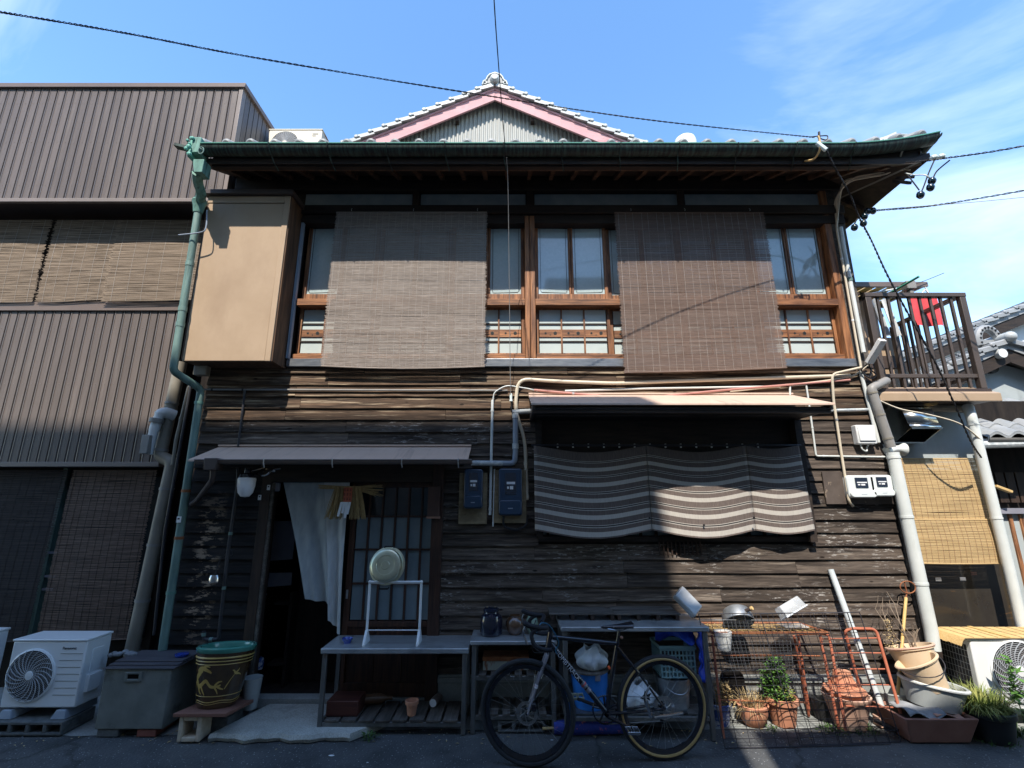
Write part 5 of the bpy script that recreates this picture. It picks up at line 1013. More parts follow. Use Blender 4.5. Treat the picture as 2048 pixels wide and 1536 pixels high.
for x, y in ((bx0, BY0), (bx1, BY0), (bx1, BY1), (bx0, BY1)): m = MB(); m.box((x - .035, y - .03, bzf - .02), (x + .035, y + .03, bz1 - (0 if y == BY0 else .0))); obj('post', m, 'balcony_metal', B, bev=.004)
m = MB(); m.box((bx0 - .04, BY0 - .035, bz1 - .02), (bx1 + .04, BY0 + .035, bz1 + .03)); obj('top_rail', m, 'balcony_metal', B, bev=.005)
m = MB(); m.box((bx0, BY0 - .02, bz0 - .025), (bx1, BY0 + .02, bz0 + .02)); obj('bottom_rail', m, 'balcony_metal', B, bev=.004)
for x in (bx0, bx1):
    for z in (bz1, bz0): m = MB(); m.box((x - .03, BY0 + .036, z - .02), (x + .03, BY1, z + .025)); obj('side_rail', m, 'balcony_metal', B, bev=.004)
nb = 9
for k in range(1, nb): x = bx0 + (bx1 - bx0) * k / nb; m = MB(); m.box((x - .014, BY0 - .012, bzf - .0), (x + .014, BY0 + .012, bz1 - .02)); obj('bar', m, 'balcony_metal', B)
for k in range(1, 8): y = BY0 + (BY1 - BY0) * k / 8; m = MB(); m.box((bx1 - .012, y - .014, bzf), (bx1 + .012, y + .014, bz1 - .02)); obj('bar', m, 'balcony_metal', B)
# back room of the balcony and its plastic roof
m = MB(); m.box((4.05, 1.25, slz), (W(1800, 700, 1.25).x, 4, zz(675, 1.25))); m.box((4.05, 1.3, zz(675, 1.25)), (W(1752, 620, 1.3).x, 4, zz(570, 1.3))); obj('back_room', m, 'beige_metal', RH)
m = MB(); m.box((4.05, 1.235, zz(736, 1.24)), (W(1803, 720, 1.24).x, 1.25, zz(712, 1.24))); obj('dark_band', m, 'brown_dark', RH)  # dark brown strip across the beige wall of the back room
ry = .75; a = W(1700, 575, ry); b = W(1854, 572, ry); PR = thing('plastic_roof', 'brown edged roof of yellow translucent sheets above the balcony', 'roof', a)
m = MB(); m.box((a.x, ry - .02, zz(574, ry)), (b.x, ry + .02, zz(565, ry))); m.prism([V((b.x - .04, ry, zz(565, ry))), V((b.x, ry, zz(565, ry))), V((b.x, 2.6, zz(565, ry) + .1)), V((b.x - .04, 2.6, zz(565, ry) + .1))], (0, 0, -.05)); obj('roof_edge', m, 'brown_metal', PR)
for k in range(7): x = a.x + (b.x - a.x) * k / 7; m = MB(); m.prism([V((x + .01, ry + .02, zz(568, ry))), V((x + (b.x - a.x) / 7 - .02, ry + .02, zz(568, ry))), V((x + (b.x - a.x) / 7 - .02, 2.5, zz(568, ry) + .1)), V((x + .01, 2.5, zz(568, ry) + .1))], (0, 0, -.006)); obj('roof_sheet', m, 'yellow_roof', PR)
m = MB()
for k in range(4): y = ry + .25 + .45 * k; m.box((a.x, y, zz(573, ry)), (b.x, y + .04, zz(569, ry)))
obj('roof_batten', m, 'brown_dark', PR)
# washing: poles, red cloth, white towels
solo('laundry_pole', MB().tube([W(1770, 592, .55), W(1838, 553, .15)], .014, 8), 'green_pole', 'green laundry pole slanting up over the balcony rail', 'pole')
solo('laundry_pole', MB().tube([W(1725, 590, .6), W(1800, 576, .5)], .010, 8), 'white_clean', 'short white laundry pole above the balcony rail', 'pole')
c = W(1819, 573, .45); m = MB(); m.box((c.x - .07, .40, c.z - .05), (c.x + .05, .5, c.z + .06)); m.box((c.x - .03, .42, c.z - .12), (c.x + .02, .48, c.z - .05)); solo('pole_bracket', m, 'pvc_grey', 'grey pole bracket on the edge of the plastic roof', 'bracket', bev=.01)
rc = W(1851, 612, .62); rt = thing('red_cloth', 'plain red cloth hanging behind the balcony bars', 'cloth', rc); w0 = W(1886, 612, .62).x - W(1822, 612, .62).x
def rcl(u, v): return V((W(1822, 640, .62).x + w0 * (u * (.92 + .08 * v) + .02 + .18 * (1 - u) * (v > .5) * (v - .5)), .62 - .03 * math.sin(u * 9 + v) * (.3 + v), zz(587, .62) - (zz(587, .62) - zz(652, .62)) * v - .06 * abs(u - .6) * (1 - v)))
m = MB(); m.grid(rcl, 16, 12); obj('fabric', m, 'red_cloth', rt)
m = MB(); m.tube(smooth([W(1832, 585, .62), W(1842, 588, .62), W(1850, 580, .62), W(1857, 587, .62), W(1850, 574, .62)]), .008, 6); obj('hanger', m, 'white_clean', rt)
for a, b, n_ in ((1742, 1757, 'left'), (1762, 1778, 'right')):
    q0, q1 = W(a, 600, .75), W(b, 600, .75); m = MB(); m.grid(lambda u, v: V((q0.x + (q1.x - q0.x) * u + .09 * v, .75 + .03 * math.sin(u * 8), zz(598, .75) - (zz(598, .75) - zz(672, .75)) * v)), 10, 8); solo('towel', m, 'white_clean', n_ + ' one of two white towels hanging behind the balcony bars', 'towel', 'towels on the balcony')
# tiled house further back
TH = thing('tiled_house', 'old house with grey tiled gables and an onigawara style ridge end at the far right', 'house', (6.5, 1.5, 0))
def gable_part(ax, ay, lx, ly, Y, nt, dep, wall, name):
    A = W(ax, ay, Y); L = W(lx, ly, Y); sl = (A.z - L.z) / (A.x - L.x); hw = A.x - L.x; an_ = math.atan(sl)
    for s in (-1, 1):
        X = A.x + s * hw; m = MB(); m.prism([V((A.x + s * .001, Y, A.z)), V((X, Y, L.z)), V((X, Y, L.z - .10)), V((A.x + s * .001, Y, A.z - .10))], (0, dep, 0)); obj(name + '_roof', m, 'tile', TH)
        m = MB(); m.prism([V((A.x + s * .001, Y + .02, A.z - .10)), V((X, Y + .02, L.z - .10)), V((X, Y + .02, L.z - .30)), V((A.x + s * .001, Y + .02, A.z - .30))], (0, .05, 0)); obj(name + '_bargeboard', m, 'wood_dark_x', TH)
        vm = VM[s]
        for k in range(nt):
            t_ = .16 + k * .235
            if t_ * math.cos(an_) > hw: break
            for row in range(3 if s < 0 else 1):
                x = A.x + s * t_ * math.cos(an_); o = obj(name + '_tile', None, None, TH, me=vm, at=V((x, Y - .02 + .26 * row, A.z + .02 - abs(x - A.x) * sl))); o.rotation_euler = (0, s * (an_ - an), 0)
    m = MB(); m.prism([V((A.x, Y + .22, A.z - .25)), V((A.x + hw - .2, Y + .22, L.z)), V((A.x + hw - .2, Y + .22, 0)), V((A.x - hw + .3, Y + .22, 0)), V((A.x - hw + .3, Y + .22, L.z))], (0, dep - .3, 0)); obj(name + '_wall', m, wall, TH)
    return A, L, sl
VM = {-1: verge(-1, 'tile'), 1: verge(1, 'tile')}
A1, L1, sl1 = gable_part(2160, 570, 1800, 715, 3.2, 30, 4, 'plaster_white', 'rear')
A2, L2, sl2 = gable_part(2014, 684, 1822, 772, 1.5, 12, 3, 'stucco', 'front')
m = MB(); m.tube([A2 + V((0, -.06, .06)), A2 + V((0, .4, .07))], .075, 12); m.sphere(A2 + V((0, -.06, .06)), .078, 12, 8); obj('ridge_cap', m, 'tile_pale', TH)
c = W(1978, 690, 1.6); m = MB(); ring = [c + V((.15 * math.cos(R(a)), 0, .06 + .20 * math.sin(R(a)))) for a in range(-20, 201, 20)]; m.tube(ring, .055, 8); m.box(c + V((-.2, .0, -.12)), c + V((.2, .12, .08))); OG2 = obj('ridge_ornament', m, 'tile', TH)
for a in range(-10, 191, 20): m = MB(); m.sphere(c + V((.15 * math.cos(R(a)), -.05, .06 + .2 * math.sin(R(a)))), .017, 6, 4); obj('stud', m, 'black', OG2)
p = W(2006, 706, 1.45); m = MB(); m.lathe([(.07, 0), (.07, .1)], p, 12, (0, 1, 0)); m.lathe([(0, -.002), (.068, -.002)], p, 12, (0, 1, 0)); obj('purlin_end', m, 'plaster_white', TH)
p = W(1986, 734, 1.66); m = MB(); m.lathe([(.07, 0), (.09, .0), (.09, .12)], p, 14, (0, 1, 0)); m.lathe([(0, -.001), (.07, -.001)], p, 14, (0, 1, 0)); obj('vent_pipe', m, 'black', TH)
# lower tiled roof at the right edge
e0 = W(1948, 876, .25); rr_ = W(1945, 808, 1.3); m = MB(); xa, xb = e0.x + .12, e0.x + 1.9
LR = thing('tiled_lean_to', 'low lean-to with a grey tiled roof and dark shutters at the right edge', 'shed', ((xa + xb) / 2, .5, 0))
m.prism([V((xa, .25, e0.z - .02)), V((xb, .25, e0.z - .02)), V((xb, 1.3, rr_.z - .03)), V((xa, 1.3, rr_.z - .03))], (0, 0, -.06)); obj('roof_deck', m, 'wood_dark_x', LR)
sl_ = (rr_.z - e0.z) / 1.05; tl_ = MB()
def ptl(u, v): return V((-.13 + .262 * u, -.02 + .27 * v, .05 * math.sin(math.pi * (u * 1.35 - .1)) * (u < .82) + .01 + sl_ * .27 * v - .024 * v + .016))
tl_.grid(ptl, 8, 1); tl_.grid(lambda u, v: ptl(u, 0) + V((0, .002, -.03 * v)), 8, 1); tmb = mesh('roof_tile', tl_, 'tile')
for i in range(8):
    for j in range(5): obj('roof_tile', None, None, LR, me=tmb, at=V((xa + .14 + .235 * i + jit(.004), .24 + .215 * j, e0.z + sl_ * .215 * j + jit(.004))))
m = MB(); gutter_mesh([(V((xa - .05 + i * .25, .19, e0.z - .01)), V((0, 1, 0))) for i in range(9)], .05, m); obj('gutter', m, 'pvc_grey', LR)
m = MB(); m.box((xa - .1, .62, 0), (xb, 1.4, rr_.z - .1)); obj('wall', m, 'interior', LR)
m = MB(); m.box((xa - .02, .58, 0), (xb, .62, W(2020, 1022, .6).z)); obj('lower_wall', m, 'stucco', LR)
m = MB(); zq = W(2020, 1020, .55).z; m.box((xa - .02, .52, zq - .04), (xb, .60, zq + .02)); obj('ledge', m, 'paper_dim', LR)
for k in range(8): m = MB(); x = xa + .1 + .12 * k; m.box((x, .575, W(2020, 1005, .6).z), (x + .1, .60, W(2020, 945, .6).z)); obj('shutter_slat', m, 'wood_dark', LR)
for k in range(3): m = MB(); x = W(2020 + 22 * k, 1120, .56).x; m.box((x - .02, .56, .1), (x + .02, .585, zq - .05)); obj('wall_post', m, 'wood_red_v', LR)
pipe('flaking white pipe under the lean-to gutter', [(1958, 890, .2), (2060, 887, .2)], .04, 'pipe_peel')
p, q = W(1990, 972, .4), W(2022, 984, .4); solo('pipe_bracket', MB().bar(p, q, .05, .03), 'bamboo', 'pale wooden bracket sticking out right of the yellow blind', 'bracket', bev=.004)
# ================================================================ WIRES
def wire(label, pts, r=.008, twist=0, mat='wire', name='wire', group=None, n=8, cat='wire'):
    P = smooth([W(*q) for q in pts], n); m = MB()
    if twist:
        for ph in (0, math.pi):
            Q = [];
            for i in range(len(P) - 1):
                for j in range(6):
                    t = (i + j / 6); c = P[i].lerp(P[i + 1], j / 6); a = t * twist + ph; Q.append(c + V((0, math.cos(a) * r, math.sin(a) * r)))
            m.tube(Q, r * .85, 4)
    else: m.tube(P, r, 5)
    return solo(name, m, mat, label, cat, group)
wire('long twisted black wire crossing the sky from the left edge to the eave', [(-60, 14, -3.2), (250, 66, -2.8), (520, 117, -2.4), (940, 186, -1.8), (1300, 240, -1.3), (1630, 275, -.92)], .0038, 4.5, n=22)
wire('thin dark wire dropping from the top edge past the gable to the eave', [(986, -40, -3.0), (992, 60, -2.4), (1004, 220, -1.4), (1012, 315, -.95)], .006, 1.5)
wire('very thin grey drop wire hanging down over the window post', [(1013, 315, -.95), (1016, 370, -.75), (1018, 520, -.45), (1021, 790, -.09)], .0035, mat='pvc_grey')
wire('upper black service wire at the right edge running to the eave corner', [(2110, 280, -1.6), (1985, 303, -1.3), (1885, 317, -1.0), (1850, 322, -.9), (1810, 325, -.8)], .0055, 3)
wire('lower black service wire at the right edge running under the side eave', [(2110, 370, -1.0), (1950, 398, -.7), (1850, 413, -.5), (1755, 421, -.3), (1735, 424, -.25)], .0055, 3)
wire('hairline grey wire just below the lower service wire', [(2110, 388, -1.0), (1950, 404, -.7), (1820, 414, -.45), (1745, 420, -.3)], .003, mat='pvc_grey')
wire('black cable hanging from the eave past the balcony to the lower right', [(1652, 300, -.92), (1672, 340, -.8), (1700, 390, -.6), (1718, 435, -.45), (1742, 480, -.4), (1772, 545, -.4), (1812, 620, -.4), (1868, 720, -.4), (1905, 800, -.35), (1940, 880, -.2), (1962, 915, -.05)], .007, 3, name='cable', cat='cable')
wire('thin cream cable sagging below the balcony to the green white drainpipe', [(1756, 800, -.08), (1800, 818, -.08), (1860, 830, -.05), (1920, 848, 0), (1962, 880, .02)], .009, mat='pvc_cream', name='cable', cat='cable')
wire('hair thin antenna wire rising to the right above the balcony', [(1822, 570, .7), (1848, 562, .7), (1888, 546, .7)], .004)
c = W(1637, 283, -.9); t = thing('wire_anchor', 'small wire anchor with a porcelain bead and tan cable loop on the gutter', 'anchor', c)
m = MB(); m.tube([W(1634, 286, -.92), W(1652, 300, -.94)], .022, 8); obj('bead', m, 'porcelain', t)
m = MB(); m.tube(smooth([W(1610, 322, -.7), W(1628, 318, -.8), (W(1640, 298, -.92)), W(1639, 280, -.93), W(1636, 272, -.93)]), .011, 6); obj('cable_loop', m, 'bamboo', t)
m = MB(); m.tube(smooth([W(1620, 274, -.92), W(1640, 272, -.92), W(1655, 272, -.92), W(1652, 280, -.92), W(1638, 276, -.92)]), .006, 5); m.tube([W(1638, 264, -.92), W(1639, 284, -.92)], .012, 6); obj('tie', m, 'wire', t)
ins = [(1841, 390, -1.0, 'lowest black insulator of the group off the eave corner'), (1861, 375, -1.0, 'lower of two black insulators at the right of the corner group'), (1864, 362, -1.0, 'upper of two black insulators at the right of the corner group'), (1709, 455, -.4, 'leftmost hanging black insulator under the side eave'), (1727, 447, -.4, 'lower middle black insulator under the side eave'), (1729, 433, -.4, 'upper middle black insulator under the side eave'), (1746, 422, -.35, 'rightmost black insulator on the lower service wire'), (1735, 423, -.33, 'black insulator pressed against the side eave on the lower service wire')]
for px, py, Y, lab in ins:
    c = W(px, py, Y); m = MB(); m.lathe([(0, .034), (.024, .032), (.032, .016), (.036, -.006), (.028, -.024), (.018, -.034), (0, -.034)], c, 14); solo('insulator', m, 'insulator', lab, 'insulator', 'black wire insulators')
for px, py, lab in ((1868, 315, 'left white porcelain insulator on the upper service wire'), (1883, 313, 'right white porcelain insulator on the upper service wire')):
    c = W(px, py, -1.0); m = MB(); m.lathe([(0, .035), (.02, .03), (.028, .01), (.018, 0), (.028, -.01), (.02, -.03), (0, -.035)], c, 12, (1, 0, .2)); solo('insulator', m, 'porcelain', lab, 'insulator', 'white porcelain insulators')
GW = 'tails of the service wires'
for lab, pts, mt in (('black wire tail from the white insulators down to the lowest corner insulator', [(1870, 318, -1.0), (1858, 345, -1.0), (1848, 372, -1.0), (1842, 386, -1.0)], 'wire'), ('white cable tail arching from the eave to the right corner insulators', [(1810, 346, -.6), (1828, 350, -.8), (1850, 350, -1.0), (1861, 358, -1.0)], 'pvc_white'), ('black wire tail from the eave to the lowest corner insulator', [(1815, 350, -.7), (1826, 364, -.9), (1838, 380, -1.0)], 'wire'), ('black wire tail curving from the right corner insulators to the service wire', [(1866, 357, -1.0), (1874, 342, -1.0), (1900, 320, -1.1)], 'wire'), ('black wire tail hooking to the leftmost hanging insulator', [(1730, 430, -.35), (1715, 438, -.4), (1708, 450, -.4)], 'wire')):
    wire(lab, pts, .007, mat=mt, name='wire_tail', group=GW, n=5)
for k, (lab, a, b) in enumerate((('upper dark bracket bar at the side eave near the corner', (1795, 356, -.55), (1826, 354, -.75)), ('lower dark bracket bar at the side eave near the corner', (1788, 362, -.5), (1820, 366, -.7)))): solo('bracket_bar', MB().bar(W(*a), W(*b), .035, .03), 'pipe_dark', lab, 'bracket', 'eave bracket bars')
# ================================================================ THINGS ALONG THE FOOT OF THE WALL, left to right
yf = -.50; x0, x1 = -3.545, -2.965; zt = zz(1338, yf)
SB = thing('storage_box', 'grey worn storage box with a recessed handle and dark lid left of the dragon jar', 'box', ((x0 + x1) / 2, -.3, .06))
m = MB(); m.box((x0, yf, .065), (x1, -.10, zt)); obj('body', m, 'box_grey', SB, bev=.010)
hp = W(268, 1351, yf); m = MB()
for a, b, c, d in ((-.075, -.05, -.045, .03), (.05, .075, -.045, .03), (-.05, .05, -.045, -.025), (-.05, .05, .012, .03)): m.box((hp.x + a, yf - .014, hp.z + b * 0 + c), (hp.x + b, yf + .004, hp.z + d))
obj('handle_frame', m, 'box_grey', SB, bev=.004); m = MB(); m.box((hp.x - .05, yf - .003, hp.z - .025), (hp.x + .05, yf + .001, hp.z + .012)); obj('handle_recess', m, 'void', SB)
for k in range(3): m = MB(); m.box((x0 - .01 + .004 * k, yf - .015 + .06 * k, zt + .012 * k + .002), (x1 + .03 - .005 * k, -.08, zt + .012 * k + .012)); obj('lid_board', m, 'lid_dark', SB, bev=.003)
for a, b, mt, lb in ((x0 + .02, x0 + .20, 'block', 'dark block under the left end of the grey storage box'), (x1 - .22, x1 - .06, 'brick_red', 'red brick under the right end of the grey storage box')):
    m = MB(); m.box((a, yf + .01, .008), (b, yf + .25, .062)); solo('brick', m, mt, lb, 'brick', bev=.004)
c = W(245, 1318, -.22); c.z = zt + .045; m = MB()
for k in range(9): m.sphere(c + V((-.10 + .025 * k, jit(.03), jit(.01))), .028 + jit(.008), 8, 5, .7)
solo('rag', m, 'rag', 'crumpled grey rag on the lid of the storage box', 'rag')
c = W(382, 1301, -.2); m = MB(); m.lathe([(0, 0), (.05, 0), (.058, .012), (.058, .022), (0, .024)], V((c.x - .03, -.28, zt + .038)), 16); solo('blue_dish', m, 'blue_bowl', 'small blue dish lying on the corner of the storage box beside the dragon jar', 'dish')
# dragon jar on a tile on a hollow block
jc = V((-2.605, -.365, .205)); prof = [(0, 0), (.162, 0), (.172, .015), (.192, .10), (.216, .20), (.236, .29), (.245, .34), (.246, .36), (.252, .375), (.262, .388), (.265, .405), (.252, .414), (.228, .408), (.222, .39), (.222, .33), (0, .33)]; prof = [(r * .93, z * 1.14) for r, z in prof]
J = thing('glazed_jar', 'big brown glazed jar with a golden dragon and a green rim left of the doorway', 'jar', jc)
m = MB(); m.lathe(prof[:9], jc, 40); obj('body', m, 'glaze_brown', J); m = MB(); m.lathe(prof[8:], jc, 40); obj('rim', m, 'glaze_green', J)
def jr(z):
    for i in range(len(prof) - 1):
        (r0, z0), (r1, z1) = prof[i], prof[i + 1]
        if z0 <= z <= z1 and z1 > z0: return r0 + (r1 - r0) * (z - z0) / (z1 - z0)
    return .27
def ring(z_, r, n=40, wav=0):
    z = z_ * 1.14; return [jc + V(((jr(z) + .001) * math.cos(2 * math.pi * i / n), (jr(z) + .001) * math.sin(2 * math.pi * i / n), z + wav * math.sin(i * 2 * math.pi / 8))) for i in range(n)]
m = MB()
for z, r, wv in ((.345, .008, 0), (.322, .005, 0), (.30, .004, 0), (.085, .003, 0), (.05, .003, .006), (.035, .002, .006)): m.tube(ring(z, r, 40, wv), r, 5, True)
obj('gold_band', m, 'glaze_gold', J)
def onjar(a, z_, d=.002): z = z_ * 1.14; r = jr(z) + d; return jc + V((r * math.sin(R(a)), -r * math.cos(R(a)), z))
m = MB()
def stroke(pts, w):
    P = smooth([V((a, 0, z)) for a, z in pts], 5); n = len(P); vs = []
    for i, p in enumerate(P):
        d = (P[min(i + 1, n - 1)] - P[max(i - 1, 0)]); d.x *= .0045; d = d.normalized(); t = i / (n - 1); wd = w * 1.5 * (1 - .75 * t) * (.5 + .5 * min(1, t * 6)); nx, nz = -d.z, d.x
        vs += [onjar(p.x + nx * wd / .0045, p.z + nz * wd), onjar(p.x - nx * wd / .0045, p.z - nz * wd)]
    m.add(vs, [(2 * i, 2 * i + 2, 2 * i + 3, 2 * i + 1) for i in range(n - 1)])
for pts, w in ((((-18, .265), (-28, .24), (-38, .20), (-32, .15), (-20, .165), (-8, .19), (4, .155), (16, .15), (28, .16)), .016), (((-34, .19), (-30, .13), (-22, .10)), .013), (((-22, .15), (-16, .12), (-10, .095)), .009), (((-34, .25), (-20, .275), (-4, .26), (4, .245)), .014), (((-22, .27), (-10, .29), (0, .285)), .008), (((14, .155), (22, .18), (30, .185)), .007), (((14, .15), (20, .125), (24, .10)), .007), (((20, .15), (30, .135), (36, .13)), .006), (((-36, .20), (-46, .16), (-50, .11)), .008), (((38, .13), (48, .19), (56, .23)), .004), (((56, .23), (52, .25), (48, .255)), .006), (((56, .23), (62, .25), (64, .265)), .006), (((56, .23), (66, .225), (72, .215)), .006)): stroke(pts, w)
obj('dragon', m, 'glaze_gold', J)
J.rotation_euler.x = R(-7)
m = MB(); m.prism([V((-2.82, -.62, .232)), V((-2.82, -.06, .163)), V((-2.82, -.06, .135)), V((-2.82, -.62, .204))], (.44, 0, 0)); solo('terracotta_slab', m, 'terracotta_dark', 'dark terracotta slab carrying the dragon jar', 'slab', bev=.004)
bx = W(379, 1455, -.60); m = MB(); s = .094; e = .036; bz = .107
for a, b, c, d in ((-s, -s + e, -s, s), (s - e, s, -s, s), (-s + e, s - e, -s, -s + e), (-s + e, s - e, s - e, s)): m.box((bx.x + a, -.60, bz + c + .002), (bx.x + b, -.44, bz + d))
solo('hollow_block', m, 'block_pale', 'pale rough hollow block with a square hole under the terracotta slab', 'concrete block', bev=.007)
m = MB(); m.box((-2.66, -.42, .006), (-2.46, -.10, .125)); m.box((-2.82, -.25, .006), (-2.68, -.08, .121)); solo('support_block', m, 'block', 'dark block behind the pale hollow block under the slab', 'concrete block', bev=.006)
m = MB(); c = V((-2.43, -.12, .085)); m.lathe([(0, 0), (.06, 0), (.085, .26), (.078, .26), (0, .22)], c, 18); solo('bin', m, 'tub_grey', 'pale translucent bin hidden behind the dragon jar at the doorway', 'bin')
# entrance slab
SLB = []
pA, pB, pC, pD = GZ(416, 1474, .05), GZ(640, 1474, .05), V((-.86, .0, .05)), V((-2.30, .0, .05)); m = MB(); n = 22; top = []; 
for i in range(n + 1):
    u = i / n; f = pA.lerp(V((-1.35, pA.y, .05)), u); b_ = pD.lerp(pC, u); top.append((f + V((0, .02 * math.sin(u * 17) + .012 * math.sin(u * 41) + (.03 * (u - .8) / .2 if u > .8 else 0), 0)), b_))
vs = [];
for f, b_ in top: vs += [V((f.x, f.y + .012, .008)), V((f.x, f.y, .035 + jit(.004))), V((f.x, f.y + .02, .062)), V((b_.x, b_.y, .078)), V((b_.x, b_.y, .0))]
m.add(vs, [(i * 5 + j, i * 5 + 5 + j, i * 5 + 6 + j, i * 5 + 1 + j) for i in range(n) for j in range(4)] + [(0, 1, 2, 3, 4), tuple(n * 5 + j for j in (4, 3, 2, 1, 0))])
solo('stone_slab', m, 'slab_stone', 'rough pale stone slab lying in front of the open doorway', 'slab')
# steel tables
def steel_table(label, x0, x1, y0, y1, zt, shelves, slat=True, th=.045, lo=.008, group='steel tables along the wall'):
    t = thing('steel_table', label, 'table', ((x0 + x1) / 2, (y0 + y1) / 2, lo), group); m = MB(); m.box((x0, y0, zt - th), (x1, y1, zt)); obj('table_top', m, 'steel', t, bev=.008, seg=3)
    for x in (x0 + .035, x1 - .035):
        for y in (y0 + .035, y1 - .03): m = MB(); m.box((x - .019, y - .019, lo), (x + .019, y + .019, zt - th - .001)); obj('leg', m, 'steel_leg', t, bev=.003)
    for zs in shelves:
        for y in (y0 + .035, y1 - .03): m = MB(); m.box((x0 + .055, y - .014, zs - .02), (x1 - .055, y + .014, zs + .014)); obj('rail', m, 'steel_leg', t, bev=.003)
        for x in (x0 + .035, x1 - .035): m = MB(); m.box((x - .014, y0 + .055, zs - .02), (x + .014, y1 - .05, zs + .014)); obj('rail', m, 'steel_leg', t, bev=.003)
    return t
yt0, yt1 = -.47, -.03; tx0, tx1 = W(641, 1303, yt0).x, W(937, 1303, yt0).x; tz = zz(1297, yt0)
T1 = steel_table('low wide steel table with a slatted wooden shelf in front of the lattice door', tx0, tx1, yt0, yt1, tz, (.085,))
nb = 8
for k in range(nb):
    w_ = (tx1 - tx0 - .14) / nb; x = tx0 + .07 + w_ * k; m = MB(); j = jit(.006); m.box((x + .006, yt0 + .012 + j, .101), (x + w_ - .014, yt1 - .01 + j, .121 + jit(.002))); obj('shelf_slat', m, 'wood_grey', T1, bev=.004)
y2 = -.45; sx0, sx1 = W(940, 1285, y2).x, .40; sz = zz(1282, y2)
T2 = steel_table('narrow steel shelf table behind the front bicycle wheel', sx0, sx1, y2, -.06, sz, (zz(1358, y2), zz(1437, y2)), th=.035)
for zs in (zz(1358, y2), zz(1437, y2)):
    for k in range(6): x = sx0 + .07 + (sx1 - sx0 - .14) * k / 6; m = MB(); m.box((x + .01, y2 + .01, zs + .015), (x + .075, -.07, zs + .03)); obj('shelf_slat', m, 'wood_grey', T2)
y3 = -.58; ux0, ux1 = W(1122, 1258, y3).x, W(1419, 1258, y3).x; uz = zz(1254, y3)
T3 = steel_table('long tall steel table behind the bicycle, stacked with bins and baskets', ux0, ux1, y3, -.06, uz, (zz(1440, y3),), th=.04)
m = MB(); zs = zz(1440, y3); m.box((ux0 + .06, y3 + .06, zs + .016), (ux1 - .06, -.08, zs + .024)); obj('shelf_plate', m, 'steel_leg', T3)
# on and under the first table
c = W(695, 1277, -.30); c.z = tz; m = MB(); m.lathe([(0, .006), (.022, .006), (.024, 0), (.03, .0), (.032, .01), (.045, .03), (.050, .042), (.046, .043), (.03, .016), (0, .014)], c, 22); solo('bowl', m, 'blue_bowl', 'little dark blue bowl on the low steel table', 'bowl')
rk = thing('towel_rack', 'white tubular towel rack standing on the low steel table', 'rack', W(785, 1290, -.33)); a, b = xx(737, 1210, -.33), xx(841, 1210, -.33); zt_ = zz(1164, -.33)
for x in (a, b):
    m = MB(); m.tube([V((x, -.33, tz + .10)), V((x, -.33, zt_))], .0115, 10); obj('upright', m, 'white_clean', rk)
    m = MB(); m.prism([V((x - .012, -.42, tz)), V((x - .012, -.42, tz + .018)), V((x - .012, -.345, tz + .12)), V((x - .012, -.315, tz + .12)), V((x - .012, -.24, tz + .018)), V((x - .012, -.24, tz))], (.024, 0, 0)); obj('foot', m, 'white_clean', rk, bev=.005)
m = MB(); m.tube([V((a, -.33, zt_)), V((b, -.33, zt_))], .0115, 10); m.tube([V((a, -.33, zt_ - .014)), V((b, -.33, zt_ - .014))], .004, 6); obj('top_bar', m, 'white_clean', rk)
m = MB(); m.tube([V((a, -.33, tz + .115)), V((b, -.33, tz + .115))], .005, 8); obj('lower_bar', m, 'white_clean', rk)
for x in (a, b): m = MB(); m.sphere(V((x, -.33, zt_)), .016, 10, 6); obj('joint', m, 'white_clean', rk)
c = W(773, 1131, -.31); s = SC(1131, -.31); bs = thing('basin', 'round brass coloured metal basin leaning upright on the towel rack', 'basin', c); ax = V((-.10, -.93, .22)).normalized()
m = MB(); m.lathe([(0, .036), (8 * s, .036), (8.5 * s, .034), (18 * s, .034), (18.5 * s, .037), (27 * s, .037), (30 * s, .030), (32 * s, .012), (32.5 * s, -.012), (36.5 * s, -.016), (36.5 * s, -.022), (32 * s, -.018), (30 * s, .012), (0, .028)], c, 40, ax); obj('bowl', m, 'brass', bs)
for sg, px, py in ((1, 779, 1095), (-1, 768, 1175)): q = W(px, py, -.29); m = MB(); m.tube([q + V((-.045, 0, 0)), q + V((-.04, -.02, .01 * sg)), q + V((.04, -.02, .01 * sg)), q + V((.045, 0, 0))], .008, 6); obj('handle', m, 'black', bs)
p, q = W(650, 1444, -.40), W(716, 1412, -.40); m = MB(); m.box((p.x, -.40, .123), (q.x, -.16, .123 + .12)); solo('wooden_box', m, 'wood_box', 'dark red wooden box on the slatted shelf of the low table', 'box', bev=.006)
c = W(723, 1388, -.14); m = MB(); c = V((c.x + .04, -.14, .165)); m.lathe([(0, 0), (.045, 0), (.045, .14), (.02, .19), (.018, .22)], c, 16, (1, .2, 0)); m.lathe([(.02, .215), (.02, .245), (0, .245)], c, 12, (1, .2, 0)); solo('bottle', m, 'jar_brown', 'dark bottle lying behind the red wooden box', 'bottle')
def pot(label, c, rt, rb, h, mat, rim=.02, group=None, plant=None, name='flower_pot', n=24, sy=1):
    t = thing(name, label, 'flower pot', c, group); m = MB(); rr_ = rb + (rt - rb) * .82
    m.lathe([(0, 0), (rb, 0), (rr_, h * .76), (rr_ + rim * .2, h * .77), (rt + rim * .3, h * .80), (rt + rim * .5, h * .98), (rt + rim * .2, h), (rt - .012, h), (rt - .02, h * .85), (0, h * .84)], c, n, sy=sy); obj('body', m, mat, t)
    m = MB(); m.lathe([(0, h * .865), (rt - .018, h * .855)], c, n, sy=sy); obj('soil', m, 'soil', t); return t
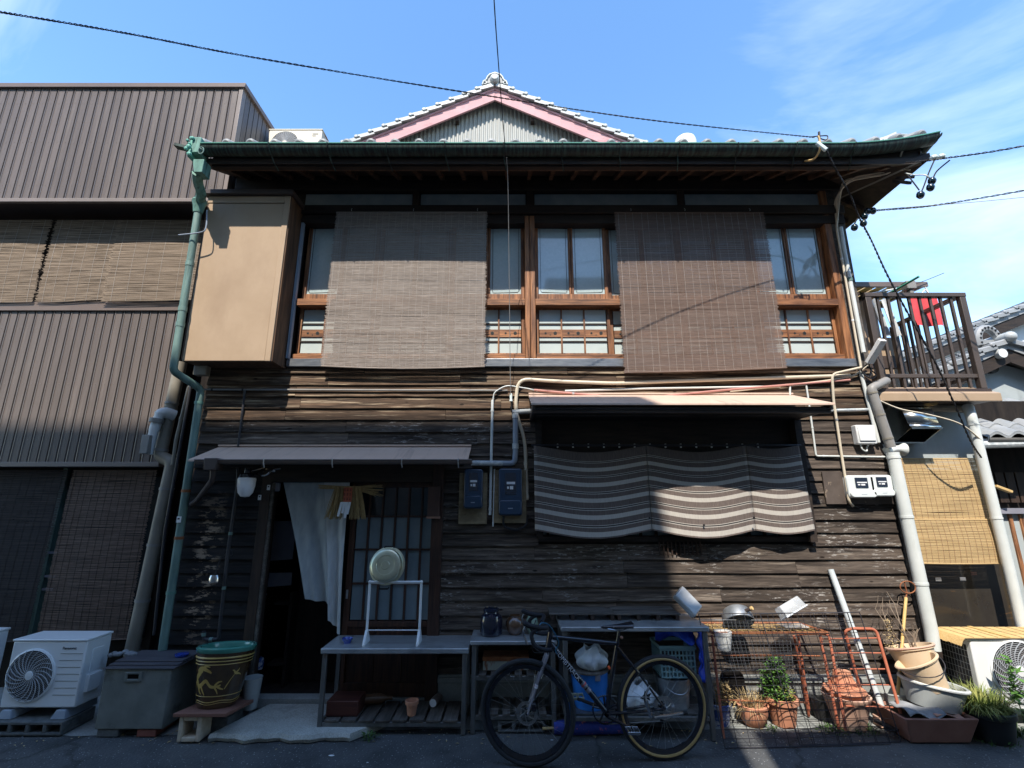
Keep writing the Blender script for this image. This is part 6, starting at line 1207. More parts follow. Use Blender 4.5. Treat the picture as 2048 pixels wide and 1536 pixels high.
c = W(823, 1432, -.36); m = MB(); t = thing('flower_pot', 'small empty orange plastic pot on the slatted shelf of the low table', 'flower pot', V((c.x, -.36, .124))); c = V((c.x, -.36, .124)); m.lathe([(0, .004), (.036, 0), (.05, .085), (.058, .087), (.060, .115), (.054, .116), (.046, .08), (.034, .01), (0, .01)], c, 24); obj('body', m, 'terracotta', t)
c = W(866, 1401, -.22); c = V((c.x, -.22, .124 + .04)); t = thing('tin', 'short round tin lying on its side with a pale end on the slatted shelf', 'tin', c); m = MB(); m.lathe([(0, .0), (.036, .0), (.038, .004), (.038, .14), (0, .14)], c, 18, (.25, 1, 0)); obj('can', m, 'brown_metal', t); m = MB(); m.lathe([(0, -.003), (.033, -.003), (.033, 0)], c, 18, (.25, 1, 0)); obj('end_disc', m, 'paper', t)
m = MB(); p, q = W(862, 1406, -.045), W(925, 1352, -.045); m.box((p.x, -.024, .124), (q.x, -.008, q.z)); solo('leaning_board', m, 'wood_grey_x', 'short dark board leaning behind the low table at its right end', 'board')
# on the second table
c = W(982, 1256, -.24); c = V((c.x, -.24, sz)); s = SC(1230, -.24); t = thing('glass_jar', 'tall dark glossy storage jar wrapped in plastic on the narrow table', 'jar', c); m = MB()
def jar(u, v): pass
m.lathe([(0, 0), (19 * s, 0), (22 * s, .01), (22.5 * s, .12), (20 * s, .17), (14.5 * s, .19), (14 * s, .20), (16 * s, .205), (16 * s, .225), (13 * s, .232), (12 * s, .20), (0, .19)], c, 26)
for i in range(len(m.v)):
    p = m.v[i]
    if .01 < p.z - sz < .17: a = math.atan2(p.y - c.y, p.x - c.x); k = 1 + .05 * math.sin(a * 5 + (p.z - sz) * 60); p.x = c.x + (p.x - c.x) * k; p.y = c.y + (p.y - c.y) * k
obj('glass', m, 'jar_black', t)
c = W(1030, 1256, -.22); c = V((c.x, -.22, sz)); m = MB(); m.lathe([(0, 0), (.05, 0), (.075, .03), (.09, .075), (.088, .11), (.068, .14), (.058, .15), (.062, .162), (.052, .163), (.05, .13), (0, .12)], c, 28); solo('clay_pot', m, 'jar_brown', 'round brown glazed pot between the dark jar and the handlebar', 'pot')
c = W(1064, 1256, -.19); c = V((c.x, -.19, sz)); m = MB(); m.lathe([(0, 0), (.035, 0), (.058, .05), (.062, .09), (.05, .13), (.028, .16), (.02, .165), (0, .165)], c, 24); solo('vase', m, 'celadon', 'pale green rounded vase behind the handlebar', 'vase')
p, q = W(966, 1355, -.30), W(1057, 1330, -.30); zs = zz(1358, y2) + .031; t = thing('rusty_tin_box', 'rust topped pale tin box on the middle shelf behind the front wheel', 'box', V(((p.x + q.x) / 2, -.3, zs))); m = MB(); m.box((p.x, -.33, zs), (q.x, -.14, zs + .075)); obj('body', m, 'rust_tin', t, bev=.004); m = MB(); m.box((p.x - .005, -.335, zs + .075), (q.x + .005, -.135, zs + .112)); obj('lid', m, 'rust', t, bev=.005)
p, q = W(996, 1480, -.40), W(1090, 1480, -.40); hollow_block('mossy hollow concrete block on the ground under the narrow table', p.x, q.x, -.42, -.30, .012, .10, 'block', 3)
# pallets on the third table
for k, (a, b, lb) in enumerate(((1098, 1232, 'left'), (1230, 1362, 'right'))):
    p, q = W(a, 1234, -.33), W(b, 1234, -.33); t = thing('wooden_rack', 'grey weathered slatted wooden rack at the back of the tall table, ' + lb + ' one of two', 'rack', V(((p.x + q.x) / 2, -.2, uz)), 'wooden racks on the tall table')
    for i in range(5): y = -.35 + .062 * i; m = MB(); m.box((p.x + .004, y, uz + .045 + jit(.002)), (q.x - .006 - .05 * (k == 0 and i == 4), y + .054, uz + .06 + jit(.002))); obj('slat', m, 'wood_grey_x', t, bev=.003)
    for i in range(4): x = p.x + .02 + (q.x - p.x - .07) * i / 3; m = MB(); m.box((x, -.35, uz + .001), (x + .03, -.05, uz + .044)); obj('bearer', m, 'wood_dark', t)
m = MB(); A = [W(1347, 1186, -.30), W(1366, 1174, -.22), W(1397, 1214, -.16), W(1382, 1240, -.24)]; n_ = (A[1] - A[0]).cross(A[3] - A[0]).normalized()
P0, P1, P3 = W(1344, 1196, -.26), W(1359, 1176, -.20), W(1384, 1238, -.32); ex = (P1 - P0); ey = (P3 - P0); ez = ex.cross(ey).normalized() * .075
if ez.x < 0: ez = -ez
m.prism([P0, P0 + ex, P0 + ex + ey, P0 + ey], ez); solo('steel_tray', m, 'tin_dull', 'rectangular bare steel tin tilted on edge at the right end of the tall table', 'tin', bev=.012)
# under the third table: bucket, bags, basket
zs = zz(1440, y3) + .026
c = V((W(1180, 1400, -.35).x, -.35, zs)); t = thing('blue_bucket', 'bright blue round plastic bucket under the tall table', 'bucket', c); rr_ = W(1215, 1345, -.35).x - c.x; hh = zz(1338, -.35) - zs
m = MB(); m.lathe([(0, 0), (rr_ * .80, 0), (rr_ * .84, .015), (rr_ * .92, hh * .55), (rr_ * .95, hh * .55), (rr_ * .99, hh * .97), (rr_ * 1.02, hh), (rr_ * .95, hh), (rr_ * .9, hh * .9), (0, hh * .88)], c, 32); obj('body', m, 'blue_plastic', t)
m = MB(); m.lathe([(rr_ * 1.0, hh * .99), (rr_ * 1.05, hh), (rr_ * 1.05, hh * 1.04), (rr_ * .9, hh * 1.04), (0, hh * 1.0)], c, 32); obj('rim', m, 'wood_grey', t)
m = MB(); q = W(1195, 1355, -.35 - rr_); m.box((q.x - .02, -.35 - rr_ * .96 - .004, q.z - .03), (q.x + .025, -.35 - rr_ * .96 + .02, q.z + .02)); obj('sticker', m, 'paper_dim', t)
def bag(label, c, rx, ry, h, mat, open_=True, seed=3, neck=.6):
    rg = random.Random(seed); ph = [rg.uniform(0, 6) for _ in range(6)]; m = MB()
    def fn(u, v):
        a = 2 * math.pi * u; r = (.72 + .5 * math.sin(math.pi * min(v * 1.15, 1)) ** .8) * (1 - (1 - neck) * max(0, v - .55) / .45); w_ = 1 + .10 * math.sin(5 * a + ph[0] + 4 * v) + .07 * math.sin(9 * a + ph[1] - 6 * v) + .05 * math.sin(14 * a + ph[2]) * v
        return c + V((rx * r * w_ * math.cos(a), ry * r * w_ * math.sin(a), h * v + .10 * h * v * v * math.sin(3 * a + ph[3])))
    m.grid(fn, 40, 14); m.lathe([(0, 0), (rx * .7, .0)], c, 20, sy=ry / rx); o = solo('plastic_bag', m, mat, label, 'bag'); s_ = o.modifiers.new('t', 'SOLIDIFY'); s_.thickness = .002; return o
bag('crumpled white plastic bag open on top of the blue bucket', V((c.x + .03, -.37, zs + hh + .012)), .115, .10, .18, 'bag_white', seed=5, neck=.85)
c2 = V((W(1279, 1420, -.38).x, -.40, zs)); b2 = bag('white carrier bag with a black bird emblem on the shelf behind the rear wheel', c2, .125, .09, .21, 'bag_white', seed=8, neck=.8)
t = b2; m = MB(); e = c2 + V((.02, -.125, .125)); m.add([e + V(p) for p in ((-.045, 0, -.01), (-.01, -.002, .02), (.0, -.002, .055), (.02, -.002, .02), (.06, 0, .035), (.035, 0, -.0), (.045, 0, -.03), (.015, -.002, -.015), (-.005, 0, -.06), (-.012, -.002, -.018))], [(0, 1, 9), (1, 2, 3), (3, 4, 5), (1, 3, 7, 9), (3, 5, 7), (5, 6, 7), (7, 8, 9)]); em = obj('emblem', m, 'black', None); em.parent = b2; em.location = -WP[b2.name]
p0_, p1_ = W(1318, 1350, -.36), W(1378, 1286, -.36); t = thing('basket', 'pale blue green plastic basket with slotted sides under the tall table', 'basket', V(((p0_.x + p1_.x) / 2, -.3, p0_.z)))
x0, x1, z0, z1 = p0_.x, p1_.x + .02, p0_.z, p1_.z; m = MB(); m.box((x0 - .01, -.45, z1 - .03), (x1 + .01, -.44, z1)); m.box((x0 - .01, -.16, z1 - .03), (x1 + .01, -.15, z1)); m.box((x0 - .01, -.44, z1 - .03), (x0, -.16, z1)); m.box((x1, -.44, z1 - .03), (x1 + .01, -.16, z1)); obj('rim', m, 'basket', t, bev=.004)
m = MB()
for k in range(10): x = x0 + .01 + (x1 - x0 - .02) * k / 9; m.box((x - .006, -.44, z0), (x + .006, -.434, z1 - .03))
for k in range(6): z = z0 + (z1 - z0) * k / 6; m.box((x0, -.442, z), (x1, -.436, z + .012))
for k in range(8): y = -.43 + .26 * k / 7; m.box((x0, y - .005, z0), (x0 + .006, y + .005, z1 - .03)); m.box((x1 - .006, y - .005, z0), (x1, y + .005, z1 - .03))
m.box((x0, -.43, z0), (x1, -.16, z0 + .01)); obj('slotted_side', m, 'basket', t)
zb_ = z0 - .004
c3 = V((W(1349, 1400, -.33).x, -.33, zs)); rr_ = .155; hh = zb_ - zs - .006; t = thing('zinc_bucket', 'grey zinc bucket wrapped in plastic film under the pale basket', 'bucket', c3); m = MB(); m.lathe([(0, 0), (rr_ * .8, 0), (rr_ * .86, hh * .5), (rr_ * .88, hh * .51), (rr_ * .99, hh * .97), (rr_, hh), (rr_ * .9, hh * .97), (0, hh * .9)], c3, 28); obj('body', m, 'galv', t)
m = MB(); m.tube(smooth([c3 + V((-rr_, 0, hh * .93)), c3 + V((-.05, -rr_ * 1.05, hh * .62)), c3 + V((.06, -rr_ * 1.05, hh * .64)), c3 + V((rr_, 0, hh * .93))]), .004, 5); obj('bail', m, 'galv', t)
rg = random.Random(9); m = MB(); q = W(1398, 1310, -.28)
def tarp(u, v): return V((W(1382, 1300, -.3).x + .16 * u + .012 * math.sin(v * 21 + u * 5), -.50 + .28 * u + .02 * math.sin(u * 15 + v * 9), uz - .06 - .40 * v - .03 * u * math.sin(v * 8) + .01 * math.sin(u * 22)))
m.grid(tarp, 18, 22); o = solo('blue_net', m, 'blue_tarp', 'crumpled bright blue net bag hanging at the right end under the tall table', 'bag'); s_ = o.modifiers.new('t', 'SOLIDIFY'); s_.thickness = .012
m = MB(); m.grid(lambda u, v: V((W(1300, 1270, -.25).x + .34 * u, -.42 + .10 * math.sin(u * 6) * v, uz - .05 - .09 * v - .03 * math.sin(u * 9))), 14, 5); o = solo('blue_sheet', m, 'blue_tarp', 'folded blue plastic sheet stuffed above the pale basket', 'sheet'); s_ = o.modifiers.new('t', 'SOLIDIFY'); s_.thickness = .01
p, q = W(1108, 1462, -.42), W(1245, 1462, -.42); m = MB(); m.tube([V((p.x, -.42, .05)), V((p.x + .2, -.42, .055)), V((q.x, -.42, .06))], [.05, .062, .055], 12)
o = solo('rolled_cloth', m, 'multi_cloth', 'rolled dark blue patterned cloth under the tall table', 'cloth'); m = MB(); m.tube([V((p.x - .10, -.43, .045)), V((p.x + .03, -.425, .05))], .012, 8); solo('stick', m, 'bamboo', 'short yellow stick end poking from the rolled cloth', 'stick')
# ================================================================ BICYCLE
def bikept(px, py, dy=0): t = (px - 1055) / 270.; return W(px, py, -.95 + .10 * t + dy)
BK = thing('bicycle', 'black gravel bicycle with one black and one tan walled tyre leaning on the steel tables', 'bicycle', (W(1190, 1500, -.9).x, -.9, 0))
WR = .372
def wheel(c, tan, nm, yaw, rotor):
    ax = V((math.sin(yaw), math.cos(yaw), 0)); u = V((math.cos(yaw), -math.sin(yaw), 0)); up = V((0, 0, 1))
    def circ(r, d, n=56): return [c + (u * math.cos(2 * math.pi * i / n) + up * math.sin(2 * math.pi * i / n)) * r + ax * d for i in range(n)]
    m = MB(); m.tube(circ(WR - .021, 0), .0205, 10, True); w_ = obj(nm, m, 'tyre', BK)
    if tan:
        for sg in (-1, 1): m = MB(); m.tube(circ(WR - .032, sg * .0155), .0105, 6, True); obj('tyre_sidewall', m, 'tan_wall', w_)
    m = MB(); k = 56; R0, R1 = WR - .043, WR - .075; vs = []
    for i in range(k):
        d = u * math.cos(2 * math.pi * i / k) + up * math.sin(2 * math.pi * i / k); vs += [c + d * R0 - ax * .014, c + d * R1 - ax * .006, c + d * R1 + ax * .006, c + d * R0 + ax * .014]
    m.add(vs, [(i * 4 + j, ((i + 1) % k) * 4 + j, ((i + 1) % k) * 4 + (j + 1) % 4, i * 4 + (j + 1) % 4) for i in range(k) for j in range(4)]); obj('rim', m, 'bike_black', w_)
    m = MB()
    for i in range(28):
        a = 2 * math.pi * i / 28; b = a + (.9 if i % 4 < 2 else -.9); sd_ = .028 if i % 2 else -.028
        m.tube([c + (u * math.cos(b) + up * math.sin(b)) * .026 + ax * sd_, c + (u * math.cos(a) + up * math.sin(a)) * R1], .0011, 3, cap=False)
    obj('spokes', m, 'galv', w_, kind='stuff')
    m = MB(); m.lathe([(0, -.05), (.010, -.05), (.012, -.032), (.027, -.030), (.027, -.024), (.014, -.020), (.014, .020), (.027, .024), (.027, .030), (.012, .032), (0, .05)], c, 18, ax); obj('hub', m, 'black_gloss', w_)
    if rotor:
        m = MB(); rc_ = c - ax * .036
        for i in range(36):
            a0 = 2 * math.pi * i / 36; a1 = a0 + 2 * math.pi / 36 * .80
            q = [rc_ + (u * math.cos(a) + up * math.sin(a)) * r for a, r in ((a0, .062), (a1, .062), (a1 + .03, .080), (a0 + .03, .080))]; m.prism(q, ax * .002)
        m.tube([rc_ + (u * math.cos(2 * math.pi * i / 40) + up * math.sin(2 * math.pi * i / 40)) * .0605 for i in range(40)], .0022, 4, True); m.tube([rc_ + (u * math.cos(2 * math.pi * i / 40) + up * math.sin(2 * math.pi * i / 40)) * .0805 for i in range(40)], .0018, 4, True)
        for i in range(6):
            a = i * math.pi / 3; m.tube([rc_ + (u * math.cos(a) + up * math.sin(a)) * .02, rc_ + (u * math.cos(a + .35) + up * math.sin(a + .35)) * .045, rc_ + (u * math.cos(a + .5) + up * math.sin(a + .5)) * .061], .0035, 5)
        m.lathe([(0, -.004), (.022, -.004), (.022, .004)], rc_, 14, ax); obj('brake_rotor', m, 'rotor', w_)
    return w_
fh = bikept(1055, 1416); fh.z = WR; rh = bikept(1325, 1409); rh.z = WR + .0
wf = wheel(fh, False, 'front_wheel', R(9), True); wr = wheel(rh, True, 'rear_wheel', R(-6), True)
bb = bikept(1213, 1425); st = bikept(1234, 1287); sp_ = bikept(1238, 1262); ht_ = bikept(1101, 1264); hbm = bikept(1095, 1299); tt = bikept(1105, 1274); dt = bikept(1101, 1287)
m = MB(); m.tube([dt, bb], [.022, .021], 14); m.tube([tt, st], [.0185, .016], 12); m.tube([bb, st + (st - bb).normalized() * .015], .0165, 12); m.tube([ht_, hbm], .0215, 14); m.lathe([(.023, -.034), (.023, .034), (0, .034)], bb, 14, (0, 1, 0))
for sg in (-1, 1):
    o_ = V((0, .035 * sg, 0)); m.tube([bb + V((0, .02 * sg, 0)), bb.lerp(rh, .5) + V((0, .036 * sg, -.005)), rh + V((0, .058 * sg, 0))], [.013, .011, .009], 8); m.tube([st + V((0, .012 * sg, -.02)), st.lerp(rh, .45) + V((0, .036 * sg, 0)), rh + V((0, .058 * sg, 0))], [.010, .009, .008], 8)
obj('frame', m, 'bike_black', BK)
m = MB(); cr = bikept(1093, 1304)
for sg in (-1, 1):
    m.tube(smooth([cr + V((0, .0, 0)), cr + V((-.004, .038 * sg, -.03)), cr.lerp(fh, .5) + V((.0, .045 * sg, 0)), fh + V((0, .054 * sg, 0))], 4), [.017 - .0007 * i for i in range(13)], 8)
m.tube([hbm, cr], .02, 10); obj('fork', m, 'bike_grey', BK)
d = (bb - dt).normalized(); ang = math.atan2(-d.z, d.x); mid = dt.lerp(bb, .31) + V((0, -.0235, 0)); text('lettering', 'BOMBTRACK', .047, 'deco_white', BK, mid, (R(90), ang, math.atan2(d.y, d.x) * .6))
d2 = (fh - cr).normalized(); an2 = math.atan2(-d2.z, d2.x); text('fork_lettering', 'TOM', .026, 'bike_black', BK, cr.lerp(fh, .22) + V((0, -.062, 0)), (R(90), an2 + math.pi, 0))
for P_, Q_, f0, f1, off, mt in ((dt, bb, .56, .63, .0225, 'bike_grey'), (dt, bb, .585, .60, .0232, 'deco_red'), (dt, bb, .65, .70, .0222, 'bike_grey')):
    m = MB(); m.tube([P_.lerp(Q_, f0), P_.lerp(Q_, f1)], off, 14, cap=False); obj('frame_decal', m, mt, BK)
for f0, f1, off, mt in ((.52, .58, .0165, 'deco_white'), (.545, .555, .0168, 'deco_red')):
    a_ = cr.lerp(fh, f0) + V((0, -.0445, 0)); b_ = cr.lerp(fh, f1) + V((0, -.046, 0)); m = MB(); m.tube([a_, b_], off - .0015, 10, cap=False); obj('fork_decal', m, mt, BK)
m = MB(); m.tube([st, sp_], .0135, 12); obj('seat_post', m, 'bike_black', BK); m = MB(); m.tube([st + V((0, 0, -.012)), st + V((0, 0, .008))], .02, 12); obj('seat_clamp', m, 'black_gloss', BK)
s0, s1 = bikept(1202, 1254), bikept(1267, 1249); m = MB(); L_ = s1.x - s0.x
def sad(u, v):
    a = 2 * math.pi * v; x = s0.x + L_ * u; w_ = .018 + .055 * max(0, (u - .30) / .7) ** 1.3 if u > .3 else .010 + .008 * (u / .3); h = .012 + .012 * u; z = s0.z + (s1.z - s0.z) * u - .008 * math.sin(math.pi * u) + .006 * u; e = 1 if 0.02 < u < .98 else .2
    return V((x, s0.y + (s1.y - s0.y) * u + w_ * math.cos(a) * e, z + h * math.sin(a) * e - .35 * h * (math.cos(a) ** 2)))
m.grid(sad, 18, 14); obj('saddle', m, 'black_gloss', BK)
m = MB()
for sg in (-1, 1): m.tube(smooth([s0 + V((.05, .015 * sg, -.01)), sp_ + V((-.03, .02 * sg, .012)), sp_ + V((.03, .02 * sg, .012)), s1 + V((-.04, .022 * sg, -.012))]), .0035, 6)
obj('saddle_rail', m, 'chrome', BK)
# handlebar
stem = bikept(1099, 1252); bar0 = bikept(1083, 1246); m = MB(); m.tube([ht_ + V((0, 0, .05)), ht_], .018, 12); m.tube([ht_ + V((0, 0, .035)), bar0 + V((-.0, 0, .0))], .0165, 10); obj('stem', m, 'black_gloss', BK)
for sg, nm in ((-1, 0), (1, 1)):
    yo = .20 * sg; b0 = bar0 + V((0, .02 * sg, 0)); e0 = bar0 + V((.01, yo, .012)); yw_ = V((.06 * sg, 0, 0))
    path = smooth([b0, e0 + V((.02, 0, 0)), e0 + V((-.05, .01 * sg, -.004)) + yw_ * .0, e0 + V((-.098, .015 * sg, -.045)), e0 + V((-.075, .02 * sg, -.115)), e0 + V((-.005, .025 * sg, -.145)), e0 + V((.055, .028 * sg, -.145))], 6); m = MB(); m.tube(path, .0155, 10); obj('handlebar', m, 'bike_tape', BK)
    h0 = e0 + V((-.055, .012 * sg, .0)); m = MB(); m.tube(smooth([h0 + V((.03, 0, 0)), h0 + V((-.04, 0, .012)), h0 + V((-.085, 0, .028)), h0 + V((-.105, 0, .045))], 4), [.018, .018, .018, .019, .019, .019, .020, .020, .021, .021, .019, .017, .012], 10); obj('brake_hood', m, 'bike_tape', BK)
    m = MB(); m.tube(smooth([h0 + V((-.085, 0, .025)), h0 + V((-.105, 0, -.02)), h0 + V((-.095, .0, -.07)), h0 + V((-.075, 0, -.115))], 4), [.009] * 6 + [.007] * 7, 8); obj('brake_lever', m, 'chrome', BK)
m = MB(); m.tube(smooth([bar0 + V((-.05, -.18, -.03)), bar0 + V((-.01, -.14, .03)), bar0 + V((.06, -.1, .0)), ht_ + V((.06, -.05, -.06)), ht_ + V((.035, -.03, -.12)), dt + V((.05, -.02, -.07))]), .0045, 6); obj('brake_cable', m, 'bike_blue', BK)
m = MB(); m.tube(smooth([bar0 + V((-.07, -.19, -.06)), bar0 + V((-.08, -.16, -.16)), bar0 + V((-.02, -.1, -.19)), hbm + V((.0, -.04, -.02)), cr.lerp(fh, .4) + V((.01, -.05, 0)), fh + V((.04, -.055, .05))]), .0035, 6); m.tube(smooth([bar0 + V((-.04, .1, .0)), bar0 + V((-.09, .0, -.12)), bar0 + V((-.02, -.04, -.2)), dt + V((.03, -.02, -.04))]), .0035, 6); obj('brake_hose', m, 'black', BK)
m = MB(); m.box(fh + V((.03, -.065, .02)), fh + V((.065, -.03, .075))); obj('brake_caliper', m, 'black_gloss', BK, bev=.006)
# drive train
cc = bb + V((0, .05, 0)); m = MB(); m.tube([cc + V((.098 * math.cos(i * math.pi / 20), 0, .098 * math.sin(i * math.pi / 20))) for i in range(40)], .0055, 6, True)
for i in range(5): a = i * 1.2566 + .4; m.tube([cc, cc + V((.096 * math.cos(a), 0, .096 * math.sin(a)))], .007, 6)
for i in range(40): a = i * math.pi / 20; m.box(cc + V((.103 * math.cos(a) - .003, -.002, .103 * math.sin(a) - .003)), cc + V((.103 * math.cos(a) + .003, .002, .103 * math.sin(a) + .003)))
obj('chainring', m, 'black_gloss', BK)
cg = rh + V((0, .038, 0)); m = MB()
for k in range(7): m.lathe([(.02, .0), (.026 + .006 * k, 0), (.026 + .006 * k, .002), (.02, .002)], cg + V((0, .018 - .0045 * k, 0)), 22, (0, 1, 0))
obj('cassette', m, 'galv', BK)
m = MB()
for sgn in (-1, 1):
    a_ = cc + V((0, .0, .1 * sgn)); b_ = cg + V((0, 0, .045 * sgn)) if sgn > 0 else cg + V((.0, 0, -.12)); m.tube([a_, b_], .0038, 5)
m.tube([cg + V((0, 0, -.12)), cg + V((.03, 0, -.05)), cg + V((.02, 0, -.03))], .0038, 5); obj('chain', m, 'galv', BK)
m = MB(); m.bar(cg + V((.0, .01, -.03)), cg + V((.0, .01, -.12)), .02, .012); m.lathe([(0, -.004), (.02, -.004), (.02, .004), (0, .004)], cg + V((0, .0, -.12)), 12, (0, 1, 0)); obj('derailleur', m, 'black_gloss', BK)
for sg, px, py in ((-1, 1249, 1443), (1, 1158, 1407)):
    e = bikept(px, py); e.y = bb.y + .075 * sg; s_ = bb + V((0, .07 * sg, 0)); m = MB(); m.tube([s_, s_.lerp(e, .5), e], [.018, .013, .012], 8); cr_ = obj('crank_arm', m, 'black_gloss', BK)
    pc = e + V((.03 if sg < 0 else .01, .055 * sg, -.005)); m = MB(); m.box(pc + V((-.048, -.05, -.010)), pc + V((.048, -.042, .010))); m.box(pc + V((-.048, .042, -.010)), pc + V((.048, .05, .010))); m.box(pc + V((-.048, -.042, -.009)), pc + V((-.040, .042, .009))); m.box(pc + V((.040, -.042, -.009)), pc + V((.048, .042, .009))); m.tube([pc + V((0, -.045, 0)), pc + V((0, .045, 0))], .012, 8)
    for q in (-.04, -.02, .02, .04): m.tube([pc + V((q, -.046, .008)), pc + V((q, -.046, .016))], .003, 5)
    obj('pedal', m, 'chrome' if sg < 0 else 'brass', BK, bev=.002)
k0, k1, k2 = bikept(1300, 1371, -.06), bikept(1292, 1402, -.08), bikept(1303, 1434, -.10); m = MB(); m.tube(smooth([k0, bikept(1292, 1388, -.07), k1]), .008, 8); m.bar(k1, k2, .035, .02); m.tube([bikept(1308, 1434, -.1), bikept(1340, 1431, -.1), bikept(1366, 1426, -.1)], .0115, 8); KS = obj('kickstand', m, 'chrome', BK); m = MB(); m.tube([bikept(1366, 1426, -.1), bikept(1374, 1425, -.1)], .014, 8); obj('rubber_tip', m, 'black', KS)
p = bikept(1218, 1335, -.03); m = MB(); m.lathe([(0, -.02), (.011, -.016), (.011, .01)], p, 10, (0, 1, 0)); obj('tail_light', m, 'reflector', BK); m = MB(); p = bikept(1243, 1275, -.02); m.lathe([(0, -.012), (.012, -.008), (.012, .012)], p, 10, (0, 1, 0)); obj('post_reflector', m, 'label_tan', BK)
for wh_, c_, txt, a_, r_, mt, hgt in ((wf, fh, 'WTB', -52, .338, 'deco_white', .018), (wf, fh, 'WTB', 20, .338, 'deco_white', .018), (wr, rh, 'MAXXIS', -52, .341, 'line_dark', .018)):
    a = R(a_); o = text('tyre_mark', txt, hgt, mt, wh_, c_ + V((r_ * math.cos(a), -.0215 - (.007 if wh_ is wr else -.0), r_ * math.sin(a))), (R(90), -(a + math.pi / 2), 0)); o.location = c_ + V((r_ * math.cos(a), -.0215 - (.0055 if wh_ is wr else 0), r_ * math.sin(a))) - WP[BK.name]
# ================================================================ RIGHT-HAND CLUTTER
rg = random.Random(12)
def meshpanel(label, A, B, Cc, D_, nu, nv, r, mat, edge=1.8, name='wire_mesh_panel', group=None):
    t = thing(name, label, 'wire mesh', D_.lerp(Cc, .5), group)
    def P(u, v): return A.lerp(B, u).lerp(D_.lerp(Cc, u), v) + V((0, .006 * math.sin(u * 5 + v * 3), 0))
    m = MB()
    for i in range(1, nu): m.tube([P(i / nu, k / 6) for k in range(7)], r, 4, cap=False)
    for j in range(1, nv): m.tube([P(k / 6, j / nv) + V((0, -r * 1.5, 0)) for k in range(7)], r, 4, cap=False)
    obj('wires', m, mat, t, kind='stuff')
    for a, b in (((0, 0), (1, 0)), ((1, 0), (1, 1)), ((1, 1), (0, 1)), ((0, 1), (0, 0))): m = MB(); m.tube([P(a[0] + (b[0] - a[0]) * k / 6, a[1] + (b[1] - a[1]) * k / 6) for k in range(7)], r * edge, 5); obj('edge_rod', m, mat, t)
    return t
A, B = W(1397, 1228, -.50), W(1694, 1225, -.50); meshpanel('large dark wire mesh panel leaning in front of the flower pots', A, B, GZ(1782, 1488, .01), GZ(1450, 1496, .01), 13, 16, .0024, 'rust' if 0 else 'pipe_dark', group='wire mesh panels')
A, B = W(1520, 1228, -.44), W(1718, 1224, -.44); meshpanel('second dark wire mesh panel just behind the large one, further right', A, B, GZ(1803, 1484, .01), GZ(1600, 1490, .01), 8, 12, .0024, 'pipe_dark', group='wire mesh panels')
A, B = W(1398, 1240, -.36), W(1575, 1240, -.36); meshpanel('fine pale wire mesh hanging behind the large panel', A, B, W(1588, 1338, -.42), W(1428, 1342, -.42), 22, 16, .0012, 'galv')
# rusty wire table
t = thing('rusty_stand', 'rusty folding stand with a wire top behind the mesh panel', 'stand', GZ(1530, 1450)); zt = zz(1266, -.42)
f0, f1 = W(1425, 1268, -.42), W(1657, 1263, -.42); b0, b1 = V((f0.x + .02, -.06, zt)), V((f1.x - .06, -.06, zt)); f0.z = f1.z = zt
for a, b in ((f0, f1), (f1, b1), (b1, b0), (b0, f0)): m = MB(); m.tube([a, b], .011, 8); obj('top_bar', m, 'rust', t)
m = MB()
for i in range(1, 14): m.tube([f0.lerp(f1, i / 14), b0.lerp(b1, i / 14)], .003, 4)
for i in range(1, 7): m.tube([f0.lerp(b0, i / 7), f1.lerp(b1, i / 7)], .003, 4)
obj('wire_top', m, 'bamboo', t, kind='stuff')
for a, b in (((1424, 1270, -.42), (1449, 1488, -.50)), ((1588, 1272, -.36), (1618, 1432, -.12)), ((1640, 1270, -.40), (1678, 1458, -.42)), ((1596, 1270, -.20), (1618, 1420, -.10))): m = MB(); m.tube([W(*a), W(*b)], .0115, 8); obj('leg', m, 'rust_orange', t)
for a, b in (((1428, 1310, -.40), (1640, 1312, -.38)), ((1440, 1400, -.42), (1610, 1405, -.2))): m = MB(); m.tube([W(*a), W(*b)], .007, 6); obj('brace', m, 'rust', t)
# orange frame
t = thing('orange_frame', 'orange painted tubular frame leaning by the long steel pole', 'frame', GZ(1760, 1450)); q = -.46
m = MB(); m.tube(rnd_path([W(1722, 1385, -.2), W(1690, 1262, -.28), W(1702, 1257, -.3), W(1752, 1258, -.32), W(1810, 1456, -.52)], .05), .0125, 10); obj('main_tube', m, 'rust_orange', t)
m = MB(); m.tube(rnd_path([W(1692, 1462, -.50), W(1658, 1270, -.36), W(1640, 1266, -.34), W(1600, 1268, -.3)], .05), .0115, 10); obj('front_tube', m, 'rust_orange', t)
for a, b in (((1645, 1278, -.34), (1756, 1276, -.33)), ((1660, 1306, -.35), (1766, 1306, -.36)), ((1668, 1368, -.4), (1782, 1370, -.4)), ((1690, 1440 - 28, -.46), (1797, 1415, -.46)), ((1700, 1338, -.37), (1772, 1338, -.38))): m = MB(); m.tube([W(*a), W(*b)], .006, 6); obj('cross_bar', m, 'rust_orange', t)
solo('steel_pole', MB().tube([W(1661, 1139, -.045), W(1762, 1412, -.33)], .028, 14), 'pole_white', 'long shiny pale pole leaning against the boards', 'pole')
